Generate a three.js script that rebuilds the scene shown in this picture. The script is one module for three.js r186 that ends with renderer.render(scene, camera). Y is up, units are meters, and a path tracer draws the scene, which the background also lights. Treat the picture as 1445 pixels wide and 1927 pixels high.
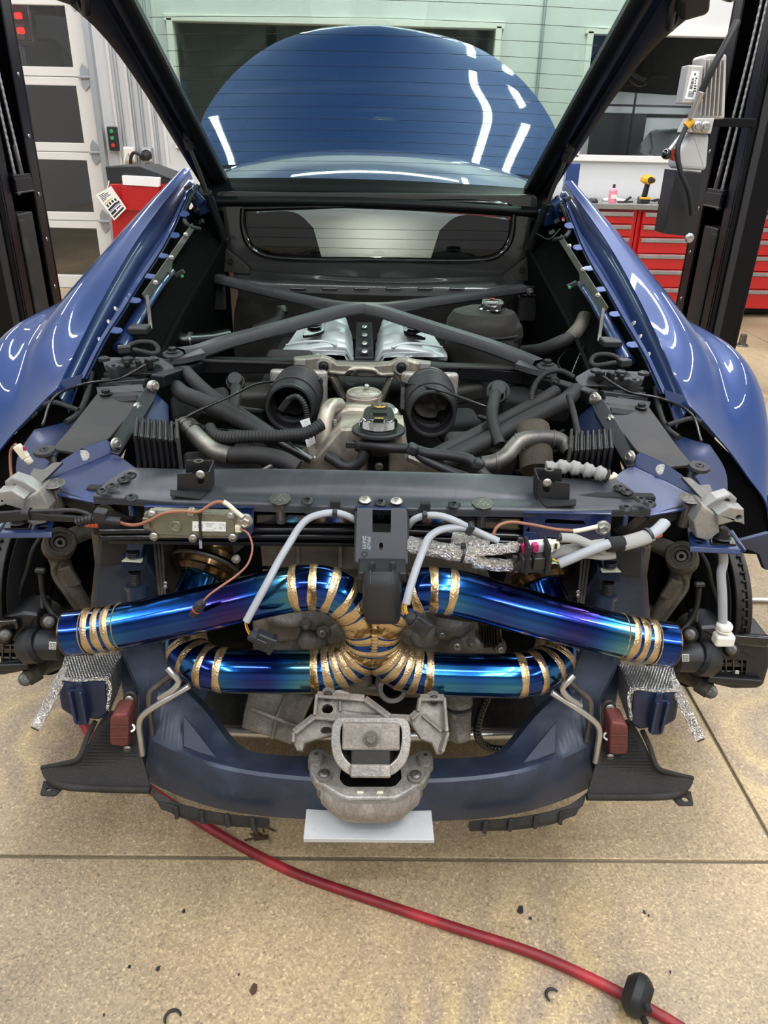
import * as THREE from 'three';
import { RoundedBoxGeometry } from 'three/addons/geometries/RoundedBoxGeometry.js';
import { mergeGeometries, toCreasedNormals } from 'three/addons/utils/BufferGeometryUtils.js';
import { RectAreaLightUniformsLib } from 'three/addons/lights/RectAreaLightUniformsLib.js';
import { FontLoader } from 'three/addons/loaders/FontLoader.js';
import { TextGeometry } from 'three/addons/geometries/TextGeometry.js';

// ---------------------------------------------------------------- camera, light level
const V3 = THREE.Vector3, rad = THREE.MathUtils.degToRad;
const scene = new THREE.Scene();
scene.background = new THREE.Color(0x050608);               // night outside
const FOCAL = 1402, W0 = 1445, H0 = 1927;
const camera = new THREE.PerspectiveCamera(2 * Math.atan(H0 / 2 / FOCAL) * 180 / Math.PI, W0 / H0, 0.05, 60);
camera.position.set(0, 1.42, 0);
camera.rotation.set(rad(-26.6), rad(-1.0), rad(1.3), 'YXZ');
camera.updateMatrixWorld();
const renderer = new THREE.WebGLRenderer({ antialias: true });
renderer.toneMapping = THREE.LinearToneMapping;
renderer.toneMappingExposure = 1.6;
renderer.shadowMap.enabled = true;
RectAreaLightUniformsLib.init();
const LAMP = 42;                                            // radiance of the ceiling tubes' area lights
const GLOW = 9;                                             // what the eye sees of a tube

// ---------------------------------------------------------------- helpers: measured places
// a photograph pixel on the plane z, y or x = const, as a point of the place
const ray = (u, v) => new V3((u - W0 / 2) / FOCAL, -(v - H0 / 2) / FOCAL, -1).applyQuaternion(camera.quaternion);
const p = (u, v, z) => { const d = ray(u, v); return d.multiplyScalar(z / d.z).add(camera.position); };
const py = (u, v, y) => { const d = ray(u, v); return d.multiplyScalar((y - 1.42) / d.y).add(camera.position); };
const px = (u, v, x) => { const d = ray(u, v); return d.multiplyScalar(x / d.x).add(camera.position); };
const mir = (q) => new V3(-q.x + 0.006, q.y - 0.018 * Math.abs(q.x), q.z);   // the car is symmetric, and hangs 0.5 degrees low on its right
const same = (q) => q.clone();
const v3 = (x, y, z) => new V3(x, y, z);
const lerp = THREE.MathUtils.lerp, clamp = THREE.MathUtils.clamp, smooth = THREE.MathUtils.smoothstep;
function rng(seed) { let s = seed >>> 0; return () => ((s = (s * 1664525 + 1013904223) >>> 0) / 4294967296); }

// ---------------------------------------------------------------- helpers: objects
const taken = new Map(), origin = new WeakMap();
const numbered = (n) => { const k = taken.get(n) ?? 0; taken.set(n, k + 1); return k ? n + '_' + String(k).padStart(3, '0') : n; };
function tag(o, label, category, group) { Object.assign(o.userData, { label, category }); if (group) o.userData.group = group; return o; }
function thing(name, label, category, at, group) {
  const o = new THREE.Group(); o.name = numbered(name); scene.add(o); o.position.copy(at); origin.set(o, at.clone());
  return tag(o, label, category, group);
}
function grp(name, parent, label) {
  const o = new THREE.Group(); o.name = name; parent.add(o); origin.set(o, origin.get(parent)); if (label) o.userData.label = label; return o;
}
function part(name, geo, mat, parent, label) {               // geo in world metres
  const o = new THREE.Mesh(geo, mat); o.name = name; o.castShadow = o.receiveShadow = true;
  const g = origin.get(parent); o.position.set(0, 0, 0);
  if (g && !parent.isMesh) o.position.set(-g.x, -g.y, -g.z);
  origin.set(o, g); parent.add(o);
  if (label) o.userData.label = label;
  return o;
}
function placed(name, geo, mat, parent, pos, quat, scale) {   // shared geometry, put at a world place
  const o = new THREE.Mesh(geo, mat); o.name = name; o.castShadow = o.receiveShadow = true;
  const g = origin.get(parent); o.position.copy(pos); if (g && !parent.isMesh) o.position.sub(g);
  if (quat) o.quaternion.copy(quat); if (scale) o.scale.setScalar(scale);
  origin.set(o, g); parent.add(o); return o;
}
function solo(name, geo, mat, label, category, group) {      // a thing that is one mesh
  geo.computeBoundingBox(); const b = geo.boundingBox, at = v3((b.min.x + b.max.x) / 2, b.min.y, (b.min.z + b.max.z) / 2);
  geo.translate(-at.x, -at.y, -at.z);
  const o = new THREE.Mesh(geo, mat); o.name = numbered(name); o.position.copy(at); o.castShadow = o.receiveShadow = true; scene.add(o); origin.set(o, at);
  return tag(o, label, category, group);
}
function struct(name, geo, mat, parent) {
  const o = new THREE.Mesh(geo, mat); o.name = parent ? name : numbered(name); o.castShadow = o.receiveShadow = true;
  if (parent) parent.add(o); else { scene.add(o); o.userData.kind = 'structure'; }
  origin.set(o, v3(0, 0, 0)); return o;
}

// ---------------------------------------------------------------- helpers: shapes
const Z1 = v3(0, 0, 1), Y1 = v3(0, 1, 0), X1 = v3(1, 0, 0);
function boxUV(g) {                                          // uv in metres from the facing axis
  if (g.index) g = g.toNonIndexed();
  const P = g.attributes.position, N = g.attributes.normal, uv = new Float32Array(P.count * 2);
  for (let i = 0; i < P.count; i += 3) {
    let nx = 0, ny = 0, nz = 0;
    for (let k = 0; k < 3; k++) { nx += N.getX(i + k); ny += N.getY(i + k); nz += N.getZ(i + k); }
    nx = Math.abs(nx); ny = Math.abs(ny); nz = Math.abs(nz);
    for (let k = 0; k < 3; k++) {
      const x = P.getX(i + k), y = P.getY(i + k), z = P.getZ(i + k), j = (i + k) * 2;
      if (ny >= nx && ny >= nz) { uv[j] = x; uv[j + 1] = z; } else if (nx >= nz) { uv[j] = z; uv[j + 1] = y; } else { uv[j] = x; uv[j + 1] = y; }
    }
  }
  g.setAttribute('uv', new THREE.BufferAttribute(uv, 2)); return g;
}
const strip = (g) => { g = g.index ? g.toNonIndexed() : g; for (const k of Object.keys(g.attributes)) if (!['position', 'normal', 'uv', 'color'].includes(k)) g.deleteAttribute(k); return g; };
const merge = (...gs) => { gs = gs.flat().map(strip); const col = gs.some((g) => g.attributes.color); for (const g of gs) if (!col) g.deleteAttribute('color'); return mergeGeometries(gs); };
const rbox = (w, h, d, r = 0.004, s = 2) => boxUV(new RoundedBoxGeometry(w, h, d, s, Math.min(r, w / 2.01, h / 2.01, d / 2.01)));
function boxAt(c, w, h, d, r, e) { const g = rbox(w, h, d, r); if (e) g.applyQuaternion(e.isQuaternion ? e : new THREE.Quaternion().setFromEuler(new THREE.Euler(...e))); return g.translate(c.x, c.y, c.z); }
function basisOf(dir, up = Y1) {                             // z along dir
  const z = dir.clone().normalize(); let x = up.clone().cross(z); if (x.lengthSq() < 1e-6) x = X1.clone().cross(z); x.normalize();
  return new THREE.Matrix4().makeBasis(x, z.clone().cross(x), z);
}
const quatOf = (dir, up) => new THREE.Quaternion().setFromRotationMatrix(basisOf(dir, up));
function bar(a, b, w, h, up = Y1, r = 0.004) {               // rounded beam from a to b
  const d = b.clone().sub(a), g = rbox(w, h, d.length(), r);
  g.applyMatrix4(basisOf(d, up)); const c = a.clone().add(b).multiplyScalar(0.5); return g.translate(c.x, c.y, c.z);
}
function cyl(a, b, r0, r1 = r0, n = 24, bev = 0.0015) {       // chamfered cylinder from a (r0) to b (r1)
  const d = b.clone().sub(a), L = d.length(), e = Math.min(bev, L / 3, r0 * 0.5, r1 * 0.5);
  const g = new THREE.LatheGeometry([[0, 0], [r0 - e, 0], [r0, e], [r1, L - e], [r1 - e, L], [0, L]].map((q) => new THREE.Vector2(...q)), n);
  return orient(toCreasedNormals(g, 0.7), a, d);
}
function orient(g, a, d) { g.applyQuaternion(new THREE.Quaternion().setFromUnitVectors(Y1, d.clone().normalize())); return g.translate(a.x, a.y, a.z); }
function lathe(profile, a, d, n = 32, crease = 0.6) {         // [r, y] pairs from a along d
  return orient(toCreasedNormals(new THREE.LatheGeometry(profile.map((q) => new THREE.Vector2(Math.max(q[0], 0), q[1])), n), crease), a, d);
}
class Path {                                                 // a smooth line with frames, read by its length
  constructor(pts, step = 0.004, tension) {
    const c = new THREE.CatmullRomCurve3(pts, false, tension === undefined ? 'centripetal' : 'catmullrom', tension);
    const n = Math.max(8, Math.min(700, Math.round(c.getLength() / step)));
    c.arcLengthDivisions = n * 4; this.L = c.getLength(); this.n = n; this.P = []; this.T = []; this.N = []; this.B = [];
    for (let i = 0; i <= n; i++) { this.P.push(c.getPointAt(i / n)); this.T.push(c.getTangentAt(i / n)); }
    let x = Y1.clone().cross(this.T[0]); if (x.lengthSq() < 0.01) x = X1.clone();
    for (let i = 0; i <= n; i++) {
      x = x.clone().sub(this.T[i].clone().multiplyScalar(x.dot(this.T[i]))).normalize();
      this.N.push(x); this.B.push(this.T[i].clone().cross(x));
    }
  }
  at(s, a, r, out = new V3()) {
    const f = clamp(s / this.L, 0, 1) * this.n, i = Math.min(this.n - 1, Math.floor(f)), k = f - i;
    const c = Math.cos(a) * r, d = Math.sin(a) * r;
    for (const q of ['x', 'y', 'z']) out[q] = lerp(this.P[i][q] + this.N[i][q] * c + this.B[i][q] * d, this.P[i + 1][q] + this.N[i + 1][q] * c + this.B[i + 1][q] * d, k);
    return out;
  }
  pos(s) { return this.at(s, 0, 0); }
  dir(s) { return this.pos(Math.min(this.L, s + 0.002)).sub(this.pos(Math.max(0, s - 0.002))).normalize(); }
}
function gridGeo(rows, cols, fn, wrap) {                     // fn(i, j) -> {p, uv, c}; rows x cols points
  const P = [], U = [], C = [], I = [];
  for (let i = 0; i < rows; i++) for (let j = 0; j < cols; j++) { const q = fn(i, j); P.push(q.p.x, q.p.y, q.p.z); U.push(q.uv[0], q.uv[1]); if (q.c) C.push(...q.c); }
  for (let i = 0; i + 1 < rows; i++) for (let j = 0; j + 1 < cols; j++) { const a = i * cols + j, b = a + 1, c = a + cols, d = c + 1; I.push(a, b, d, a, d, c); }
  const g = new THREE.BufferGeometry(); g.setIndex(I);
  g.setAttribute('position', new THREE.Float32BufferAttribute(P, 3)); g.setAttribute('uv', new THREE.Float32BufferAttribute(U, 2));
  if (C.length) g.setAttribute('color', new THREE.Float32BufferAttribute(C, 3));
  g.computeVertexNormals();
  if (wrap) {                                                // weld the normals of first and last column
    const N = g.attributes.normal;
    for (let i = 0; i < rows; i++) { const a = i * cols, b = a + cols - 1, n = v3(N.getX(a) + N.getX(b), N.getY(a) + N.getY(b), N.getZ(a) + N.getZ(b)).normalize(); N.setXYZ(a, n.x, n.y, n.z); N.setXYZ(b, n.x, n.y, n.z); }
  }
  return g;
}
function tube(pts, r, o = {}) {                              // r: number or (s, L) => radius; o.open leaves a bore of wall o.wall
  const path = pts instanceof Path ? pts : new Path(pts, o.step ?? 0.008), m = o.n ?? 14, R = typeof r === 'function' ? r : () => r;
  const s0 = o.from ?? 0, s1 = o.to ?? path.L, k = Math.max(2, Math.round((s1 - s0) / (o.step ?? 0.008)));
  const sx = o.flat ?? 1;
  const body = (inset, flip) => gridGeo(k + 1, m + 1, (i, j) => {
    const s = lerp(s0, s1, i / k), a = (flip ? -1 : 1) * j / m * Math.PI * 2, rr = R(s, path.L) - inset;
    const q = path.at(s, a, rr); if (sx !== 1) { const c = path.pos(s), up = path.at(s, Math.PI / 2, 1).sub(c); const h = q.clone().sub(c).dot(up); q.addScaledVector(up, h * (sx - 1)); }
    return { p: q, uv: [j / m * 6.283 * rr, s], c: o.color?.(s, a) };
  }, true);
  const gs = [body(0, false)];
  for (const [s, sign] of [[s0, -1], [s1, 1]]) {
    const rr = R(s, path.L), c = path.pos(s), inner = o.open ? rr - (o.wall ?? 0.002) : 0;
    gs.push(gridGeo(2, m + 1, (i, j) => {
      const a = -sign * j / m * Math.PI * 2, rad0 = i ? rr : inner, q = path.at(s, a, rad0);
      if (sx !== 1) { const up = path.at(s, Math.PI / 2, 1).sub(c); q.addScaledVector(up, q.clone().sub(c).dot(up) * (sx - 1)); }
      return { p: q, uv: [Math.cos(a) * rad0, Math.sin(a) * rad0], c: o.color?.(s, a) };
    }));
  }
  if (o.open) gs.push(body(o.wall ?? 0.002, true));
  return merge(gs);
}
const ribbed = (r, pitch, depth) => (s) => r - depth * (0.5 - 0.5 * Math.cos(s / pitch * Math.PI * 2));
function hose(pts, r, pitch, depth, n = 16) { const path = new Path(pts, 0.006); return tube(path, ribbed(r, pitch, depth), { step: pitch / 5, n }); }
function frameOf(P) {                                        // plane of a 3-D outline, facing the camera side
  const n = new V3(), c = new V3();
  P.forEach((a, i) => { const b = P[(i + 1) % P.length]; n.x += (a.y - b.y) * (a.z + b.z); n.y += (a.z - b.z) * (a.x + b.x); n.z += (a.x - b.x) * (a.y + b.y); c.add(a); });
  n.normalize(); c.multiplyScalar(1 / P.length);
  return { n, c };
}
function plate(P, t, o = {}) {                               // 3-D outline -> solid of thickness t behind it (away from the eye)
  const { n, c } = frameOf(P);
  if (o.n ? n.dot(o.n) < 0 : n.dot(camera.position.clone().sub(c)) < 0) n.negate();
  const m = basisOf(n, Math.abs(n.y) > 0.95 ? Z1 : Y1), inv = m.clone().setPosition(c).invert();
  const to = (q) => { const k = q.clone().applyMatrix4(inv); return new THREE.Vector2(k.x, k.y); };
  const make = (pts) => { if (o.round) return roundPoly(pts.map(to), o.round); return pts.map(to); };
  const sh = new THREE.Shape(make(P));
  for (const h of o.holes ?? []) {
    if (h.c) { const k = to(h.c), q = new THREE.Path(); q.absellipse(k.x, k.y, h.r, h.ry ?? h.r, 0, Math.PI * 2, true, h.a ?? 0); sh.holes.push(q); } else sh.holes.push(new THREE.Path(make(h)));
  }
  const b = Math.min(o.bevel ?? 0.0015, t * 0.45);
  let g = new THREE.ExtrudeGeometry(sh, { depth: Math.max(t - 2 * b, 1e-4), bevelEnabled: b > 0, bevelThickness: b, bevelSize: b, bevelOffset: -b, bevelSegments: o.bs ?? 2, curveSegments: 12 });
  g.translate(0, 0, -t + b);
  const P2 = g.attributes.position, uv = new Float32Array(P2.count * 2);
  for (let i = 0; i < P2.count; i++) { uv[2 * i] = P2.getX(i) + P2.getZ(i) * 0.7; uv[2 * i + 1] = P2.getY(i) + P2.getZ(i) * 0.7; }
  g.setAttribute('uv', new THREE.BufferAttribute(uv, 2));
  if (o.crease) g = toCreasedNormals(g, o.crease);
  return g.applyMatrix4(m.clone().setPosition(c));
}
function roundPoly(Q, r) {
  const out = [], n = Q.length;
  for (let i = 0; i < n; i++) {
    const a = Q[(i + n - 1) % n], b = Q[i], c = Q[(i + 1) % n], ab = a.clone().sub(b), cb = c.clone().sub(b), k = Math.min(r, ab.length() * 0.45, cb.length() * 0.45);
    const s = b.clone().add(ab.setLength(k)), e = b.clone().add(cb.setLength(k));
    for (let j = 0; j <= 5; j++) { const t = j / 5; out.push(new THREE.Vector2((1 - t) ** 2 * s.x + 2 * t * (1 - t) * b.x + t * t * e.x, (1 - t) ** 2 * s.y + 2 * t * (1 - t) * b.y + t * t * e.y)); }
  }
  return out;
}
const resample = (pts, n) => { const c = new THREE.CatmullRomCurve3(pts, false, 'centripetal'); return Array.from({ length: n }, (_, i) => c.getPoint(i / (n - 1))); };
function loft(rails, t, o = {}) {                            // rails (each a list of points) -> smooth sheet of thickness t under its face
  const m = o.m ?? 40, k = o.k ?? 24, R = rails.map((r) => resample(r, m));
  const cols = Array.from({ length: m }, (_, i) => o.sharp ? R.map((r) => r[i]) : resample(R.map((r) => r[i]), k));
  const kk = cols[0].length;
  const face = gridGeo(m, kk, (i, j) => ({ p: cols[i][j], uv: [j / kk, i / m], c: undefined }));
  const N = face.attributes.normal, sign = o.flip ? -1 : 1;
  const nrm = (i, j) => v3(N.getX(i * kk + j), N.getY(i * kk + j), N.getZ(i * kk + j)).multiplyScalar(sign);
  const under = (i, j) => cols[i][j].clone().addScaledVector(nrm(i, j), -t);
  const gs = [];
  const len = (i, j) => [cols[i][j].x + cols[i][j].z * 0.3, cols[i][j].y + cols[i][j].z];
  const add = (g, fl) => { if (fl) { const I = g.index.array; for (let q = 0; q < I.length; q += 3) { const x = I[q]; I[q] = I[q + 1]; I[q + 1] = x; } g.computeVertexNormals(); } gs.push(g); };
  add(gridGeo(m, kk, (i, j) => ({ p: cols[i][j], uv: len(i, j) })), o.flip);
  add(gridGeo(m, kk, (i, j) => ({ p: under(i, j), uv: len(i, j) })), !o.flip);
  const edge = (list, fl) => add(gridGeo(list.length, 2, (i, j) => ({ p: j ? under(...list[i]) : cols[list[i][0]][list[i][1]], uv: [i * 0.01, j * t] })), fl);
  const im = [...Array(m).keys()], jm = [...Array(kk).keys()];
  edge(im.map((i) => [i, 0]), !o.flip); edge(im.map((i) => [i, kk - 1]), o.flip); edge(jm.map((j) => [0, j]), o.flip); edge(jm.map((j) => [m - 1, j]), !o.flip);
  return o.crease ? toCreasedNormals(merge(gs), o.crease) : merge(gs);
}
function ring(c, d, r, t, n = 40) { const g = new THREE.TorusGeometry(r, t, 12, n); g.applyQuaternion(new THREE.Quaternion().setFromUnitVectors(Z1, d.clone().normalize())); return g.translate(c.x, c.y, c.z); }
// ---------------------------------------------------------------- textures
function noiseGrid(n, cells, seed) {                         // tileable value noise, n x n
  const r = rng(seed), g = Float32Array.from({ length: cells * cells }, r), out = new Float32Array(n * n), f = (t) => t * t * (3 - 2 * t);
  for (let y = 0; y < n; y++) for (let x = 0; x < n; x++) {
    const gx = x / n * cells, gy = y / n * cells, i = Math.floor(gx), j = Math.floor(gy), u = f(gx - i), v = f(gy - j), a = (p, q) => g[(q % cells) * cells + (p % cells)];
    out[y * n + x] = lerp(lerp(a(i, j), a(i + 1, j), u), lerp(a(i, j + 1), a(i + 1, j + 1), u), v);
  }
  return out;
}
function fbm(n, cells, oct, seed) {
  const out = new Float32Array(n * n); let amp = 1, sum = 0;
  for (let o = 0; o < oct && cells << o <= n; o++) { const g = noiseGrid(n, cells << o, seed + o * 17); for (let i = 0; i < out.length; i++) out[i] += g[i] * amp; sum += amp; amp *= 0.55; }
  for (let i = 0; i < out.length; i++) out[i] /= sum; return out;
}
function tex(n, fn, color, rep) {                            // fn(x, y, i) -> grey 0..1 or [r, g, b] 0..1 (sRGB when color)
  const d = new Uint8Array(n * n * 4);
  for (let y = 0; y < n; y++) for (let x = 0; x < n; x++) { const i = y * n + x, q = fn(x, y, i); for (let k = 0; k < 3; k++) d[i * 4 + k] = clamp((q.length ? q[k] : q) * 255, 0, 255); d[i * 4 + 3] = 255; }
  const t = new THREE.DataTexture(d, n, n); t.wrapS = t.wrapT = THREE.RepeatWrapping; t.magFilter = THREE.LinearFilter; t.minFilter = THREE.LinearMipmapLinearFilter; t.generateMipmaps = true;
  if (color) t.colorSpace = THREE.SRGBColorSpace; if (rep) t.repeat.set(rep, rep); t.needsUpdate = true; return t;
}
const again = (t, rx, ry = rx) => { const c = t.clone(); c.repeat.set(rx, ry); c.needsUpdate = true; return c; };
const nA = fbm(512, 4, 6, 11), nB = fbm(512, 8, 6, 23), nFine = fbm(512, 64, 3, 31), nBig = fbm(512, 2, 4, 47);
const con = (v, lo, hi) => smooth(v, lo, hi);
const grainTex = tex(512, (x, y, i) => nFine[i], false, 6);             // fine even grain
const castTex = tex(512, (x, y, i) => nFine[i] * 0.7 + nB[i] * 0.3, false, 8);
const dustTex = tex(512, (x, y, i) => { const k = con(nA[i], 0.42, 0.66) * 0.6 + nFine[i] * 0.25; return [0.62 + k * 0.38, 0.62 + k * 0.36, 0.62 + k * 0.33]; }, true, 3);
const grimeTex = tex(512, (x, y, i) => { const k = con(nA[i], 0.35, 0.7) * 0.55 + nFine[i] * 0.45; return [0.6 + k * 0.4, 0.59 + k * 0.4, 0.57 + k * 0.4]; }, true, 4);
const smearTex = tex(512, (x, y, i) => 0.72 + 0.2 * con(nA[i], 0.3, 0.7) + 0.08 * nFine[i], false, 2);
const goldTex = tex(512, (x, y, i) => { const k = con(nB[i], 0.3, 0.7), d = con(nA[i], 0.56, 0.72); return [0.9 - d * 0.42 + k * 0.06, 0.82 - d * 0.42 + k * 0.06, 0.68 - d * 0.42 + k * 0.08]; }, true, 9);
const carbonTex = tex(128, (x, y) => { const a = Math.floor(x / 16), b = Math.floor(y / 16), w = ((a + b) % 4) < 2; const t = w ? (y % 16) / 16 : (x % 16) / 16; const k = (w ? 0.13 : 0.07) + 0.06 * Math.sin(t * Math.PI); return [k, k, k * 0.98]; }, true, 60);
const foilTex = (() => { const f1 = fbm(512, 24, 4, 77), f2 = fbm(512, 60, 2, 79); return tex(512, (x, y, i) => clamp(Math.abs(f1[i] - 0.5) * 3 + f2[i] * 0.4, 0, 1), false, 8); })();
const quiltTex = tex(128, (x, y) => { const u = (x + (Math.floor(y / 16) % 2) * 8) % 16 - 8, v = y % 16 - 8; return Math.max(0, 1 - Math.hypot(u, v) / 7); }, false, 22);
const braidTex = tex(128, (x, y) => 0.5 + 0.5 * Math.sin((x + y) / 128 * Math.PI * 32) * Math.sin((x - y) / 128 * Math.PI * 32), false, 24);
const concreteTex = (() => {                                // 2048 px for 2 m: tan ground concrete, aggregate, trowel swirls
  const n = 2048, a = fbm(n, 3, 7, 5), b = fbm(n, 400, 2, 9), c = fbm(n, 620, 1, 13), s = new Float32Array(n * n), w = fbm(n, 4, 4, 21), r = rng(3);
  const grit = Float32Array.from({ length: n * n }, r);
  for (let y = 0; y < n; y++) for (let x = 0; x < n; x++) s[y * n + x] = Math.sin((x / n * 11 + w[y * n + x] * 5.0) * 2 * Math.PI) * con(w[(y * n + (x + 300) % n)], 0.5, 0.7);
  const col = tex(n, (x, y, i) => {
    let k = 0.87 + (a[i] - 0.5) * 0.5 + (b[i] - 0.5) * 0.2 + (c[i] - 0.5) * 0.14; const pale = c[i] > 0.86 || grit[i] > 0.9985 ? 0.14 : 0, dark = c[i] < 0.1 || grit[i] < 0.0012 ? 0.14 : 0;
    k += pale - dark; const y2 = s[i] * 0.05;
    return [0.725 * k + y2, 0.637 * k + y2 * 0.9, 0.495 * k - pale * -0.06 + y2 * 0.2];
  }, true, 0.5);
  return { col, bump: tex(n, (x, y, i) => b[i] * 0.5 + c[i] * 0.5, false, 0.5), rough: tex(n, (x, y, i) => 0.5 + a[i] * 0.3 + c[i] * 0.12, false, 0.5) };
})();

// ---------------------------------------------------------------- materials
const hex = (h) => new THREE.Color(h);
const M = {};
const mk = (name, o) => { const phys = ['clearcoat', 'transmission', 'sheen', 'anisotropy', 'ior', 'specularIntensity', 'iridescence'].some((k) => k in o); const m = new (phys ? THREE.MeshPhysicalMaterial : THREE.MeshStandardMaterial)(o); m.name = name; M[name] = m; return m; };
mk('floor', { color: 0xffffff, map: concreteTex.col, bumpMap: concreteTex.bump, bumpScale: 0.0012, roughness: 0.62, roughnessMap: concreteTex.rough });
mk('slabEdge', { color: 0x6b6152, roughness: 0.9 });
mk('jointFill', { color: 0x6a6252, roughness: 0.95 });
mk('wallWhite', { color: 0xc8c7c3, roughness: 0.6, bumpMap: grainTex, bumpScale: 0.0004 });
mk('wallGrey', { color: 0xb9bab8, roughness: 0.6, bumpMap: grainTex, bumpScale: 0.0004 });
mk('ceiling', { color: 0x5a5b5c, roughness: 0.8 });
mk('doorWhite', { color: 0xd8d4cb, roughness: 0.45 });
mk('windowGlass', { color: 0xffffff, roughness: 0.02, transmission: 1, thickness: 0, ior: 1.6 });
mk('hatchGlass', { color: 0xdfece4, roughness: 0.02, transmission: 1, thickness: 0, ior: 1.5 });
mk('darkGlass', { color: 0xb9c0bf, roughness: 0.02, transmission: 1, thickness: 0, ior: 1.5 });
mk('galvanized', { color: 0xa9adaf, metalness: 0.85, roughness: 0.42, bumpMap: grainTex, bumpScale: 0.0003 });
mk('bluePaint', { color: new THREE.Color(0.005, 0.035, 0.15), metalness: 0.25, roughness: 0.45, clearcoat: 1, clearcoatRoughness: 0.03 });
mk('bluePaintDeep', { color: new THREE.Color(0.008, 0.026, 0.1), metalness: 0.2, roughness: 0.4, clearcoat: 0.8, clearcoatRoughness: 0.08 });
mk('navy', { color: new THREE.Color(0.022, 0.042, 0.115), metalness: 0.15, roughness: 0.42, map: dustTex, roughnessMap: smearTex });
mk('navyGloss', { color: new THREE.Color(0.012, 0.04, 0.17), metalness: 0.15, roughness: 0.38, clearcoat: 0.4, clearcoatRoughness: 0.15, map: dustTex });
mk('navyDusty', { color: new THREE.Color(0.042, 0.062, 0.112), metalness: 0.1, roughness: 0.5, map: dustTex, roughnessMap: smearTex });
mk('blackSatin', { color: 0x18191b, roughness: 0.42, bumpMap: grainTex, bumpScale: 0.0002 });
mk('blackGloss', { color: 0x0b0b0d, roughness: 0.16, clearcoat: 0.6, clearcoatRoughness: 0.05 });
mk('postPaint', { color: 0x050509, roughness: 0.36, specularIntensity: 0.5 });
mk('blackMatte', { color: 0x151515, roughness: 0.85 });
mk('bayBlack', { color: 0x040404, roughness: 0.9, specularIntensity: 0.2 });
mk('plastic', { color: 0x1e1f20, roughness: 0.5, bumpMap: castTex, bumpScale: 0.0004 });
mk('plasticDusty', { color: 0x363431, roughness: 0.72, map: grimeTex, bumpMap: grainTex, bumpScale: 0.0003 });
mk('lidBlack', { color: 0x0a0b0e, roughness: 0.42, specularIntensity: 0.6 });
mk('pressedBlack', { color: 0x4a4c4f, roughness: 0.36, metalness: 0.2 });
mk('dustyBlack', { color: 0x2b2926, roughness: 0.6, map: grimeTex });
mk('dimGlass', { color: 0xdfe3e2, roughness: 0.02, transmission: 1, thickness: 0, ior: 1.28 });
mk('castLight', { color: 0xbdb9b2, metalness: 0.35, roughness: 0.5, bumpMap: castTex, bumpScale: 0.0004 });
mk('rubber', { color: 0x141415, roughness: 0.55 });
mk('rubberGloss', { color: 0x101011, roughness: 0.26 });
mk('hoseGrey', { color: 0x222121, roughness: 0.66, map: grimeTex });
mk('beamTop', { color: 0x484c52, roughness: 0.46, map: dustTex, roughnessMap: smearTex });
mk('braceGrey', { color: 0x454546, metalness: 0.35, roughness: 0.48, bumpMap: grainTex, bumpScale: 0.0003 });
mk('carbon', { color: 0xffffff, map: carbonTex, roughness: 0.35, clearcoat: 1, clearcoatRoughness: 0.06 });
mk('castAlu', { color: 0xc4c0ba, metalness: 0.55, roughness: 0.55, map: grimeTex, bumpMap: castTex, bumpScale: 0.0012 });
mk('castDirty', { color: 0xbab3aa, metalness: 0.3, roughness: 0.68, map: grimeTex, bumpMap: castTex, bumpScale: 0.0014 });
mk('gearbox', { color: 0xb2afab, metalness: 0.45, roughness: 0.52, map: grimeTex, bumpMap: castTex, bumpScale: 0.001 });
mk('machined', { color: 0xd4d2cc, metalness: 0.35, roughness: 0.42, map: dustTex, bumpMap: grainTex, bumpScale: 0.0002 });
mk('tankAlu', { color: 0xcfc7b8, metalness: 0.7, roughness: 0.42, map: dustTex, bumpMap: grainTex, bumpScale: 0.0002 });
mk('silverCover', { color: 0xc2c6c6, metalness: 0.3, roughness: 0.42, bumpMap: castTex, bumpScale: 0.0003 });
mk('steel', { color: 0xb9b8b4, metalness: 0.9, roughness: 0.32 });
mk('steelDull', { color: 0x8d8b86, metalness: 0.8, roughness: 0.48, map: dustTex });
mk('chrome', { color: 0xd8dadb, metalness: 1, roughness: 0.12 });
mk('darkSteel', { color: 0x3b3a38, metalness: 0.6, roughness: 0.5, map: grimeTex });
mk('zincBolt', { color: 0xa8a59c, metalness: 0.85, roughness: 0.38 });
mk('blackBolt', { color: 0x1a1a1b, metalness: 0.4, roughness: 0.4 });
mk('titanium', { color: 0xffffff, vertexColors: true, metalness: 1, roughness: 0.15, clearcoat: 0.35, clearcoatRoughness: 0.05 });
mk('goldBand', { color: 0xd9ceb8, map: goldTex, metalness: 0.92, roughness: 0.27, bumpMap: castTex, bumpScale: 0.0012 });
mk('hotSteel', { color: 0x8d6f4b, metalness: 0.95, roughness: 0.24, map: dustTex });
mk('foil', { color: 0xe8e5de, metalness: 0.95, roughness: 0.26, bumpMap: foilTex, bumpScale: 0.007 });
mk('quilt', { color: 0xc9c8c4, metalness: 0.95, roughness: 0.28, bumpMap: quiltTex, bumpScale: 0.003 });
mk('braid', { color: 0x6d665a, metalness: 0.7, roughness: 0.45, bumpMap: braidTex, bumpScale: 0.002 });
mk('sleeveGrey', { color: 0x94979a, roughness: 0.5 });
mk('sleeveSilver', { color: 0xaaa9a4, metalness: 0.25, roughness: 0.5, bumpMap: braidTex, bumpScale: 0.0012 });
mk('redRubber', { color: 0x8d4a44, roughness: 0.6, map: dustTex });
mk('redPaint', { color: 0xb8060f, roughness: 0.3, clearcoat: 0.7, clearcoatRoughness: 0.1 });
mk('redHose', { color: 0xb32a33, roughness: 0.5, map: dustTex });
mk('whitePlastic', { color: 0xdedbd0, roughness: 0.45 });
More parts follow.
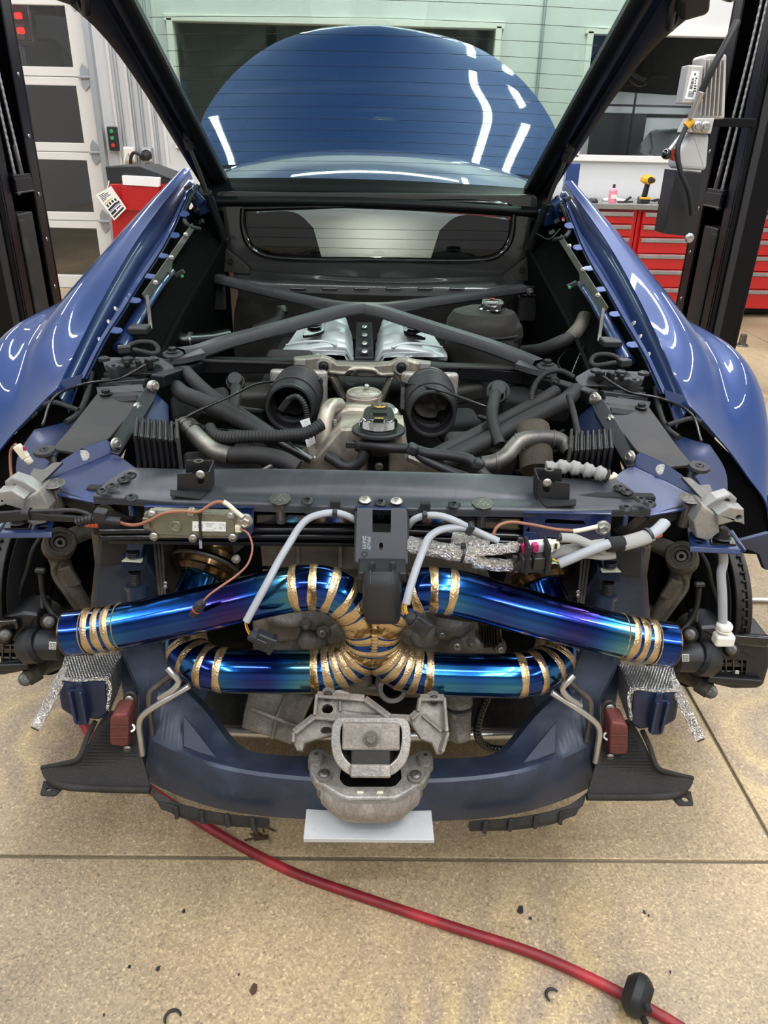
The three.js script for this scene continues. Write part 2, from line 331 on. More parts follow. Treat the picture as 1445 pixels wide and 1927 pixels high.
mk('creamPlastic', { color: 0xd9d3b8, roughness: 0.45 });
mk('jigCream', { color: 0xc9c8b0, roughness: 0.5 });
mk('plateWhite', { color: 0xb2b3b1, roughness: 0.35, roughnessMap: smearTex });
mk('olive', { color: 0xb3b29a, metalness: 0.55, roughness: 0.42, map: dustTex });
mk('copperWire', { color: 0x8a5a42, roughness: 0.55 });
mk('yellow', { color: 0xd9a520, roughness: 0.45 });
mk('pink', { color: 0xe88a9c, roughness: 0.45 });
mk('magenta', { color: 0xb01a5c, roughness: 0.5 });
mk('green', { color: 0x2f8a4d, roughness: 0.45 });
mk('redButton', { color: 0xc02222, roughness: 0.4 });
mk('orange', { color: 0xc8501f, roughness: 0.5 });
mk('discIron', { color: 0x4a4744, metalness: 0.75, roughness: 0.45, map: dustTex });
mk('undertray', { color: 0x2a2724, roughness: 0.75, map: grimeTex, bumpMap: castTex, bumpScale: 0.0012 });
mk('armCast', { color: 0x6b665d, metalness: 0.3, roughness: 0.62, map: grimeTex, bumpMap: castTex, bumpScale: 0.0014 });
mk('reservoir', { color: 0xc9cac4, roughness: 0.55, transmission: 0.35, thickness: 0 });
mk('glowTube', { color: 0xffffff, emissive: 0xf4f8ff, emissiveIntensity: GLOW, roughness: 0.5 });
mk('cabinLamp', { color: 0xffffff, emissive: 0xfff0dc, emissiveIntensity: 4 });
mk('dashGrey', { color: 0xc4c5c2, roughness: 0.6 });
mk('leather', { color: 0x0c0c0d, roughness: 0.5 });
mk('jeepBlack', { color: 0x07080a, roughness: 0.2, clearcoat: 1, clearcoatRoughness: 0.05 });
mk('tailRed', { color: 0x400606, emissive: 0xff1208, emissiveIntensity: 2.5, roughness: 0.3 });
mk('lampRed', { color: 0x4a1210, roughness: 0.2, clearcoat: 1 });
mk('cap', { color: 0x0d0d0e, roughness: 0.9 });
mk('bench', { color: 0xa7a7a4, metalness: 0.85, roughness: 0.35, roughnessMap: smearTex });
mk('paper', { color: 0xf0eee6, roughness: 0.8 });
mk('leaf', { color: 0x4a3620, roughness: 0.9 });
// flat print: a canvas drawn in units of its own pixels
function print(w, h, draw, o = {}) {
  const c = document.createElement('canvas'); c.width = w; c.height = h; const g = c.getContext('2d'); draw(g, w, h);
  const t = new THREE.CanvasTexture(c); t.colorSpace = THREE.SRGBColorSpace; t.anisotropy = 8;
  return new THREE.MeshStandardMaterial({ map: t, roughness: 0.5, ...o });
}
// a thin sheet on four corners (top-left, top-right, bottom-right, bottom-left), printed side towards the eye
function label4(a, b, c, d, t = 0.0008) {
  const n = b.clone().sub(a).cross(d.clone().sub(a)).normalize().negate(); if (n.dot(camera.position.clone().sub(a)) < 0) n.negate();
  const A = [a, b, c, d], B = A.map((q) => q.clone().addScaledVector(n, t)), P = [], U = [];
  const quad = (q, uv) => { for (const k of [0, 2, 1, 0, 3, 2]) { P.push(q[k].x, q[k].y, q[k].z); U.push(...uv[k]); } };
  const f = [[0, 1], [1, 1], [1, 0], [0, 0]], e = [[0, 0], [0.01, 0], [0.01, 0.01], [0, 0.01]];
  quad(B, f); quad([A[1], A[0], A[3], A[2]], e); for (let k = 0; k < 4; k++) { const l = (k + 1) % 4; quad([A[k], A[l], B[l], B[k]], e); }
  const g = new THREE.BufferGeometry(); g.setAttribute('position', new THREE.Float32BufferAttribute(P, 3)); g.setAttribute('uv', new THREE.Float32BufferAttribute(U, 2)); g.computeVertexNormals(); return g;
}
// ---------------------------------------------------------------- fasteners (shared geometry, y out of the surface)
const hexBolt = merge(lathe([[0, 0], [1.5, 0], [1.5, 0.15], [1.25, 0.32], [0.9, 0.4], [0, 0.4]], v3(0, 0, 0), Y1, 20), toCreasedNormals(new THREE.LatheGeometry([[0, 0.3], [1, 0.3], [1, 0.95], [0.9, 1.1], [0.6, 1.12], [0.5, 1.02], [0, 1.02]].map((q) => new THREE.Vector2(...q)), 6), 0.4));
const domeBolt = lathe([[0, 0], [1.5, 0], [1.5, 0.12], [1.35, 0.28], [1.05, 0.5], [0.62, 0.6], [0.5, 0.6], [0.42, 0.3], [0, 0.3]], v3(0, 0, 0), Y1, 22, 0.5);
const washer = lathe([[0.5, 0], [1, 0], [1, 0.12], [0.5, 0.12], [0.5, 0]], v3(0, 0, 0), Y1, 22, 0.5);
function bolt(parent, pos, dir, r, mat = M.zincBolt, geo = hexBolt, name = 'bolt') {
  return placed(name, geo, mat, parent, pos, new THREE.Quaternion().setFromUnitVectors(Y1, dir.clone().normalize()), r);
}
const toEye = (q) => camera.position.clone().sub(q).normalize();
// ---------------------------------------------------------------- the room
const BACK = -7.8, CEIL = 4.6, LEFT = -6.5, RIGHT = 6.5, REAR = 6.0;
{
  const floor = new THREE.Group(); floor.name = 'floor'; floor.userData.kind = 'structure'; scene.add(floor); origin.set(floor, v3(0, 0, 0));
  taken.set('floor', 1);
  struct('joint_bed', boxUV(new THREE.BoxGeometry(13.4, 0.1, 14.2).translate(0, -0.057, -0.9)), M.jointFill, floor);
  const xs = [LEFT - 0.2, -3.65, -1.36, 0.926, 3.2, RIGHT + 0.2], zs = [BACK - 0.2, -5.75, -3.45, -1.127, 1.17, 3.5, REAR + 0.2], g = 0.0042;
  for (let i = 0; i + 1 < xs.length; i++) for (let j = 0; j + 1 < zs.length; j++) {
    const w = xs[i + 1] - xs[i] - 2 * g, d = zs[j + 1] - zs[j] - 2 * g, b = rbox(w, 0.06, d, 0.003, 2).translate((xs[i] + xs[i + 1]) / 2, -0.03, (zs[j] + zs[j + 1]) / 2);
    struct('slab', boxUV(b), M.floor, floor);
  }
  struct('ceiling', boxUV(new THREE.BoxGeometry(13.4, 0.2, 14.2).translate(0, CEIL + 0.1, -0.9)), M.ceiling);
  struct('wall_left', boxUV(new THREE.BoxGeometry(0.2, CEIL, 14.2).translate(LEFT - 0.1, CEIL / 2, -0.9)), M.wallGrey);
  struct('wall_right', boxUV(new THREE.BoxGeometry(0.2, CEIL, 14.2).translate(RIGHT + 0.1, CEIL / 2, -0.9)), M.wallGrey);
  struct('wall_rear', boxUV(new THREE.BoxGeometry(13.4, CEIL, 0.2).translate(0, CEIL / 2, REAR + 0.1)), M.wallGrey);
}
// back wall with openings: garage door, two windows
const OPEN = { door: [-4.55, -2.6, 0, 3.1], win1: [-1.85, 1.06, 1.32, 2.34], win2: [1.86, 4.6, 1.29, 2.32] };
{
  const sh = new THREE.Shape([[LEFT, 0], [RIGHT, 0], [RIGHT, CEIL], [LEFT, CEIL]].map((q) => new THREE.Vector2(...q)));
  for (const [a, b, c, d] of Object.values(OPEN)) sh.holes.push(new THREE.Path([[a, c], [a, d], [b, d], [b, c]].map((q) => new THREE.Vector2(...q))));
  struct('wall_back', boxUV(new THREE.ExtrudeGeometry(sh, { depth: 0.2, bevelEnabled: false }).translate(0, 0, BACK - 0.2)), M.wallWhite);
}
function windowUnit([a, b, c, d], mullions) {
  const w = new THREE.Group(); w.name = numbered('window_1').replace('window_1_001', 'window_2'); w.userData.kind = 'structure'; scene.add(w); origin.set(w, v3(0, 0, 0));
  const f = 0.055, z = BACK + 0.01;
  for (const [x, y, ww, hh] of [[(a + b) / 2, c + f / 2 - 0.02, b - a + 0.08, f], [(a + b) / 2, d - f / 2 + 0.02, b - a + 0.08, f], [a + f / 2 - 0.02, (c + d) / 2, f, d - c - 0.02], [b - f / 2 + 0.02, (c + d) / 2, f, d - c - 0.02]])
    struct('window_frame', rbox(ww, hh, 0.12, 0.006).translate(x, y, z - 0.03), M.doorWhite, w);
  for (const x of mullions) struct('mullion', rbox(0.018, d - c - 0.06, 0.05, 0.003).translate(x, (c + d) / 2, z - 0.06), M.blackSatin, w);
  struct('window_pane', boxUV(new THREE.BoxGeometry(b - a - 0.06, d - c - 0.06, 0.006).translate((a + b) / 2, (c + d) / 2, z - 0.06)), a < 0 ? M.windowGlass : M.dimGlass, w);
}
windowUnit(OPEN.win1, []);
windowUnit(OPEN.win2, []);
// conduits, pilasters and boxes on the back wall
{
  for (const [x, y0, y1, r] of [[-2.36, 1.28, 4.4, 0.016], [-2.245, 0.98, 4.4, 0.013], [-2.17, 1.05, 4.4, 0.016], [-2.05, 0.9, 4.4, 0.012], [1.44, 1.2, 4.4, 0.014]])
    solo('conduit', cyl(v3(x, y0, BACK + 0.03), v3(x, y1, BACK + 0.03), r, r, 14), M.galvanized, { '-2.36': 'metal conduit running down to the green and red door switch', '-2.245': 'thin metal conduit ending above the wall outlet', '-2.17': 'thicker metal conduit ending at the outlet with a grey plug', '-2.05': 'metal conduit nearest the raised engine lid on the left wall', '1.44': 'thin vertical conduit on the white wall seen through the lid glass' }[x], 'conduit', undefined);
  for (const x of [-2.42, -2.28, -2.1, -1.98]) struct('trim_1', rbox(0.03, 3.6, 0.02, 0.006).translate(x, 2.2, BACK + 0.01), M.wallWhite);
}
// ceiling tubes: each fitting is a body with a glowing tube, and its light just under it
const tubes = thing('ceiling_light', 'white ceiling tube light fitting above the work bay', 'light', v3(0, 0, 0));
{
  scene.remove(tubes); taken.delete('ceiling_light');
  const L = 2.4, y = CEIL - 0.28;
  const spots = [];
  for (const x of [-4.2, -1.9, 1.3, 1.75, 4.2]) for (const z of [-6.2, -3.2, -0.2, 2.8]) spots.push([x, z, 0]);
  spots.push([0, -7.0, 1], [0, 1.2, 1]);
  const bodyG = rbox(0.13, 0.07, L, 0.01), tubeG = rbox(0.1, 0.03, L - 0.06, 0.012);
  spots.forEach(([x, z, turn]) => {
    const t = thing('ceiling_light', 'white ceiling tube light fitting above the work bay', 'light', v3(x, y, z), 'ceiling tube lights');
    t.rotation.y = turn ? Math.PI / 2 : 0;
    const o = v3(0, 0, 0);
    for (const [n, g, m, dy] of [['housing', bodyG, M.doorWhite, 0.035], ['tube', tubeG, M.glowTube, -0.012]]) { const q = new THREE.Mesh(g, m); q.name = n; q.position.y = dy; t.add(q); }
    for (const dz of [-0.9, 0.9]) { const q = new THREE.Mesh(new THREE.CylinderGeometry(0.006, 0.006, 0.22, 8), M.steel); q.name = 'hanger'; q.position.set(0, 0.175, dz); t.add(q); }
    const a = new THREE.RectAreaLight(0xf6f8ff, LAMP, 0.1, L - 0.06); a.name = 'tube_glow'; a.position.set(0, -0.03, 0); a.rotation.x = -Math.PI / 2; t.add(a);
  });
}
// ---------------------------------------------------------------- the car: body
const car = thing('car', 'blue sports car on a lift with its rear bumper removed and engine lid raised', 'car', v3(0, 0.1, -2.2));
const sides = [['left', same], ['right', mir]];
const A = (list, x) => list.map(([u, v, k]) => px(u, v, k ?? x));
for (const [side, S] of sides) {
  // quarter panel: crest rails from tail to roof
  const R = (...q) => q.map((k) => S(v3(...k)));
  const R1 = R([-0.724, 0.891, -1.66], [-0.718, 1.018, -1.985], [-0.69, 1.153, -2.325], [-0.625, 1.315, -2.75]);
  const R2 = R([-0.758, 0.862, -1.656], [-0.778, 1.015, -1.95], [-0.745, 1.152, -2.32], [-0.647, 1.314, -2.72]);
  const R3 = R([-0.8, 0.822, -1.652], [-0.828, 0.975, -1.9], [-0.79, 1.11, -2.32], [-0.675, 1.275, -2.76]);
  const R4 = R([-0.845, 0.78, -1.65], [-0.872, 0.928, -1.86], [-0.835, 1.03, -2.3], [-0.71, 1.2, -2.78]);
  const R5 = R([-0.9, 0.72, -1.645], [-0.935, 0.938, -1.87], [-0.9, 0.98, -2.25], [-0.79, 1.08, -2.82]);
  const R6 = R([-0.955, 0.655, -1.63], [-0.985, 0.88, -1.85], [-0.96, 0.9, -2.22], [-0.88, 0.95, -2.85]);
  const R7 = R([-0.985, 0.55, -1.62], [-0.998, 0.72, -1.83], [-0.985, 0.72, -2.22], [-0.95, 0.7, -2.9]);
  const fl = side === 'left';
  const panel = part('quarter_panel', loft([R1, R2, R3, R4, R5, R6, R7], 0.004, { m: 60, k: 40, flip: !fl }), M.bluePaint, car, `glossy blue ${side} rear quarter panel`);
  // channel under the panel's inner edge
  const down = (R, dx, dy) => R.map((q) => q.clone().add(v3((fl ? 1 : -1) * dx, -dy, 0)));
  const C0 = down(resample(R1, 8), -0.004, 0.004), C1 = down(resample(R1, 8), 0.012, 0.055);
  const C2 = A([[150, 712, -0.675], [186, 641, -0.665], [222, 583, -0.658], [254, 531, -0.65], [305, 452, -0.632], [356, 348, -0.6]]).map(S);
  const C3 = A([[161, 712, -0.655], [197, 641, -0.647], [234, 583, -0.638], [266, 531, -0.63], [316, 452, -0.61], [361, 350, -0.58]]).map(S);
  part('flange_channel', loft([C0, C1, C2], 0.003, { m: 50, sharp: true, flip: !fl }), M.bluePaintDeep, panel);
  part('flange_lip', loft([C2, C3], 0.004, { m: 50, sharp: true, flip: !fl }), M.bluePaint, panel);
  const lip = new Path(C3, 0.01);
  for (const k of [0.2, 0.36, 0.5, 0.63, 0.75, 0.86]) {
    const q = lip.pos(k * lip.L), d = lip.dir(k * lip.L), s = fl ? 1 : -1, e = v3(s * 0.026, -0.003, 0), f = d.clone().multiplyScalar(0.014);
    part('clip_tab', plate([q.clone().sub(f), q.clone().sub(f).addScaledVector(e, 0.7), q.clone().addScaledVector(f, -0.4).add(e), q.clone().addScaledVector(f, 0.4).add(e), q.clone().add(f).addScaledVector(e, 0.7), q.clone().add(f)], 0.003, { n: Y1 }), M.bluePaint, panel);
  }
  for (const k of [0.05, 0.33, 0.55]) { const q = C1[1].clone().lerp(C1[4], k).lerp(C2[2], 0.4).add(v3(0, 0.01, 0)); bolt(panel, q, v3(fl ? 0.8 : -0.8, 0.6, 0.2), 0.005, M.zincBolt, domeBolt); }
  const C5 = C3.map((q) => q.clone().add(v3((fl ? -1 : 1) * 0.012, -0.035, -0.01))), C6 = C3.map((q) => q.clone().add(v3((fl ? -1 : 1) * 0.05, -0.22, -0.03)));
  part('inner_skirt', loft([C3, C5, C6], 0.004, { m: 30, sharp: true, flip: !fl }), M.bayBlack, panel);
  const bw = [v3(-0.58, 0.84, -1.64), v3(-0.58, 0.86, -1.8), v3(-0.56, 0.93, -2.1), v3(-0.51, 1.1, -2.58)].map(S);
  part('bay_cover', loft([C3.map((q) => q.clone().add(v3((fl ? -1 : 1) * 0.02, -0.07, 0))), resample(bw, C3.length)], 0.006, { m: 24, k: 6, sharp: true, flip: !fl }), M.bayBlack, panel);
  // foot of the channel at the tail
  const t0 = [[113, 715, -0.722], [157, 704, -0.662], [150, 722, -0.67], [116, 737, -0.724]].map(([u, v, x]) => S(px(u, v, x)));
  part('channel_end', plate(t0, 0.003), M.bluePaintDeep, panel);
}
// roof: rear edge, crest, then down to the windscreen
{
  const row = (z, y, half, drop) => [-1, -0.92, -0.6, -0.25, 0, 0.25, 0.6, 0.92, 1].map((k) => v3(k * half, y - drop * (Math.abs(k) ** 2.6) + (k > 0 ? -0.012 * k : 0), z));
  part('roof', loft([row(-2.73, 1.27, 0.6, 0.075), row(-2.83, 1.306, 0.6, 0.075), row(-3.0, 1.352, 0.585, 0.07), row(-3.2, 1.378, 0.57, 0.07), row(-3.5, 1.368, 0.56, 0.07), row(-3.72, 1.31, 0.56, 0.07)], 0.02, { m: 40, k: 24, flip: true }), M.bluePaint, car, 'glossy blue roof panel behind the raised lid glass');
  for (const s of [-1, 1]) part('windscreen_pillar', tube([v3(s * 0.55, 1.26, -3.7), v3(s * 0.62, 1.15, -4.0), v3(s * 0.7, 0.98, -4.35)], 0.035), M.blackSatin, car);
  for (const s of [-1, 1]) part('roof_rail', tube([v3(s * 0.6, 1.17, -2.74), v3(s * 0.615, 1.22, -3.1), v3(s * 0.6, 1.22, -3.5), v3(s * 0.57, 1.2, -3.75)], 0.04), M.bluePaintDeep, car);
}
// front lid standing open beyond the roof
{
  const rows = [];
  for (const [z, y, half, crown, tip] of [[-4.25, 1.26, 0.86, 0.05, 0], [-4.4, 1.44, 0.93, 0.05, 0], [-4.52, 1.58, 0.87, 0.05, 0], [-4.62, 1.72, 0.745, 0.06, 0], [-4.7, 1.84, 0.565, 0.05, 0], [-4.745, 1.91, 0.35, 0.03, 0], [-4.75, 1.93, 0.17, 0.01, 0]])
    rows.push([-1, -0.86, -0.6, -0.3, 0, 0.3, 0.6, 0.86, 1].map((k) => v3(k * half + 0.01, y + crown * (1 - k * k) * 0.6 - 0.02 * Math.max(0, k), z + crown * (1 - k * k))));
  part('front_lid', loft(rows, 0.03, { m: 40, k: 34 }), M.bluePaint, car, 'glossy blue front lid standing open beyond the roof');
  part('cowl', bar(v3(-0.8, 0.93, -4.2), v3(0.8, 0.93, -4.2), 0.2, 0.12), M.blackMatte, car);
  for (const s of [-1, 1]) part('lid_hinge', bar(v3(s * 0.66, 0.95, -4.22), v3(s * 0.72, 1.3, -4.32), 0.03, 0.015), M.blackSatin, car);
  part('nose', loft([[v3(-0.8, 0.93, -4.3), v3(0, 0.95, -4.3), v3(0.8, 0.93, -4.3)], [v3(-0.78, 0.84, -4.8), v3(0, 0.86, -4.85), v3(0.78, 0.84, -4.8)], [v3(-0.7, 0.7, -5.15), v3(0, 0.72, -5.25), v3(0.7, 0.7, -5.15)]], 0.03, { flip: true }), M.blackMatte, car);
}
// engine lid, hinged at the roof and raised towards the eye
{
  const at = (k) => ({ y: lerp(1.279, 1.96, k), z: lerp(-2.72, -1.53, k) });         // along the lid, 0 at the hinge
  const lp = (x, k, up = 0) => { const a = at(k); return v3(x, a.y + up * 0.868, a.z - up * 0.497); };
  const lid = grp('engine_lid', car, 'raised black engine lid framing a clear rear glass');
  const half = (k) => lerp(0.497, 0.585, k);
  const N = v3(0, -0.868, 0.497);
  // frame: arms with their inner and outer edges, and the bar at the hinge
  for (const s of [-1, 1]) {
    const prof = (k) => { const h = half(k), o = h + lerp(0.085, 0.1, k) + 0.085 * smooth(k, 0.48, 0.72); return [[h - 0.004, -0.012], [h + 0.01, -0.026], [h + 0.03, -0.03], [h + 0.042, -0.018], [h + 0.055, -0.034], [o - 0.008, -0.03], [o, -0.015], [o, 0.012], [h - 0.004, 0.006]]; };
    const ks = [-0.02, 0.1, 0.25, 0.4, 0.55, 0.7, 0.85, 1.02];
    const rails = prof(0).map((_, j) => ks.map((k) => { const [x, u] = prof(k)[j]; return lp(s * x, k, u); }));
    rails.push(rails[0].map((q) => q.clone()));
    part('lid_arm', loft(rails, 0.001, { sharp: true, m: 30, flip: s > 0 }), M.lidBlack, lid);
    part('glass_seal', tube([...ks.map((k) => lp(s * (half(k) + 0.002), k, -0.014))], 0.006), M.rubber, lid);
    part('outer_bead', tube([...ks.map((k) => lp(s * (half(k) + lerp(0.05, 0.06, k)), k, -0.03))], 0.005), M.rubber, lid);
    // latch bracket at the lid's outer edge, near its rear
    const L0 = lp(s * 0.64, 0.7), hook = grp('lid_latch', lid);
    part('latch_body', boxAt(L0.clone().add(v3(s * 0.035, 0.01, 0.02)), 0.13, 0.085, 0.18, 0.02, [0.5, 0, s * -0.25]), M.blackGloss, hook);
    part('latch_plate', boxAt(L0.clone().add(v3(s * 0.02, -0.05, -0.02)), 0.06, 0.05, 0.11, 0.012, [0.5, 0, s * 0.3]), M.blackSatin, hook);
    part('latch_loop', tube([v3(s * 0.66, L0.y - 0.03, L0.z - 0.07), v3(s * 0.655, L0.y - 0.085, L0.z - 0.075), v3(s * 0.64, L0.y - 0.105, L0.z - 0.055), v3(s * 0.63, L0.y - 0.08, L0.z - 0.03), v3(s * 0.635, L0.y - 0.03, L0.z - 0.02)], 0.009), M.blackSatin, hook);
    // lamp of the lid on its outer corner
  }
  const bk = [-1.12, -0.9, -0.5, 0, 0.5, 0.9, 1.12];
  const bend = (k) => 0.012 * (1 - k * k);
  const brow = (dz, dy) => bk.map((k) => v3(k * 0.52, 1.268 + dy + bend(k) - 0.006 * k, -2.72 + dz));
  part('hinge_bar', loft([brow(0.03, 0.018), brow(0.045, 0.002), brow(0.08, -0.01), brow(0.078, -0.026), brow(0.112, -0.036), brow(0.116, -0.056), brow(0.09, -0.066), brow(0.0, -0.068), brow(-0.04, -0.05), brow(-0.02, 0.0), brow(0.03, 0.018)], 0.001, { sharp: true, m: 40, flip: true }), M.lidBlack, lid);
  part('bright_bead', tube(bk.slice(1, -1).map((k) => v3(k * 0.52, 1.246 + bend(k) - 0.006 * k, -2.632)), 0.006), M.blackGloss, lid);
  const glassRow = (k) => [-1, -0.6, 0, 0.6, 1].map((q) => lp(q * half(k), k, 0.012 * (1 - q * q)));
  const glass = part('rear_glass', loft([0.005, 0.35, 0.7, 1.0].map(glassRow), 0.004, { m: 24, k: 16 }), M.hatchGlass, lid, 'clear green-tinted glass of the engine lid with heater lines');
  // heater lines on the glass
  for (let i = 0; i < 22; i++) { const k = 0.06 + i * 0.042; part('heater_line', tube([-0.97, -0.6, 0, 0.6, 0.97].map((q) => lp(q * half(k), k, 0.012 * (1 - q * q) - 0.005)), 0.0006, { n: 5, step: 0.08 }), M.darkSteel, lid); }
  // dried water spots on the glass
  {
    const r = rng(77), flake = new THREE.SphereGeometry(1, 6, 4), spots = new THREE.InstancedMesh(flake, M.paper, 700), o = new THREE.Object3D(), q = quatOf(N, X1);
    for (let i = 0; i < 700; i++) { const x = (r() + r() + r() - 1.5) * 0.26, k = 0.995 - Math.pow(r(), 1.6) * 0.4, a = 0.0003 + r() * r() * 0.0007; o.position.copy(lp(x, k, 0.0085 + 0.012 * (1 - (x / half(k)) ** 2) - 0.0132)).sub(origin.get(car)); o.quaternion.copy(q); o.scale.set(a, a * (1 + (r() > 0.7 ? r() * 5 : 0)), 0.0002); o.updateMatrix(); spots.setMatrixAt(i, o.matrix); }
    spots.name = 'water_spots'; spots.userData.kind = 'stuff'; origin.set(spots, origin.get(car)); lid.add(spots);
  }
  // gas struts
  for (const [side, S] of sides) {
    const s = grp('gas_strut', car, `black gas strut holding up the ${side} side of the engine lid`);
    const a = S(p(350, 258, -2.44)), b = S(p(385, 362, -2.55)), c = S(p(423, 450, -2.6));
    const k = a.clone().lerp(c, 0.52);
    part('strut_rod', cyl(a, k, 0.006, 0.006, 14), M.steelDull, s); part('strut_tube', cyl(k, c, 0.0125, 0.0125, 18), M.blackSatin, s);
    part('strut_collar', cyl(k.clone().lerp(a, 0.03), k.clone().lerp(c, 0.05), 0.0145, 0.0145, 18), M.rubber, s);
    part('ball_socket', merge(cyl(a.clone().lerp(c, -0.06), a.clone().lerp(c, 0.1), 0.012, 0.0135, 16), new THREE.SphereGeometry(0.015, 18, 12).translate(a.x, a.y, a.z)), M.plastic, s);
    part('ball_foot', new THREE.SphereGeometry(0.014, 16, 12).translate(c.x, c.y, c.z), M.plastic, s);
    part('strut_bracket', boxAt(a.clone().add(v3(0, 0.018, -0.005)), 0.035, 0.03, 0.03, 0.006), M.blackSatin, s);
  }
}
// bulkhead: carbon frame round the upright cabin window, apron below
{
  const b = grp('bulkhead', car, 'carbon fibre bulkhead with a rounded cabin window');
  const z = -2.62, q = (u, v, dz = 0) => p(u, v, z + dz);
  const outer = [[405, 360], [414, 470], [440, 512], [560, 524], [720, 530], [880, 530], [985, 524], [1003, 500], [1012, 366]].map(([u, v]) => q(u, v));
  const hole = [[457, 392], [456, 425], [468, 462], [490, 478], [520, 485], [720, 489], [915, 488], [942, 478], [960, 455], [966, 410], [964, 392]].map(([u, v]) => q(u, v));
  part('carbon_frame', plate(outer, 0.02, { round: 0.02, holes: [hole], bevel: 0.006 }), M.carbon, b);
  part('window_seal', tube([...hole, hole[0]], 0.009, { step: 0.02 }), M.blackGloss, b);
  part('cabin_window', plate([[450, 388], [462, 470], [500, 487], [720, 492], [930, 488], [966, 465], [968, 388]].map(([u, v]) => q(u, v, -0.012)), 0.005), M.darkGlass, b);
  for (let i = 0; i < 3; i++) part('heater_line', tube([q(462, 428 + i * 18, -0.006), q(715, 432 + i * 18, -0.006), q(962, 436 + i * 18, -0.006)], 0.0006, { n: 5, step: 0.1 }), M.darkSteel, b);
  const side = (s) => [[412, 458], [410, 500], [420, 512], [470, 516], [470, 505], [440, 480]].map(([u, v]) => (s ? mir : same)(q(u, v, 0.03)));
  for (const s of [0, 1]) { part('carbon_wing', plate(side(s), 0.01, { round: 0.012 }), M.plasticDusty, b); const c = (s ? mir : same)(q(434, 492, 0.034)); bolt(b, c, Z1, 0.009, M.blackBolt, washer); }
  part('apron', loft([[q(440, 508, 0.01), q(720, 524, 0.01), q(985, 518, 0.01)], [q(440, 528, 0.05), q(720, 536, 0.06), q(985, 538, 0.05)], [q(450, 545, 0.06), q(720, 556, 0.07), q(975, 556, 0.06)]], 0.01, { m: 30, k: 10 }), M.carbon, b);
  part('apron_lower', loft([[q(450, 545, 0.06), q(720, 556, 0.07), q(975, 556, 0.06)], [q(440, 600, 0.03), q(720, 620, 0.03), q(985, 610, 0.03)], [v3(-0.5, 0.5, z), v3(0, 0.5, z), v3(0.5, 0.5, z)]], 0.01, { m: 30, k: 10 }), M.plasticDusty, b);
  for (let i = 0; i < 6; i++) part('apron_rib', bar(q(560 + i * 60, 540, 0.075), q(560 + i * 60, 546, 0.08), 0.05, 0.008), M.carbon, b);
}
// the cabin seen through that window
{
  const c = grp('cabin', car);
  for (const s of [-1, 1]) {
    part('seat', loft([[v3(s * 0.5, 1.16, -2.95), v3(s * 0.3, 1.17, -2.95), v3(s * 0.235, 1.12, -2.95)], [v3(s * 0.52, 0.9, -2.9), v3(s * 0.3, 0.9, -2.86), v3(s * 0.17, 0.9, -2.9)], [v3(s * 0.52, 0.6, -2.9), v3(s * 0.3, 0.6, -2.88), v3(s * 0.1, 0.6, -2.9)]], 0.12, { m: 16, k: 12, flip: s > 0 }), M.leather, c);
    part('door_card', boxAt(v3(s * 0.72, 0.85, -3.3), 0.06, 0.6, 1.2, 0.02), M.leather, c);
  }
  part('dashboard', loft([[v3(-0.55, 1.075, -3.75), v3(0, 1.08, -3.8), v3(0.6, 1.06, -3.75)], [v3(-0.5, 1.06, -3.6), v3(0, 1.065, -3.6), v3(0.6, 1.05, -3.6)], [v3(-0.42, 0.93, -3.45), v3(0, 0.94, -3.45), v3(0.6, 0.93, -3.45)], [v3(-0.3, 0.7, -3.4), v3(0, 0.7, -3.4), v3(0.6, 0.7, -3.4)]], 0.04, { m: 24, k: 16, flip: true }), M.dashGrey, c, 'light grey dashboard seen through the cabin window');
  part('dash_recess', loft([[v3(-0.2, 1.035, -3.53), v3(0.2, 1.035, -3.53)], [v3(-0.16, 1.0, -3.495), v3(0.14, 1.0, -3.495)]], 0.012, { m: 8, k: 4, flip: true }), M.steelDull, c);
  part('cabin_lamp', boxAt(v3(0, 1.262, -3.32), 0.12, 0.02, 0.07, 0.008), M.cabinLamp, c);
  const cl = new THREE.PointLight(0xfff4e4, 0.45); cl.name = 'cabin_light'; cl.position.set(0, 1.235, -3.32).sub(origin.get(car)); cl.castShadow = true; c.add(cl);
  part('cabin_floor', boxAt(v3(0, 0.42, -3.4), 1.5, 0.06, 1.6, 0.01), M.blackMatte, c);
  part('mirror', boxAt(v3(-0.18, 1.17, -3.62), 0.2, 0.06, 0.03, 0.014), M.blackGloss, c);
}
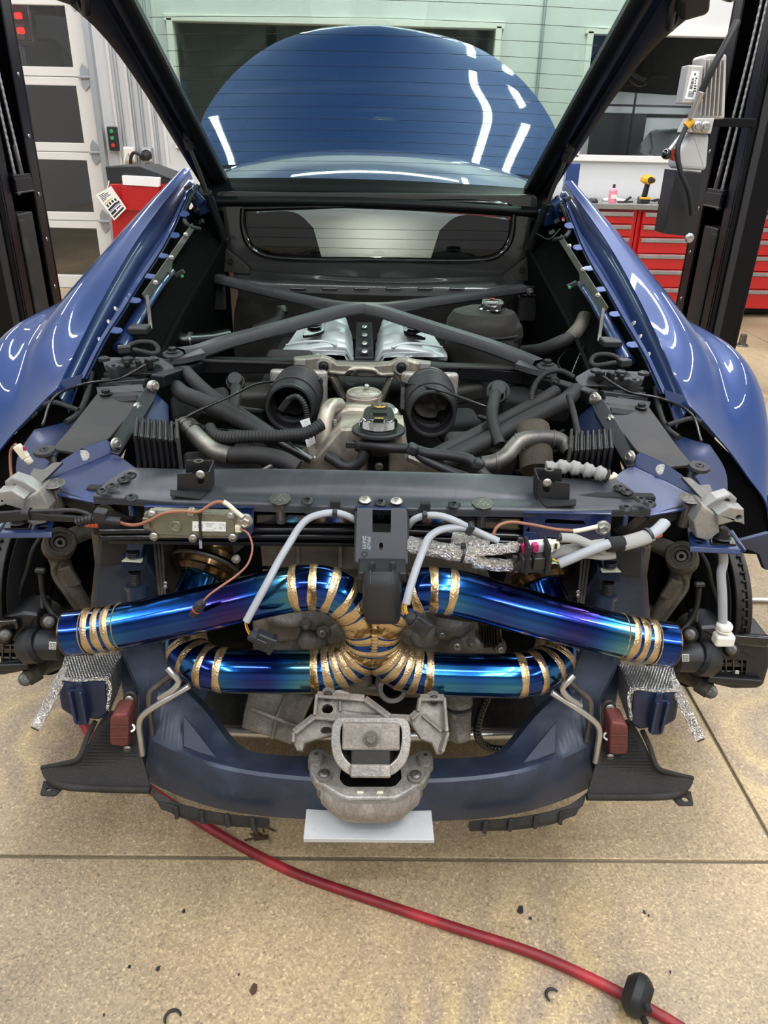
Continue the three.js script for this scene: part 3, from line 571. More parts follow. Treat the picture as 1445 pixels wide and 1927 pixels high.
// ---------------------------------------------------------------- the car: rear cross beam, side boxes, subframe
const half2 = (L) => { const r = L.map(mir).reverse(); return [...L, ...r]; };           // left half of a rail -> the whole rail
const beam = grp('rear_cross_beam', car, 'black rear cross beam bolted between two blue gusset plates');
{
  const front = half2([v3(-0.505, 0.833, -1.222), v3(-0.36, 0.832, -1.206), v3(-0.2, 0.831, -1.2), v3(-0.06, 0.83, -1.197)]);
  const lipd = front.map((q) => q.clone().add(v3(0, -0.014, 0.002)));
  const mid = half2([v3(-0.5, 0.836, -1.25), v3(-0.36, 0.836, -1.236), v3(-0.26, 0.838, -1.228), v3(-0.06, 0.838, -1.222)]);
  const fold = half2([v3(-0.49, 0.84, -1.28), v3(-0.36, 0.842, -1.262), v3(-0.2, 0.852, -1.244), v3(-0.06, 0.856, -1.238)]);
  const top = half2([v3(-0.47, 0.843, -1.325), v3(-0.35, 0.846, -1.315), v3(-0.2, 0.866, -1.278), v3(-0.06, 0.869, -1.27)]);
  const back = half2([v3(-0.46, 0.835, -1.345), v3(-0.35, 0.838, -1.335), v3(-0.2, 0.858, -1.292), v3(-0.06, 0.861, -1.284)]);
  part('beam_top', loft([lipd, front, mid, fold, top, back], 0.003, { m: 70, k: 30, flip: true }), M.beamTop, beam);
  part('beam_web', boxAt(v3(0, 0.783, -1.262), 1.06, 0.1, 0.02, 0.004), M.blackMatte, beam);
  part('beam_lower_flange', boxAt(v3(0, 0.738, -1.244), 0.98, 0.008, 0.05, 0.002), M.blackSatin, beam);
  part('front_channel', boxAt(v3(0, 0.776, -1.226), 0.62, 0.05, 0.012, 0.003), M.blackGloss, beam);
  for (let i = 0; i < 2; i++) part('harness_tube', tube([v3(-0.5, 0.763 - i * 0.012, -1.214), v3(-0.25, 0.772 - i * 0.014, -1.212), v3(0, 0.775 - i * 0.014, -1.212), v3(0.25, 0.768 - i * 0.014, -1.212), v3(0.5, 0.755 - i * 0.012, -1.214)], 0.006), M.rubberGloss, beam);
  // screws on the top
  const up = v3(0, 1, 0.12);
  for (const [u, v] of [[245, 895], [233, 903], [211, 916], [193, 925], [247, 937], [579, 943], [717, 946], [855, 950], [1166, 919], [1179, 926], [1205, 941], [1222, 949], [1177, 957]]) bolt(beam, py(u, v, 0.8435 - (u > 700 ? 0.006 : 0)), up, 0.0078, M.blackBolt, domeBolt, 'dome_screw');
  for (const [u, v] of [[687, 941], [746, 943]]) bolt(beam, py(u, v, 0.838), up, 0.0078, M.zincBolt, domeBolt, 'dome_nut');
  for (const [u, v] of [[579, 952], [717, 955], [855, 958], [247, 950], [1177, 968]]) { const q = p(u, v, -1.218); part('screw_shank', cyl(q, q.clone().add(v3(0, -0.022, 0)), 0.006, 0.006, 12), M.navyGloss, beam); }
  for (const [u, v, z, y] of [[527, 941, -1.196, 0.838], [908, 949, -1.196, 0.832]]) {
    const q = py(u, v, y); part('standoff_head', lathe([[0, 0.004], [0.012, 0.004], [0.02, 0.003], [0.0195, 0.0], [0.009, -0.008], [0, -0.008]], q, v3(0, 1, 0.15), 8, 0.4), M.steelDull, beam);
    part('standoff', cyl(q, q.clone().add(v3(0, -0.047, -0.004)), 0.0095, 0.0095, 20), M.steelDull, beam);
  }
  // hooks standing on the beam
  for (const [side, S] of sides) {
    const hook = grp('hook_bracket', beam, `black hooked bracket standing on the ${side} half of the beam`);
    const z = -1.226, q = (u, v, dz = 0) => S(p(u, v, z + dz));
    part('bracket_back', plate([q(349, 866, -0.02), q(403, 866, -0.02), q(403, 932, -0.02), q(349, 932, -0.02)], 0.004, { round: 0.004 }), M.blackSatin, hook);
    part('bracket_front', plate([q(333, 892), q(361, 890), q(361, 885), q(363, 893), q(372, 893), q(372, 908), q(374, 912), q(380, 912), q(384, 907), q(385, 890), q(394, 888), q(394, 923), q(333, 926)], 0.003, { bevel: 0.0008 }), M.blackSatin, hook);
    part('bracket_cheek', plate([q(394, 888, 0), q(403, 868, -0.02), q(403, 930, -0.02), q(394, 924, 0)], 0.003), M.blackSatin, hook);
    part('bracket_shelf', plate([q(333, 927), q(377, 923), q(395, 926, -0.01), q(377, 935, 0.02), q(320, 935, 0.02), q(320, 916, 0)], 0.004), M.blackMatte, hook);
    bolt(hook, q(374, 868, -0.012), Y1, 0.009, M.steelDull, washer, 'nut_washer'); bolt(hook, q(377, 893, 0.001), Z1, 0.0055, M.zincBolt, domeBolt);
  }
  // blue gussets at both ends
  for (const [side, S] of sides) {
    const g = grp('gusset', beam, `blue sheet gusset at the ${side} end of the cross beam`);
    const q = (u, v, z) => S(p(u, v, z));
    part('gusset_plate', plate([q(72, 912, -1.25), q(203, 854, -1.375), q(222, 857, -1.372), q(268, 888, -1.325), q(178, 936, -1.236), q(216, 944, -1.222), q(176, 946, -1.22), q(100, 930, -1.232)], 0.004, { round: 0.004 }), M.navyGloss, g);
    part('gusset_wall', plate([q(72, 912, -1.25), q(208, 855, -1.375), q(211, 832, -1.385), q(199, 826, -1.388), q(156, 842, -1.35), q(116, 866, -1.31)], 0.004, { round: 0.003, holes: [{ c: q(157, 857, -1.345), r: 0.006, ry: 0.012 }] }), M.navyGloss, g);
    const o = q(157, 857, -1.338); part('oval_plug', lathe([[0, 0.001], [0.009, 0.001], [0.011, 0], [0.011, -0.004], [0, -0.004]], o, toEye(o).add(v3(0, 0.3, 0)), 20), M.machined, g);
    part('gusset_fold', plate([q(72, 912, -1.25), q(176, 946, -1.22), q(180, 956, -1.225), q(85, 926, -1.25)], 0.004), M.blackMatte, g);
    part('lower_brace', plate([q(85, 926, -1.255), q(182, 956, -1.23), q(250, 975, -1.24), q(240, 985, -1.245), q(150, 968, -1.25)], 0.006), M.blackMatte, g);
    const d = q(101, 911, -1.238); part('spacer_disc', lathe([[0, 0.003], [0.018, 0.003], [0.02, 0.0015], [0.0185, 0], [0, 0]], d, v3(0, 1, 0.1), 28), M.steelDull, g);
    part('spacer_tube', cyl(d.clone().add(v3(0, -0.008, -0.002)), d.clone().add(v3(0, -0.058, -0.004)), 0.0105, 0.0105, 22), M.steelDull, g);
    part('gusset_strut', plate([q(178, 950, -1.235), q(205, 950, -1.235), q(240, 985, -1.24), q(222, 987, -1.24)], 0.01), M.blackSatin, g);
  }
}
for (const [side, S] of sides) {
  const q = (u, v, z) => S(p(u, v, z));
  // black box beam from the tail to the wheel arch
  const b = grp('side_member', car, `dusty black box section behind the ${side} wheel arch`);
  part('box_top', plate([q(186, 742, -1.6), q(268, 734, -1.6), q(273, 742, -1.585), q(206, 826, -1.395), q(148, 853, -1.335), q(96, 844, -1.35), q(124, 812, -1.415)], 0.006, { round: 0.005 }), M.dustyBlack, b);
  part('box_inner_wall', plate([q(271, 738, -1.59), q(291, 722, -1.6), q(301, 716, -1.6), q(288, 760, -1.56), q(226, 852, -1.375), q(206, 856, -1.375), q(206, 826, -1.392)], 0.02, { round: 0.004 }), M.blackSatin, b);
  part('box_ledge', plate([q(180, 728, -1.62), q(268, 722, -1.62), q(272, 736, -1.6), q(184, 742, -1.6)], 0.02), M.blackSatin, b);
  part('box_slot_plate', plate([q(205, 748, -1.575), q(258, 742, -1.575), q(256, 754, -1.55), q(226, 755, -1.55)], 0.008), M.blackMatte, b);
  for (const [u, v, z] of [[289, 727, -1.585], [259, 769, -1.525], [218, 836, -1.39]]) { const c = q(u, v, z); bolt(b, c, toEye(c).multiplyScalar(0.6).add(S(v3(0.7, 0, 0)).setY(0)), 0.0088, M.zincBolt); }
  bolt(b, q(199, 741, -1.585), Y1, 0.009, M.blackBolt); 
  const e = q(85, 853, -1.32); part('eye_bush', lathe([[0, 0.005], [0.008, 0.005], [0.0085, 0.008], [0.019, 0.008], [0.021, 0.003], [0.018, 0], [0, 0]], e, v3(0, 1, 0.15), 24), M.rubber, b); bolt(b, e.clone().add(v3(0, 0.006, 0)), Y1, 0.006, M.blackBolt, domeBolt);
  part('eye_arm', tube([e, q(100, 866, -1.32), q(95, 885, -1.3)], 0.008), M.rubber, b);
  // blue skin outside the box, inside the arch
  part('arch_liner', loft([[q(60, 785, -1.62), q(120, 770, -1.62), q(185, 745, -1.62)].map((k) => k.add(v3(0, -0.03, 0))), [q(30, 842, -1.5), q(70, 842, -1.45), q(120, 815, -1.44)].map((k) => k.add(v3(0, -0.02, 0))), [q(30, 930, -1.35), q(60, 905, -1.33), q(95, 858, -1.36)].map((k) => k.add(v3(0, -0.01, 0)))], 0.004, { m: 12, k: 12 }), M.navyGloss, b);
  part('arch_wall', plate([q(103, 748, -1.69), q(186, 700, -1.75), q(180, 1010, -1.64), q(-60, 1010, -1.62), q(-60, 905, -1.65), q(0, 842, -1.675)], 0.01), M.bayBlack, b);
  part('body_panel', plate([q(286, 735, -1.64), q(318, 760, -1.62), q(318, 800, -1.58), q(258, 800, -1.54)], 0.006), M.navyGloss, b);
  // lid latch on the box: buffer, plate, bolts, cable
  const l = grp('latch_unit', car, `black lid latch with a rubber buffer and cable on the ${side} side`);
  const c = q(218, 712, -1.655);
  part('latch_base', plate([q(190, 712, -1.67), q(252, 708, -1.67), q(262, 716, -1.64), q(240, 726, -1.62), q(196, 720, -1.63)], 0.006, { round: 0.006 }), M.blackSatin, l);
  part('latch_front', plate([q(186, 720, -1.628), q(272, 714, -1.628), q(274, 728, -1.625), q(188, 738, -1.625)], 0.03, { round: 0.004 }), M.blackSatin, l);
  part('buffer', lathe([[0, 0.034], [0.004, 0.034], [0.0045, 0.03], [0.0115, 0.031], [0.0135, 0.027], [0.015, 0.004], [0.019, 0], [0, 0]], c, v3(0, 1, 0.1), 26), M.rubber, l);
  for (const [u, v] of [[196, 676], [240, 676], [288, 676], [206, 705], [282, 690]]) { const k = q(u, v, -1.7); part('latch_ear', lathe([[0, 0.004], [0.008, 0.006], [0.013, 0.003], [0.013, -0.003], [0, -0.003]], k, Y1, 18), M.blackSatin, l); bolt(l, k.clone().add(v3(0, 0.003, 0)), Y1, 0.006, M.blackBolt, domeBolt); }
  part('latch_housing', boxAt(q(248, 692, -1.71), 0.09, 0.03, 0.05, 0.008), M.plastic, l);
  part('latch_plate', plate([q(190, 672, -1.73), q(300, 672, -1.73), q(330, 690, -1.7), q(318, 706, -1.68), q(200, 700, -1.69)], 0.008, { round: 0.01 }), M.blackSatin, l);
  part('cable_loop', hose([q(225, 662, -1.74), q(240, 652, -1.76), q(262, 644, -1.78), q(288, 646, -1.78), q(298, 658, -1.76), q(290, 666, -1.73), q(268, 662, -1.72), q(250, 658, -1.72)], 0.0065, 0.004, 0.0012), M.hoseGrey, l);
  part('cable_plug', boxAt(q(234, 657, -1.73), 0.03, 0.018, 0.022, 0.004, [0, 0.3, 0]), M.plastic, l);
  for (let k = 0; k < 3; k++) part('pawl', boxAt(q(240 + k * 20, 684, -1.69), 0.012, 0.014 + k * 0.004, 0.02, 0.003, [0, 0.4 * k, 0]), M.darkSteel, l);
  part('release_cable', tube([q(275, 686, -1.68), q(225, 712, -1.64), q(160, 722, -1.62), q(105, 745, -1.62), q(80, 800, -1.5)], 0.003), M.rubberGloss, l);
  part('arch_cable', tube([q(172, 700, -1.7), q(165, 740, -1.66), q(148, 778, -1.6), q(125, 795, -1.55)], 0.007), M.hoseGrey, l);
  part('arch_cable', hose([q(84, 762, -1.64), q(100, 757, -1.64), q(128, 765, -1.62), q(148, 772, -1.6)], 0.006, 0.006, 0.001), M.hoseGrey, l);
  // machined corner bracket, its ledge and clip
  const k = grp('corner_bracket', car, `machined aluminium corner bracket at the ${side} end of the cross beam`);
  part('bracket_body', plate([q(46, 940, -1.2), q(75, 922, -1.2), q(92, 955, -1.2), q(85, 985, -1.2), q(62, 990, -1.2), q(40, 972, -1.2)], 0.05, { bevel: 0.003 }), M.machined, k);
  part('bracket_prong', plate([q(8, 907, -1.215), q(22, 899, -1.215), q(48, 908, -1.215), q(72, 924, -1.215), q(46, 938, -1.215), q(12, 928, -1.215)], 0.03, { bevel: 0.003, holes: [{ c: q(28, 913, -1.215), r: 0.0055 }] }), M.machined, k);
  part('bracket_prong', plate([q(-6, 926, -1.19), q(22, 923, -1.19), q(46, 938, -1.19), q(44, 960, -1.19), q(10, 950, -1.19), q(-8, 956, -1.19)], 0.03, { bevel: 0.003, holes: [{ c: q(4, 943, -1.19), r: 0.005 }] }), M.machined, k);
  part('bracket_tongue', plate([q(62, 880, -1.26), q(82, 884, -1.26), q(100, 870, -1.27), q(118, 868, -1.27), q(76, 912, -1.24), q(48, 906, -1.24)], 0.008, { round: 0.004 }), M.steelDull, k);
  part('ledge', plate([py(104, 962, 0.778), py(26, 972, 0.778), py(-6, 1003, 0.778), py(97, 1002, 0.778)].map(S), 0.004, { round: 0.003, holes: [{ c: S(py(80, 992, 0.778)), r: 0.009 }] }), M.navyGloss, k);
  part('ledge_lip', plate([py(-6, 1003, 0.779), py(97, 1002, 0.779), py(97, 1012, 0.771), py(-6, 1013, 0.771)].map(S), 0.003), M.navyGloss, k);
  part('ledge_wall', plate([q(26, 965, -1.245), q(14, 968, -1.24), q(-10, 1000, -1.165), q(-8, 1008, -1.165)], 0.004), M.navyGloss, k);
  part('clip_base', plate([py(60, 978, 0.781), py(12, 980, 0.781), py(6, 994, 0.781), py(58, 994, 0.781)].map(S), 0.01, { round: 0.004 }), M.blackGloss, k);
  const cc = S(py(36, 982, 0.785)); part('clip_knob', lathe([[0, 0.02], [0.008, 0.02], [0.009, 0.016], [0.009, 0.012], [0.013, 0.011], [0.013, 0.002], [0.016, 0], [0, 0]], cc, Y1, 18), M.rubber, k);
}
// fasteners and plug by the left arch only
{
  const o = p(42, 850, -1.4), g = grp('loose_plug', car, 'cream plug connector hanging free by the left arch');
  part('plug_body', bar(p(31, 838, -1.4), p(50, 862, -1.4), 0.016, 0.013, Z1, 0.003), M.creamPlastic, g);
  part('plug_nose', cyl(p(50, 862, -1.4), p(59, 872, -1.4), 0.008, 0.007, 16), M.creamPlastic, g);
  part('plug_lock', boxAt(p(46, 844, -1.391), 0.006, 0.009, 0.004, 0.001), M.magenta, g);
  part('plug_lead', tube([p(30, 836, -1.405), p(20, 850, -1.42), p(22, 900, -1.4), p(30, 930, -1.36)], 0.003), M.copperWire, g);
}
// towers, struts and the bent lower subframe
for (const [side, S] of sides) {
  const q = (u, v, z) => S(p(u, v, z));
  const t = grp('frame_tower', car, `dark navy frame tower behind the ${side} exhaust tip`);
  part('tower_panel', plate([q(186, 985, -1.3), q(258, 985, -1.3), q(280, 1060, -1.3), q(320, 1130, -1.29), q(310, 1200, -1.28), q(200, 1190, -1.28), q(176, 1150, -1.29)], 0.06, { bevel: 0.006 }), M.navyDusty, t);
  part('tower_upper', plate([q(189, 985, -1.285), q(252, 985, -1.285), q(240, 1060, -1.285), q(189, 1068, -1.285)], 0.012, { bevel: 0.004 }), M.plasticDusty, t);
  part('tower_flange', plate([q(168, 975, -1.3), q(184, 975, -1.3), q(190, 1072, -1.3), q(178, 1150, -1.3), q(170, 1140, -1.3), q(178, 1060, -1.3)], 0.01), M.armCast, t);
  part('tower_strut', bar(q(265, 985, -1.275), q(252, 1050, -1.255), 0.03, 0.014, Z1, 0.003), M.navyGloss, t);
  part('strut_tube', tube([q(258, 1100, -1.25), q(262, 1150, -1.24), q(262, 1230, -1.22)], 0.022, { n: 20 }), M.navyDusty, t);
  const j = grp('threaded_stop', car, `blue block with a cream top and threaded bolt on the ${side} tower`);
  part('stop_block', plate([q(230, 1056, -1.24), q(267, 1058, -1.24), q(276, 1045, -1.25), q(274, 1066, -1.25), q(266, 1077, -1.24), q(231, 1074, -1.24)], 0.035, { bevel: 0.001 }), M.navyDusty, j);
  part('stop_top', plate([q(229, 1055, -1.237), q(266, 1057, -1.237), q(276, 1043, -1.27), q(244, 1041, -1.27)], 0.003), M.jigCream, j);
  const c = q(252, 1046, -1.252); part('bolt_head', tube([c, c.clone().add(v3(0, 0.012, 0))], ribbed(0.0125, 0.004, 0.0015), { step: 0.0008, n: 20 }), M.blackBolt, j);
  part('thread', tube([q(253, 1076, -1.252), q(254, 1104, -1.252)], ribbed(0.0115, 0.0036, 0.002), { step: 0.0007, n: 20 }), M.darkSteel, j);
  part('nut_washer', lathe([[0.006, 0.004], [0.02, 0.003], [0.022, 0], [0.02, -0.003], [0.006, -0.003]], q(256, 1104, -1.25), Y1, 26), M.steelDull, j);
  // bright ribbed heat shield strip beside the tower
  const h = grp('heat_shield', car, `bright folded heat shield strip beside the ${side} tower`);
  for (let k = 0; k < 3; k++) part('shield_fold', bar(q(291 + k * 7, 1012, -1.31), q(302 + k * 5, 1125, -1.28), 0.006, 0.012, Z1, 0.002), M.steelDull, h);
  part('shield_sheet', plate([q(294, 1012, -1.33), q(332, 1012, -1.36), q(345, 1120, -1.34), q(305, 1128, -1.29)], 0.003), M.steelDull, h);
  for (let k = 0; k < 2; k++) bolt(h, q(311, 1098 + k * 7, -1.275), Z1, 0.003, M.steel, domeBolt, 'rivet');
}
{
  const s = grp('subframe', car, 'bent navy lower subframe beam with slanted legs');
  const H = (L) => half2(L.map(([u, v, z]) => p(u, v, z)));
  const a = H([[308, 1262, -1.17], [378, 1330, -1.13], [455, 1420, -1.06], [515, 1432, -1.045], [610, 1436, -1.04], [685, 1438, -1.04]]);
  const a2 = H([[298, 1300, -1.13], [345, 1370, -1.09], [430, 1427, -1.035], [505, 1440, -1.025], [608, 1446, -1.02], [685, 1448, -1.02]]);
  const b = H([[283, 1385, -1.075], [335, 1410, -1.05], [405, 1437, -1.01], [485, 1453, -0.995], [600, 1464, -0.985], [685, 1467, -0.982]]);
  const b2 = b.map((q) => q.clone().add(v3(0, -0.004, 0.004)));
  const c = H([[274, 1440, -1.06], [330, 1463, -1.035], [400, 1485, -0.995], [480, 1498, -0.98], [600, 1507, -0.972], [685, 1509, -0.97]]);
  const d = H([[268, 1464, -1.06], [330, 1494, -1.035], [400, 1518, -1.0], [480, 1533, -0.985], [600, 1542, -0.978], [685, 1545, -0.976]]);
  const e = d.map((q) => q.clone().add(v3(0, 0.01, -0.09))), f = a.map((q) => q.clone().add(v3(0, -0.015, -0.03)));
  part('subframe_beam', loft([a, a2, b, b2, c, d, e, f, a.map((q) => q.clone())], 0.001, { sharp: true, m: 80, flip: true, crease: 0.5 }), M.navyDusty, s);
  for (const [side, S] of sides) {
    const q = (u, v, z) => S(p(u, v, z));
    part('subframe_leg', plate([q(238, 1180, -1.2), q(300, 1190, -1.2), q(330, 1265, -1.16), q(288, 1390, -1.08), q(282, 1470, -1.06), q(262, 1462, -1.06), q(254, 1400, -1.08), q(258, 1310, -1.13), q(228, 1240, -1.17)], 0.05, { bevel: 0.008, round: 0.01 }), M.navyDusty, s);
    part('leg_gusset', plate([q(345, 1345, -1.09), q(412, 1432, -1.025), q(345, 1405, -1.05)], 0.004), M.navyDusty, s);
    part('leg_web', plate([q(290, 1210, -1.22), q(420, 1240, -1.24), q(380, 1335, -1.15), q(310, 1290, -1.16)], 0.02, { bevel: 0.004 }), M.navyDusty, s);
    part('leg_outer', plate([q(222, 1180, -1.22), q(250, 1180, -1.22), q(256, 1310, -1.15), q(230, 1310, -1.16), q(222, 1260, -1.19)], 0.04, { bevel: 0.006 }), M.navyDusty, s);
    // red rubber hanger on its tabs
    const r = grp('rubber_hanger', car, `red rubber exhaust hanger on the ${side} leg of the subframe`);
    part('hanger_block', plate([q(207, 1352, -1.045), q(213, 1346, -1.045), q(238, 1344, -1.045), q(242, 1352, -1.045), q(241, 1402, -1.045), q(232, 1406, -1.045), q(209, 1403, -1.045), q(206, 1398, -1.045)], 0.045, { round: 0.004, bevel: 0.003 }), M.redRubber, r);
    part('hanger_cheek', plate([q(240, 1348, -1.048), q(256, 1332, -1.095), q(256, 1392, -1.095), q(241, 1404, -1.048)], 0.012, { round: 0.004, bevel: 0.002, holes: [{ c: q(247, 1370, -1.07), r: 0.007, ry: 0.017 }] }), M.redRubber, r);
    part('hanger_sleeve', lathe([[0.004, 0.003], [0.0075, 0.003], [0.0075, -0.01], [0.004, -0.01]], q(247, 1370, -1.067), toEye(q(247, 1370, -1.067)), 18), M.steel, r);
    for (const v of [1368, 1388]) part('hanger_groove', bar(q(207, v, -1.043), q(240, v, -1.043), 0.0012, 0.0012, Y1, 0.0005), M.redRubber, r);
    part('hanger_tab', plate([q(231, 1310, -1.09), q(240, 1302, -1.09), q(251, 1304, -1.09), q(257, 1312, -1.09), q(256, 1330, -1.09), q(231, 1328, -1.09)], 0.004, { round: 0.004 }), M.steelDull, r);
    bolt(r, q(243, 1316, -1.087), Z1, 0.0055, M.zincBolt, domeBolt);
    part('hanger_tab', plate([q(229, 1407, -1.06), q(248, 1403, -1.06), q(254, 1398, -1.06), q(252, 1414, -1.06), q(238, 1417, -1.06)], 0.004, { round: 0.003 }), M.steelDull, r);
    bolt(r, q(240, 1410, -1.057), Z1, 0.0055, M.zincBolt, domeBolt);
    // steel hanger rods
    part('hanger_rod', tube([q(356, 1291, -1.06), q(320, 1312, -1.05), q(280, 1337, -1.045), q(266, 1350, -1.045), q(262, 1364, -1.045), q(265, 1395, -1.045), q(268, 1420, -1.045)], 0.0058, { tension: 0.15, n: 16 }), M.steel, car, `bent steel exhaust hanger rod on the ${side}`);
    part('hanger_rod', tube([q(315, 1257, -1.06), q(326, 1270, -1.055), q(336, 1282, -1.055), q(330, 1294, -1.05), q(300, 1314, -1.055)], 0.0055, { tension: 0.3, n: 16 }), M.steel, car);
    part('hanger_rod', tube([q(322, 1270, -1.075), q(300, 1288, -1.075), q(283, 1303, -1.08), q(280, 1316, -1.08), q(283, 1350, -1.08), q(287, 1382, -1.075)], 0.0052, { tension: 0.3, n: 16 }), M.steelDull, car);
    // quilted foil box with a blue end cap, and its hanging strap
    const fb = grp('foil_box', car, `quilted foil heat wrap with a navy end cap under the ${side} exhaust tip`);
    part('wrap_top', plate([q(122, 1232, -1.18), q(228, 1232, -1.2), q(205, 1279, -1.075), q(110, 1276, -1.075)], 0.008, { bevel: 0.003 }), M.quilt, fb);
    part('wrap_side', plate([q(228, 1232, -1.2), q(228, 1290, -1.17), q(210, 1340, -1.08), q(202, 1336, -1.075), q(204, 1277, -1.075)], 0.006, { bevel: 0.002 }), M.quilt, fb);
    part('wrap_hem', tube([q(109, 1277, -1.07), q(150, 1280, -1.07), q(203, 1281, -1.07), q(202, 1336, -1.07)], 0.003, { tension: 0.05 }), M.foil, fb);
    part('end_cap', plate([q(105, 1280, -1.07), q(198, 1282, -1.07), q(202, 1345, -1.07), q(188, 1356, -1.07), q(140, 1352, -1.07), q(114, 1336, -1.07)], 0.012, { round: 0.006, bevel: 0.006 }), M.navy, fb);
    part('cap_channel', plate([q(128, 1302, -1.058), q(141, 1301, -1.058), q(144, 1284, -1.066), q(154, 1285, -1.066), q(156, 1301, -1.058), q(165, 1362, -1.058), q(160, 1365, -1.058), q(142, 1364, -1.058), q(138, 1358, -1.058)], 0.012, { bevel: 0.002 }), M.navy, fb);
    for (const [u0, u1] of [[131, 143], [152, 162]]) part('channel_rail', bar(q(u0, 1302, -1.054), q(u1, 1360, -1.054), 0.005, 0.006, Z1, 0.001), M.navyGloss, fb);
    bolt(fb, q(149, 1288, -1.06), Z1, 0.004, M.navy, domeBolt);
    part('foil_strap', plate([q(112, 1262, -1.09), q(130, 1240, -1.1), q(120, 1290, -1.07), q(104, 1318, -1.04), q(76, 1374, -1.01), q(55, 1366, -1.01), q(70, 1340, -1.02), q(96, 1290, -1.06)], 0.006, { bevel: 0.0025 }), M.foil, fb, 'loose end of foil wrap hanging down');
    part('strap_core', plate([q(57, 1366, -1.013), q(74, 1373, -1.013), q(71, 1377, -1.013), q(58, 1371, -1.013)], 0.004), M.armCast, fb);
    // wing of the undertray
    const w = grp('undertray_wing', car, `black ribbed undertray wing below the ${side} exhaust tip`);
    const wing = [[205, 1335, 0.43], [262, 1350, 0.42], [262, 1420, 0.385], [283, 1488, 0.335], [200, 1486, 0.33], [122, 1481, 0.328], [92, 1470, 0.325], [80, 1448, 0.34], [120, 1440, 0.355], [148, 1430, 0.37], [165, 1390, 0.4], [180, 1360, 0.425]].map(([u, v, y]) => S(py(u, v, y)));
    part('wing_sheet', plate(wing, 0.005, { round: 0.01, bevel: 0.002 }), M.undertray, w);
    part('wing_edge', tube([wing[11], wing[10], wing[9], wing[8], wing[7]].map((k) => k.clone().add(v3(0, 0.004, 0))), 0.005, { n: 10 }), M.undertray, w);
    part('wing_edge', tube([wing[6], wing[5], wing[4], wing[3]].map((k) => k.clone().add(v3(0, 0.002, 0))), 0.007, { n: 10 }), M.undertray, w);
    part('wing_foot', plate([S(py(82, 1468, 0.322)), S(py(118, 1482, 0.322)), S(py(103, 1498, 0.315)), S(py(74, 1496, 0.315))], 0.005, { round: 0.004, holes: [{ c: S(py(91, 1485, 0.319)), r: 0.0065, ry: 0.0045 }] }), M.undertray, w);
    for (let k = 0; k < 14; k++) { const v = 1362 + k * 6.4, y = lerp(0.422, 0.352, k / 13) + 0.002, u0 = 192 - k * 3.4, u1 = Math.min(258, 238 + k * 2); part('wing_rib', bar(S(py(u0, v, y)), S(py(u1, v + 3, y)), 0.003, 0.002, Y1, 0.0008), M.undertray, w); }
    // torn lip of the undertray under the beam
    part('tray_lip', loft([[[285, 1480, 0.33], [312, 1500, 0.325], [345, 1515, 0.325], [420, 1532, 0.322], [505, 1542, 0.322]], [[288, 1500, 0.325], [318, 1524, 0.315], [345, 1536, 0.31], [420, 1550, 0.306], [507, 1555, 0.306]], [[292, 1506, 0.318], [322, 1530, 0.306], [348, 1541, 0.302], [421, 1554, 0.298], [504, 1559, 0.298]]].map((L) => L.map(([u, v, y]) => S(py(u, v, y)))), 0.004, { m: 20, k: 4, flip: side === 'right' }), M.undertray, car);
    for (let k = 0; k < 4; k++) { const u = 330 + k * 48, v = 1524 + k * 9.5 - k * k * 0.8; part('tray_rib', bar(S(py(u, v - 8, 0.326)), S(py(u + 3, v + 16, 0.305)), 0.008, 0.012, Y1, 0.002), M.undertray, car); }
    part('tray_tab', plate([S(py(296, 1508, 0.33)), S(py(332, 1516, 0.325)), S(py(330, 1534, 0.31)), S(py(318, 1528, 0.315)), S(py(302, 1524, 0.32))], 0.006, { round: 0.004 }), M.undertray, car);
  }
}
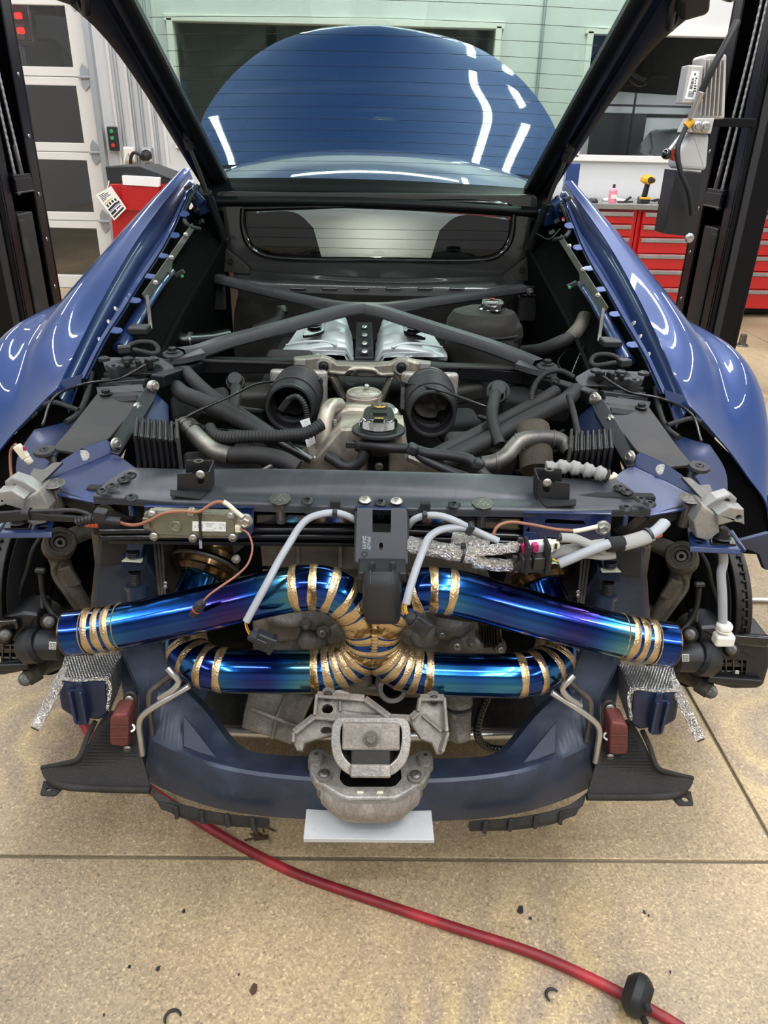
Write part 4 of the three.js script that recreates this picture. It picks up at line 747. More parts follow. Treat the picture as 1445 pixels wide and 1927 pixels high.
// ---------------------------------------------------------------- the car: titanium exhaust crossover
{
  const x = grp('exhaust', car, 'heat-tinted blue titanium exhaust crossover with gold weld bands');
  const R = 0.0412, stops = [[0.0, [0.045, 0.018, 0.16]], [0.25, [0.012, 0.035, 0.26]], [0.5, [0.012, 0.1, 0.4]], [0.72, [0.03, 0.2, 0.42]], [1, [0.12, 0.34, 0.42]]];
  const tint = (t) => { t = clamp(t, 0, 1); for (let i = 1; i < stops.length; i++) if (t <= stops[i][0]) { const k = (t - stops[i - 1][0]) / (stops[i][0] - stops[i - 1][0]); return stops[i][1].map((c, j) => lerp(stops[i - 1][1][j], c, k) * 0.85); } return stops.at(-1)[1]; };
  // a run of pipe, cut into welded segments: blue between, gold bands over the welds, wider on the outside of a bend
  function run(points, welds, hw, end, seed) {
    const path = new Path(points, 0.002), L = path.L, r = rng(seed), tones = [];
    const at = (k) => k * L;
    const edges = [0, ...welds.map(at), L];
    for (let i = 0; i + 1 < edges.length; i++) tones.push(0.28 + r() * 0.35);
    // segments of blue
    for (let i = 0; i + 1 < edges.length; i++) {
      const a = edges[i], b = edges[i + 1], long = b - a > 0.1, tone = tones[i];
      const color = (s, ang) => {
        const e = Math.min(s - a, b - s), wob = 0.07 * Math.sin(ang * 2 + seed + i) + 0.04 * Math.sin(ang * 5 + i * 3 + s * 9);
        const t = long ? lerp(0.82, 0.3, smooth(e, 0, 0.12)) + 0.16 * Math.sin(s * 31 + seed) + wob - (s - a) / (b - a) * 0.12 : tone + wob;
        return tint(t);
      };
      const last = i + 2 === edges.length && end === 'open', first = i === 0 && end === 'open0';
      part('pipe', tube(path, R, { from: a, to: b, step: long ? 0.008 : 0.003, n: 44, color, open: last || first, wall: 0.002 }), M.titanium, x);
    }
    // gold bands
    welds.forEach((k, i) => {
      const s = at(k), near = Math.min(s - edges[i], edges[i + 2] - s), w0 = typeof hw === 'function' ? hw(k) : hw, m = 48, ph = r() * 6;
      const g = gridGeo(7, m + 1, (row, j) => {
        const ang = j / m * Math.PI * 2, e = 0.002, p0 = path.at(clamp(s - e, 0, L), ang, R), p1 = path.at(clamp(s + e, 0, L), ang, R), kk = Math.max(0.18, p0.distanceTo(p1) / (2 * e));
        const h = Math.min(w0 * (1 + 0.12 * Math.sin(ang * 3 + ph) + 0.06 * Math.sin(ang * 7 + ph)) / kk, near * 0.5), f = row / 6 * 2 - 1;
        const lift = 0.0009 + 0.0012 * Math.max(0, 1 - Math.abs(f) * 3.2) - (Math.abs(f) > 0.99 ? 0.0006 : 0);
        return { p: path.at(clamp(s + f * h, 0, L), ang, R + lift), uv: [ang * R, s + f * h * kk] };
      }, true);
      part('weld_band', g, M.goldBand, x);
    });
    return path;
  }
  for (const [side, S] of sides) {
    const q = (u, v, z) => S(p(u, v, z)), sd = side === 'left' ? 1 : 5;
    // upper tailpipe: from the tip in to the bend, round the bend at the middle, and the lower pipe out again
    const up = [[129, 1191, -1.128], [160, 1188, -1.127], [200, 1183, -1.126], [260, 1172, -1.124], [350, 1153, -1.121], [440, 1133, -1.118], [520, 1114, -1.116], [570, 1106, -1.115], [612, 1108, -1.115], [646, 1124, -1.115], [672, 1150, -1.115], [686, 1178, -1.115], [690, 1196, -1.115]].map((k) => q(...k));
    const dn = [[690, 1196, -1.115], [686, 1216, -1.115], [670, 1237, -1.113], [645, 1253, -1.111], [612, 1262, -1.11], [560, 1264, -1.11], [480, 1263, -1.11], [425, 1261, -1.112], [388, 1254, -1.122], [362, 1238, -1.145], [349, 1214, -1.17], [351, 1180, -1.205], [362, 1136, -1.25], [379, 1088, -1.295], [389, 1060, -1.32]].map((k) => q(...k));
    const U = new Path(up, 0.002), D = new Path(dn, 0.002);
    const near = (path, u, v, z) => { const g = q(u, v, z); let b = 1e9, k = 0; path.P.forEach((w, i) => { const d = w.distanceTo(g); if (d < b) { b = d; k = i; } }); return k / path.n; };
    const wu = [[176, 1187, -1.126], [196, 1184, -1.126], [216, 1181, -1.126], [558, 1107, -1.115], [590, 1106, -1.115], [620, 1111, -1.115], [644, 1123, -1.115], [661, 1138, -1.115], [674, 1153, -1.115], [682, 1168, -1.115], [688, 1184, -1.115]].map((k) => near(U, ...k));
    const wd = [[689, 1206, -1.115], [683, 1220, -1.115], [673, 1233, -1.113], [659, 1246, -1.111], [641, 1255, -1.111], [620, 1261, -1.11], [594, 1263, -1.11], [420, 1261, -1.113], [392, 1256, -1.122], [370, 1245, -1.14], [356, 1228, -1.165], [349, 1205, -1.178]].map((k) => near(D, ...k));
    run(up, wu, (k) => (k < 0.4 ? 0.0066 : k > 0.88 ? 0.0105 : 0.0072), 'open0', sd);
    run(dn, wd, (k) => (k < 0.08 ? 0.0105 : 0.0072), '', sd + 2);
    const tip = U.P[0], td = U.T[0];
    part('tip_bead', ring(tip, td, R - 0.0005, 0.0016), M.titanium.clone(), x); x.children.at(-1).material = M.hotSteel;
    part('tip_weld', merge(...[0.0, 1].map((k) => ring(q(...(k ? [228, 1178, -1.126] : [166, 1188, -1.126])), td, R + 0.0006, 0.0011))), M.goldBand, x);
    // clamp and hot steel elbow at the far end
    const f = D.P.at(-1), fd = D.T.at(-1);
    const c = grp('clamp_flange', car, `heat-browned steel clamp flange where the ${side} pipe enters the exhaust`);
    part('flange_ring', lathe([[0.043, -0.02], [0.052, -0.018], [0.058, -0.008], [0.066, -0.006], [0.068, 0.004], [0.06, 0.012], [0.066, 0.018], [0.064, 0.03], [0.052, 0.034], [0.043, 0.034]], f.clone().addScaledVector(fd, -0.012), fd, 48, 0.5), M.hotSteel, c);
    part('clamp_band', ring(f.clone().addScaledVector(fd, -0.004), fd, 0.0685, 0.004), M.steelDull, c);
    part('flex_elbow', tube([f.clone().addScaledVector(fd, 0.01), f.clone().add(S(v3(-0.005, 0.045, -0.05))), f.clone().add(S(v3(0.02, 0.07, -0.12))), f.clone().add(S(v3(0.03, 0.06, -0.22)))], (s) => 0.052 - 0.0018 * (0.5 - 0.5 * Math.cos(s / 0.009 * 6.283)), { step: 0.0022, n: 30 }), M.hotSteel, c);
    const k = q(412, 1002, -1.4); part('braided_joint', tube([k, k.clone().add(S(v3(0.01, -0.035, 0.0)))], 0.05, { n: 26 }), M.braid, c);
    bolt(c, q(444, 1052, -1.29), toEye(k), 0.006, M.zincBolt);
  }
  // the seam where both bends are joined
  part('centre_seam', tube([p(706, 1158, -1.088), p(705, 1180, -1.076), p(705, 1205, -1.073), p(704, 1228, -1.078), p(704, 1243, -1.095)], (s) => 0.006 + 0.0012 * Math.sin(s * 900), { n: 14, step: 0.002, flat: 0.6 }), M.goldBand, x);
}
// ---------------------------------------------------------------- the car: gearbox, its mount, underbody
{
  const g = grp('gearbox', car, 'grey cast gearbox behind the exhaust crossover');
  const add = (n, geo, m = M.gearbox) => part(n, geo, m, g);
  add('rear_case', plate([p(486, 1000, -1.4), p(668, 1000, -1.4), p(900, 1010, -1.4), p(900, 1085, -1.4), p(668, 1075, -1.4), p(492, 1068, -1.4)], 0.12, { bevel: 0.008 }), M.tankAlu);
  add('case_ledge', bar(p(484, 1018, -1.39), p(668, 1018, -1.39), 0.012, 0.014, Y1, 0.005), M.castDirty);
  for (const u of [560, 640]) add('case_rib', bar(p(u, 1022, -1.39), p(u, 1068, -1.39), 0.008, 0.008, Z1, 0.003), M.castDirty);
  add('case_upper', plate([p(503, 892, -1.42), p(592, 862, -1.42), p(640, 800, -1.45), p(760, 800, -1.45), p(770, 862, -1.42), p(838, 892, -1.42), p(838, 1000, -1.42), p(503, 1000, -1.42)], 0.1, { bevel: 0.008 }), M.tankAlu);
  add('case_flange', bar(p(500, 892, -1.41), p(596, 862, -1.41), 0.01, 0.012, Y1, 0.004), M.tankAlu); add('case_flange', bar(p(765, 862, -1.41), p(842, 893, -1.41), 0.01, 0.012, Y1, 0.004), M.tankAlu);
  // lumps seen through the two loops of the exhaust
  const r = rng(9);
  add('end_cover', plate([p(470, 1130, -1.33), p(940, 1130, -1.33), p(950, 1260, -1.3), p(480, 1260, -1.3)], 0.2, { bevel: 0.01 }), M.castDirty);
  const lump = (u, v, z, w, h, n = 'boss') => { const c = p(u, v, z), k = new THREE.SphereGeometry(1, 24, 16); k.scale(w, h, w * 0.8).translate(c.x, c.y, c.z); return add(n, boxUV(k)); };
  const knob = (u, v, z, rr) => { const c = p(u, v, z), d = v3(0, 0.35, 1); add('plug', lathe([[0, 0.02], [rr * 0.6, 0.02], [rr * 0.75, 0.014], [rr, 0.012], [rr, 0], [rr * 1.25, -0.004], [rr * 1.3, -0.02], [0, -0.02]], c, d, 22)); bolt(g, c.clone().addScaledVector(d.normalize(), 0.018), d, rr * 0.42, M.zincBolt, domeBolt); };
  add('side_cover', plate([p(508, 1172, -1.27), p(520, 1168, -1.27), p(565, 1168, -1.27), p(572, 1190, -1.27), p(560, 1206, -1.27), p(505, 1212, -1.27)], 0.04, { round: 0.01, bevel: 0.006 }));
  lump(545, 1156, -1.29, 0.05, 0.022); lump(600, 1160, -1.28, 0.04, 0.03); lump(590, 1206, -1.26, 0.032, 0.025); lump(630, 1190, -1.27, 0.03, 0.03); lump(800, 1195, -1.26, 0.034, 0.03); lump(775, 1170, -1.27, 0.03, 0.04); lump(880, 1205, -1.27, 0.04, 0.022); lump(850, 1180, -1.28, 0.04, 0.03);
  knob(608, 1187, -1.25, 0.013); knob(577, 1175, -1.25, 0.009); knob(830, 1190, -1.25, 0.011); knob(886, 1207, -1.25, 0.009); knob(858, 1212, -1.25, 0.014); knob(940, 1218, -1.26, 0.012);
  for (let k = 0; k < 7; k++) add('cooling_rib', bar(p(903 + k * 5, 1180 - k * 0, -1.26), p(906 + k * 5, 1216, -1.255), 0.003, 0.014, Z1, 0.0012), M.darkSteel);
  add('rib_plate', plate([p(900, 1176, -1.265), p(940, 1182, -1.265), p(946, 1216, -1.26), p(908, 1220, -1.26)], 0.02, { round: 0.006 }), M.darkSteel);
  add('breather_plate', plate([p(812, 1152, -1.22), p(880, 1160, -1.22), p(908, 1172, -1.22), p(870, 1170, -1.22), p(820, 1162, -1.22)], 0.006, { round: 0.003 }), M.steelDull);
  // cast box on the left, canister on the right, ring in the middle
  add('sump_box', plate([p(470, 1300, -1.22), p(536, 1302, -1.22), p(592, 1312, -1.22), p(575, 1350, -1.2), p(548, 1402, -1.18), p(455, 1372, -1.18), p(458, 1346, -1.19)], 0.14, { bevel: 0.008 }), M.gearbox);
  add('sump_rib', tube([p(470, 1333, -1.186), p(520, 1352, -1.184), p(560, 1366, -1.18)], 0.004, { n: 10 })); add('sump_rib', bar(p(540, 1303, -1.21), p(519, 1352, -1.183), 0.006, 0.008, Z1, 0.003)); add('sump_rib', bar(p(519, 1352, -1.183), p(512, 1390, -1.175), 0.005, 0.008, Z1, 0.002));
  const c0 = p(863, 1298, -1.2), c1 = p(864, 1392, -1.17); add('canister', merge(cyl(c0, c0.clone().lerp(c1, 0.32), 0.0285, 0.0285, 30, 0.004), cyl(c0.clone().lerp(c1, 0.36), c1, 0.0255, 0.0235, 30, 0.006))); add('canister_band', cyl(c0.clone().lerp(c1, 0.31), c0.clone().lerp(c1, 0.37), 0.0265, 0.0265, 30), M.blackSatin);
  const rc = p(738, 1293, -1.16), rd = v3(0.1, 0.45, 0.9); add('output_ring', lathe([[0.02, 0.012], [0.0285, 0.012], [0.031, 0.006], [0.031, -0.03], [0.02, -0.03], [0.02, 0.012]], rc, rd, 40, 0.5), M.steel); add('ring_bore', cyl(rc.clone().addScaledVector(rd, -0.02), rc, 0.0205, 0.0205, 28), M.bayBlack);
  add('drain_hose', hose([p(918, 1310, -1.2), p(905, 1340, -1.19), p(898, 1380, -1.18), p(915, 1405, -1.18), p(960, 1412, -1.18)], 0.009, 0.008, 0.001), M.rubberGloss);
  add('shift_rod', tube([p(640, 1290, -1.25), p(720, 1300, -1.22), p(800, 1302, -1.22)], 0.012), M.steelDull);
  add('pump_body', boxAt(p(655, 1268, -1.25), 0.1, 0.07, 0.06, 0.014)); add('pump_body', boxAt(p(800, 1272, -1.25), 0.09, 0.06, 0.06, 0.014));
  // bright underbody sheet, far below
  part('underbody_sheet', boxAt(v3(0, 0.24, -1.95), 1.1, 0.006, 1.35, 0.002), M.steelDull, car);
  part('underbody_edge', tube([v3(-0.5, 0.25, -1.26), v3(0, 0.25, -1.24), v3(0.5, 0.25, -1.26)], 0.012), M.steel, car);
}
{
  const m = grp('gearbox_mount', car, 'grimy cast aluminium gearbox mount in the middle of the subframe');
  const add = (n, geo, mat = M.castDirty) => part(n, geo, mat, m);
  const zt = (v) => lerp(-1.07, -0.985, (v - 1296) / 120);
  const q = (u, v, d = 0) => p(u, v, zt(v) + d);
  const arm = [[639, 1297], [660, 1304], [690, 1315], [722, 1336], [752, 1353], [780, 1346], [789, 1312], [815, 1308], [838, 1312], [843, 1378], [834, 1418], [822, 1419], [812, 1398], [792, 1391], [772, 1362], [752, 1357], [650, 1357], [630, 1382], [593, 1392], [573, 1399], [569, 1413], [558, 1412], [551, 1396], [553, 1376], [593, 1346], [596, 1306]];
  const A2 = arm.map(([u, v]) => q(u, v));
  add('bracket_casting', plate(A2, 0.02, { bevel: 0.004, holes: [{ c: q(616, 1334), r: 0.0145, ry: 0.0125 }, { c: q(614, 1375), r: 0.0145, ry: 0.011 }] }));
  const rib = (L, h = 0.016, w = 0.006) => { for (let i = 0; i + 1 < L.length; i++) add('casting_rib', bar(q(...L[i], h / 2), q(...L[i + 1], h / 2), w, h, Z1, 0.0025)); };
  rib([[596, 1307], [686, 1314], [734, 1350], [772, 1352], [786, 1340], [790, 1313], [836, 1313], [841, 1378], [830, 1416]]);
  rib([[596, 1307], [592, 1347], [553, 1378], [553, 1398]]); rib([[592, 1347], [640, 1352], [735, 1352]]); rib([[640, 1318], [640, 1340]], 0.01, 0.004); rib([[796, 1345], [832, 1376]], 0.01, 0.004);
  for (const [u, v] of [[617, 1308], [816, 1316]]) { const c = q(u, v, 0.006), d = v3(0, 0.5, 0.87); add('casting_boss', lathe([[0, 0.004], [0.009, 0.004], [0.012, 0], [0.0135, -0.02], [0, -0.02]], c, d, 22)); bolt(m, c.clone().addScaledVector(d, 0.004), d, 0.0058, M.darkSteel, domeBolt); }
  // eye of the mount: a broad ring round a bolted block
  const c = p(698, 1393, -0.975), ax = v3(0, 0.66, 0.75);
  const E = new THREE.ExtrudeGeometry((() => { const s = new THREE.Shape(roundPoly([[-0.064, 0.036], [0.064, 0.036], [0.068, 0.0], [0.062, -0.034], [0.036, -0.058], [-0.036, -0.058], [-0.062, -0.034], [-0.068, 0.0]].map((k) => new THREE.Vector2(...k)), 0.03)); s.holes.push(new THREE.Path(roundPoly([[-0.054, 0.03], [-0.056, 0], [-0.05, -0.028], [-0.03, -0.046], [0.03, -0.046], [0.05, -0.028], [0.056, 0], [0.054, 0.03]].map((k) => new THREE.Vector2(...k)), 0.022))); return s; })(), { depth: 0.05, bevelSize: 0.002, bevelThickness: 0.002, bevelSegments: 2 });
  E.translate(0, 0, -0.05).applyMatrix4(basisOf(ax).setPosition(c)); add('mount_eye', boxUV(E), M.castAlu);
  const bb = (x, y, zz, w, h, d, n, mat) => { const k = rbox(w, h, d, 0.004).translate(x, y, zz).applyMatrix4(basisOf(ax).setPosition(c)); return add(n, k, mat); };
  bb(0, 0.006, -0.012, 0.1, 0.046, 0.03, 'mount_block', M.castDirty); bb(0, -0.027, -0.016, 0.068, 0.03, 0.03, 'mount_block_lower', M.plasticDusty); bb(0, -0.05, -0.012, 0.07, 0.022, 0.044, 'mount_strap', M.castAlu); bb(0, -0.003, -0.04, 0.11, 0.08, 0.02, 'mount_rubber', M.blackMatte);
  const bc = c.clone().addScaledVector(ax, 0.004).add(v3(0, 0.004, 0)); bolt(m, bc, ax, 0.0088, M.castDirty, hexBolt, 'mount_bolt');
  // tray of the mount, resting on the beam
  const y0 = 0.402, t = (u, v, y = y0) => py(u, v, y);
  const tray = [[583, 1412], [606, 1408], [634, 1424], [660, 1424], [736, 1424], [764, 1424], [792, 1410], [808, 1414], [811, 1450], [800, 1470], [782, 1480], [760, 1494], [744, 1502], [652, 1502], [634, 1494], [612, 1480], [592, 1468], [582, 1450]].map(([u, v]) => t(u, v));
  const hole = [[640, 1437], [757, 1437], [760, 1466], [750, 1479], [740, 1484], [654, 1484], [643, 1479], [634, 1466]].map(([u, v]) => t(u, v));
  add('tray', plate(tray, 0.022, { round: 0.006, bevel: 0.004, holes: [hole] }), M.castAlu);
  const inside = [...hole, hole[0]]; add('tray_liner', tube(inside.map((k) => k.clone().add(v3(0, -0.006, 0))), 0.004, { n: 10, tension: 0.2 }), M.blackMatte);
  add('tray_floor', plate(hole.map((k) => k.clone().add(v3(0, -0.0075, 0))), 0.003), M.bayBlack);
  const fr = [[612, 1482], [634, 1496], [652, 1504], [744, 1504], [760, 1496], [782, 1482]].map(([u, v]) => t(u, v, y0 - 0.004));
  add('tray_skirt', loft([fr, fr.map((k) => k.clone().add(v3(0, -0.016, 0.006))), fr.map((k, i) => k.clone().add(v3((2.5 - i) * 0.004, -0.034, 0.004)))], 0.012, { m: 30, k: 8, flip: true }), M.castDirty);
  for (const [u, v] of [[595, 1428], [800, 1430]]) { const k = t(u, v, y0 + 0.004); add('tray_ear', lathe([[0.005, 0.012], [0.011, 0.012], [0.014, 0.006], [0.016, -0.02], [0.005, -0.02]], k, Y1, 22), M.castAlu); add('threaded_insert', lathe([[0.003, 0.013], [0.0055, 0.013], [0.0055, 0.0], [0.003, 0.0]], k, Y1, 16), M.steel); }
  for (const [u, v] of [[610, 1460], [782, 1462]]) { const k = t(u, v, y0 + 0.003); add('tray_lug', lathe([[0, 0.006], [0.011, 0.006], [0.014, 0.002], [0.0145, -0.045], [0.012, -0.05], [0, -0.05]], k, v3(0, 1, 0.06), 22), M.castAlu); bolt(m, k.clone().add(v3(0, 0.006, 0)), Y1, 0.0068, M.steelDull, domeBolt); }
  for (const u of [678, 715]) { const k = t(u, 1494, y0 - 0.004); add('rubber_window', boxAt(k.clone().add(v3(0, 0, 0.002)), 0.012, 0.014, 0.006, 0.002, [-0.4, 0, 0]), M.creamPlastic); }
  const s0 = t(696, 1512, y0 - 0.02); add('tray_slot', boxAt(s0.clone().add(v3(0, 0, 0.004)), 0.014, 0.012, 0.006, 0.004), M.bayBlack);
  add('slot_frame', tube([s0.clone().add(v3(-0.009, -0.008, 0.008)), s0.clone().add(v3(-0.008, 0.004, 0.008)), s0.clone().add(v3(0, 0.009, 0.008)), s0.clone().add(v3(0.008, 0.004, 0.008)), s0.clone().add(v3(0.009, -0.008, 0.008))], 0.0022, { n: 10 }), M.castDirty);
  // folded white sheet tucked under the mount
  const w = grp('white_sheet', car, 'white folded metal sheet tucked under the gearbox mount');
  const yy = 0.322;
  part('sheet_face', plate([[582, 1468], [806, 1472], [817, 1578], [571, 1576]].map(([u, v]) => py(u, v, yy)), 0.002, { n: Y1 }), M.plateWhite, w);
  const e0 = py(571, 1576, yy), e1 = py(817, 1578, yy); part('sheet_lip', bar(e0.clone().add(v3(0, -0.004, 0.001)), e1.clone().add(v3(0, -0.004, 0.001)), 0.004, 0.009, Y1, 0.001), M.plateWhite, w);
  const z1 = py(600, 1475, yy + 0.0008), z2 = py(604, 1560, yy + 0.0008);
}
// ---------------------------------------------------------------- the car: engine bay
{
  const bay = grp('engine_bay', car);
  for (const [side, S] of sides) {
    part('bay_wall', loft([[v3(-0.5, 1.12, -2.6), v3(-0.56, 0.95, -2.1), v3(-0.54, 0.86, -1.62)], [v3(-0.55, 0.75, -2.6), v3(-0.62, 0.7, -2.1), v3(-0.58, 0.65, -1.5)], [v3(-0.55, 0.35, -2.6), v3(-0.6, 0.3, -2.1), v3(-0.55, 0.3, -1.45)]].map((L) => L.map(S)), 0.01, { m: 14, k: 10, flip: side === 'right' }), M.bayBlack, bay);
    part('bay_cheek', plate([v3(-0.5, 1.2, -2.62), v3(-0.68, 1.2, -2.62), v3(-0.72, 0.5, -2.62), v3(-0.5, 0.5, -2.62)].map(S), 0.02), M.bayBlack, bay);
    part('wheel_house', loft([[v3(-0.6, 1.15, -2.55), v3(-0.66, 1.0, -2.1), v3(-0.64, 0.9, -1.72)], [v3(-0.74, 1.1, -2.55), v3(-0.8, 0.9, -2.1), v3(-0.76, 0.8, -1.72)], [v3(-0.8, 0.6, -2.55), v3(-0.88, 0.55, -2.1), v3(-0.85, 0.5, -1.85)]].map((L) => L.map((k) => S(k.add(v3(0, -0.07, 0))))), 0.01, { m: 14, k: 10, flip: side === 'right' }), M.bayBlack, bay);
    // blue tube and pale strip along the bay's upper edge
    const q = (u, v, z) => S(p(u, v, z));
    part('bay_rail', tube([q(318, 512, -2.26), q(290, 548, -2.12), q(258, 600, -1.98), q(226, 655, -1.83)], 0.019, { n: 18, flat: 0.7 }), M.bluePaintDeep, bay, 'deep blue tube along the bay edge');
    const sp = [[357, 424, -2.42], [318, 487, -2.22], [275, 553, -2.02]].map((k) => q(...k));
    part('trim_strip', plate([q(361, 420, -2.42), q(363, 432, -2.42), q(331, 490, -2.22), q(322, 520, -2.18), q(312, 513, -2.18), q(279, 566, -2.02), q(270, 552, -2.02)], 0.004, { bevel: 0.001 }), M.steelDull, bay, 'pale metal strip along the bay edge');
    part('strip_leg', bar(q(277, 556, -2.02), q(284, 620, -1.95), 0.01, 0.006, Z1, 0.002), M.steelDull, bay);
    for (const k of [0.15, 0.5, 0.85]) bolt(bay, sp[0].clone().lerp(sp[2], k).add(S(v3(0.008, 0, 0.01)).setY(0)), toEye(sp[1]), 0.005, M.zincBolt, domeBolt);
    part('vent_disc', lathe([[0, 0.004], [0.005, 0.004], [0.006, 0.001], [0.014, 0.001], [0.0155, 0.004], [0.019, 0.003], [0.02, 0], [0, 0]], q(360, 461, -2.55), S(v3(0.4, 0.3, 1)).setY(0.3), 30), M.steelDull, bay);
    part('loom_clip', boxAt(q(338, 515, -2.2), 0.03, 0.014, 0.016, 0.003, [0, 0, 0.5]), M.plastic, bay); part('clip_mark', boxAt(q(343, 520, -2.185), 0.008, 0.008, 0.006, 0.002), M.green, bay);
    part('rail_end', boxAt(q(262, 620, -1.9), 0.05, 0.02, 0.05, 0.006), M.plastic, bay);
    part('bay_loom', hose([q(372, 350, -2.55), q(355, 380, -2.5), q(345, 405, -2.45), q(354, 425, -2.4), q(375, 432, -2.45)], 0.008, 0.01, 0.0015), M.rubber, bay);
    part('roof_joint', boxAt(q(385, 385, -2.58), 0.07, 0.05, 0.05, 0.012, [0.3, 0.4, 0.2]), M.bluePaintDeep, bay);
    part('roof_joint', boxAt(q(368, 370, -2.55), 0.04, 0.06, 0.04, 0.01, [0.2, 0.1, 0.6]), M.bluePaintDeep, bay);
    for (let k = 0; k < 4; k++) part('joint_clip', boxAt(q(352 + k * 9, 352 + k * 22, -2.52), 0.02, 0.012, 0.016, 0.003, [0.3 * k, 0.2, 0.5]), M.plastic, bay);
  }
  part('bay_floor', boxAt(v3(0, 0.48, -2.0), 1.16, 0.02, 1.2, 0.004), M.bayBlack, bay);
  part('bay_hose', tube([p(310, 615, -2.2), p(340, 640, -2.15), p(390, 640, -2.2), p(430, 632, -2.25)], 0.022), M.rubberGloss, bay); part('hose_band', tube([p(356, 640, -2.16), p(362, 640, -2.16)], 0.0235, { n: 24 }), M.steel, bay);
  part('filler_pipe', tube([p(1098, 604, -2.15), p(1076, 633, -2.1), p(1052, 645, -2.08), p(1020, 658, -2.1), p(985, 662, -2.15)], 0.019), M.hoseGrey, bay); part('filler_elbow', tube([p(1101, 596, -2.16), p(1090, 618, -2.12), p(1072, 637, -2.095)], 0.021), M.armCast, bay);
  part('vent_hose', tube([p(480, 622, -2.35), p(505, 612, -2.35), p(522, 603, -2.38), p(528, 585, -2.42)], 0.017), M.hoseGrey, bay); part('vent_cap', cyl(p(530, 590, -2.42), p(528, 578, -2.43), 0.02, 0.02, 22), M.steelDull, bay);
  for (const L of [[[1060, 700, -1.9], [1050, 680, -2.0], [1075, 650, -2.1], [1098, 625, -2.15]], [[1075, 705, -1.9], [1085, 680, -1.95], [1100, 650, -2.05]], [[1010, 440, -2.5], [1035, 450, -2.45], [1055, 430, -2.45]]]) part('thin_cable', tube(L.map((k) => p(...k)), 0.0025), M.rubberGloss, bay);
}
// engine: two silver intake covers and the black strip between
{
  const e = grp('engine', car, 'silver ribbed V-engine covers between black braces');
  for (const s of [-1, 1]) {
    const cx = 685.5, F = (u, v, z) => p(cx + s * (cx - u), v + (s > 0 ? 4 : 0), z);
    const rows = [[[529, 668, -2.0], [575, 668, -2.0], [625, 668, -2.0], [668, 668, -2.02]], [[531, 660, -2.02], [575, 656, -2.0], [625, 654, -2.0], [667, 658, -2.02]], [[545, 642, -2.1], [585, 634, -2.08], [628, 632, -2.08], [665, 640, -2.1]], [[560, 620, -2.2], [595, 614, -2.18], [632, 614, -2.18], [664, 624, -2.2]], [[576, 600, -2.32], [605, 595, -2.3], [636, 598, -2.3], [662, 611, -2.32]], [[585, 594, -2.4], [608, 590, -2.4], [636, 593, -2.4], [660, 606, -2.4]]].map((L) => L.map((k) => F(...k)));
    // ribbed towards the valley, falling away at its edge
    const R = rows.map((L) => resample(L, 40)), cols = R[0].map((_, j) => resample(R.map((L) => L[j]), 76));
    const grid = Array.from({ length: 76 }, (_, i) => cols.map((C, j) => { const f = j / 39, t = i / 75, w = smooth(f, 0.3, 0.72), rg = Math.pow(Math.abs(Math.sin((t * 5.2 + 0.35 * f) * Math.PI)), 0.55); return C[i].clone().add(v3(0, 0.8, 0.5).multiplyScalar((rg - 1) * 0.017 * w + 0.006 * w)).add(v3(0, -0.035 * smooth(f, 0.86, 1), 0)); }));
    part('intake_cover', loft(grid, 0.012, { m: 40, sharp: true, flip: s < 0 }), M.silverCover, e);
    const badge = [[572, 640], [578, 618], [614, 614], [612, 632], [606, 638]].map(([u, v]) => F(u, v, lerp(-2.06, -2.155, (640 - v) / 26)).add(v3(0, 0.022, 0.04)));
    part('badge_panel', plate(badge, 0.008, { round: 0.006 }), M.blackGloss, e);
    const bc = F(594, 622, -2.125)  .add(v3(0, 0.028, 0.046)); const q = new THREE.SphereGeometry(1, 24, 14); q.scale(0.019, 0.007, 0.012).translate(bc.x, bc.y, bc.z); part('chrome_cap', q, M.chrome, e); part('cap_rim', ring(bc, v3(0, 1, 0.3), 0.0175, 0.003), M.chrome, e);
    part('cover_seam', tube([F(540, 652, -2.04), F(580, 645, -2.035), F(612, 645, -2.035), F(634, 652, -2.015)].map((k) => k.add(v3(0, 0.008, 0.02))), 0.0035, { n: 8 }), M.silverCover, e);
  }
  part('valley_strip', plate([[671, 606, -2.36], [700, 606, -2.36], [703, 672, -1.99], [668, 672, -1.99]].map((k) => p(...k)), 0.03, { bevel: 0.003 }), M.plastic, e);
  for (let k = 0; k < 4; k++) { const c = p(686, 618 + k * 15.5, -2.28 + k * 0.09); part('valley_block', boxAt(c, 0.02, 0.012, 0.02, 0.003, [0.3, 0, 0]), M.blackSatin, e); bolt(e, c.clone().add(v3(0, 0.006, 0.003)), v3(0, 1, 0.4), 0.0055, M.steel, domeBolt); }
  part('engine_block', boxAt(v3(-0.05, 0.7, -2.1), 0.5, 0.32, 0.5, 0.03), M.blackMatte, e);
  part('rear_manifold', boxAt(p(545, 672, -1.98), 0.12, 0.03, 0.06, 0.01), M.plasticDusty, e);
}
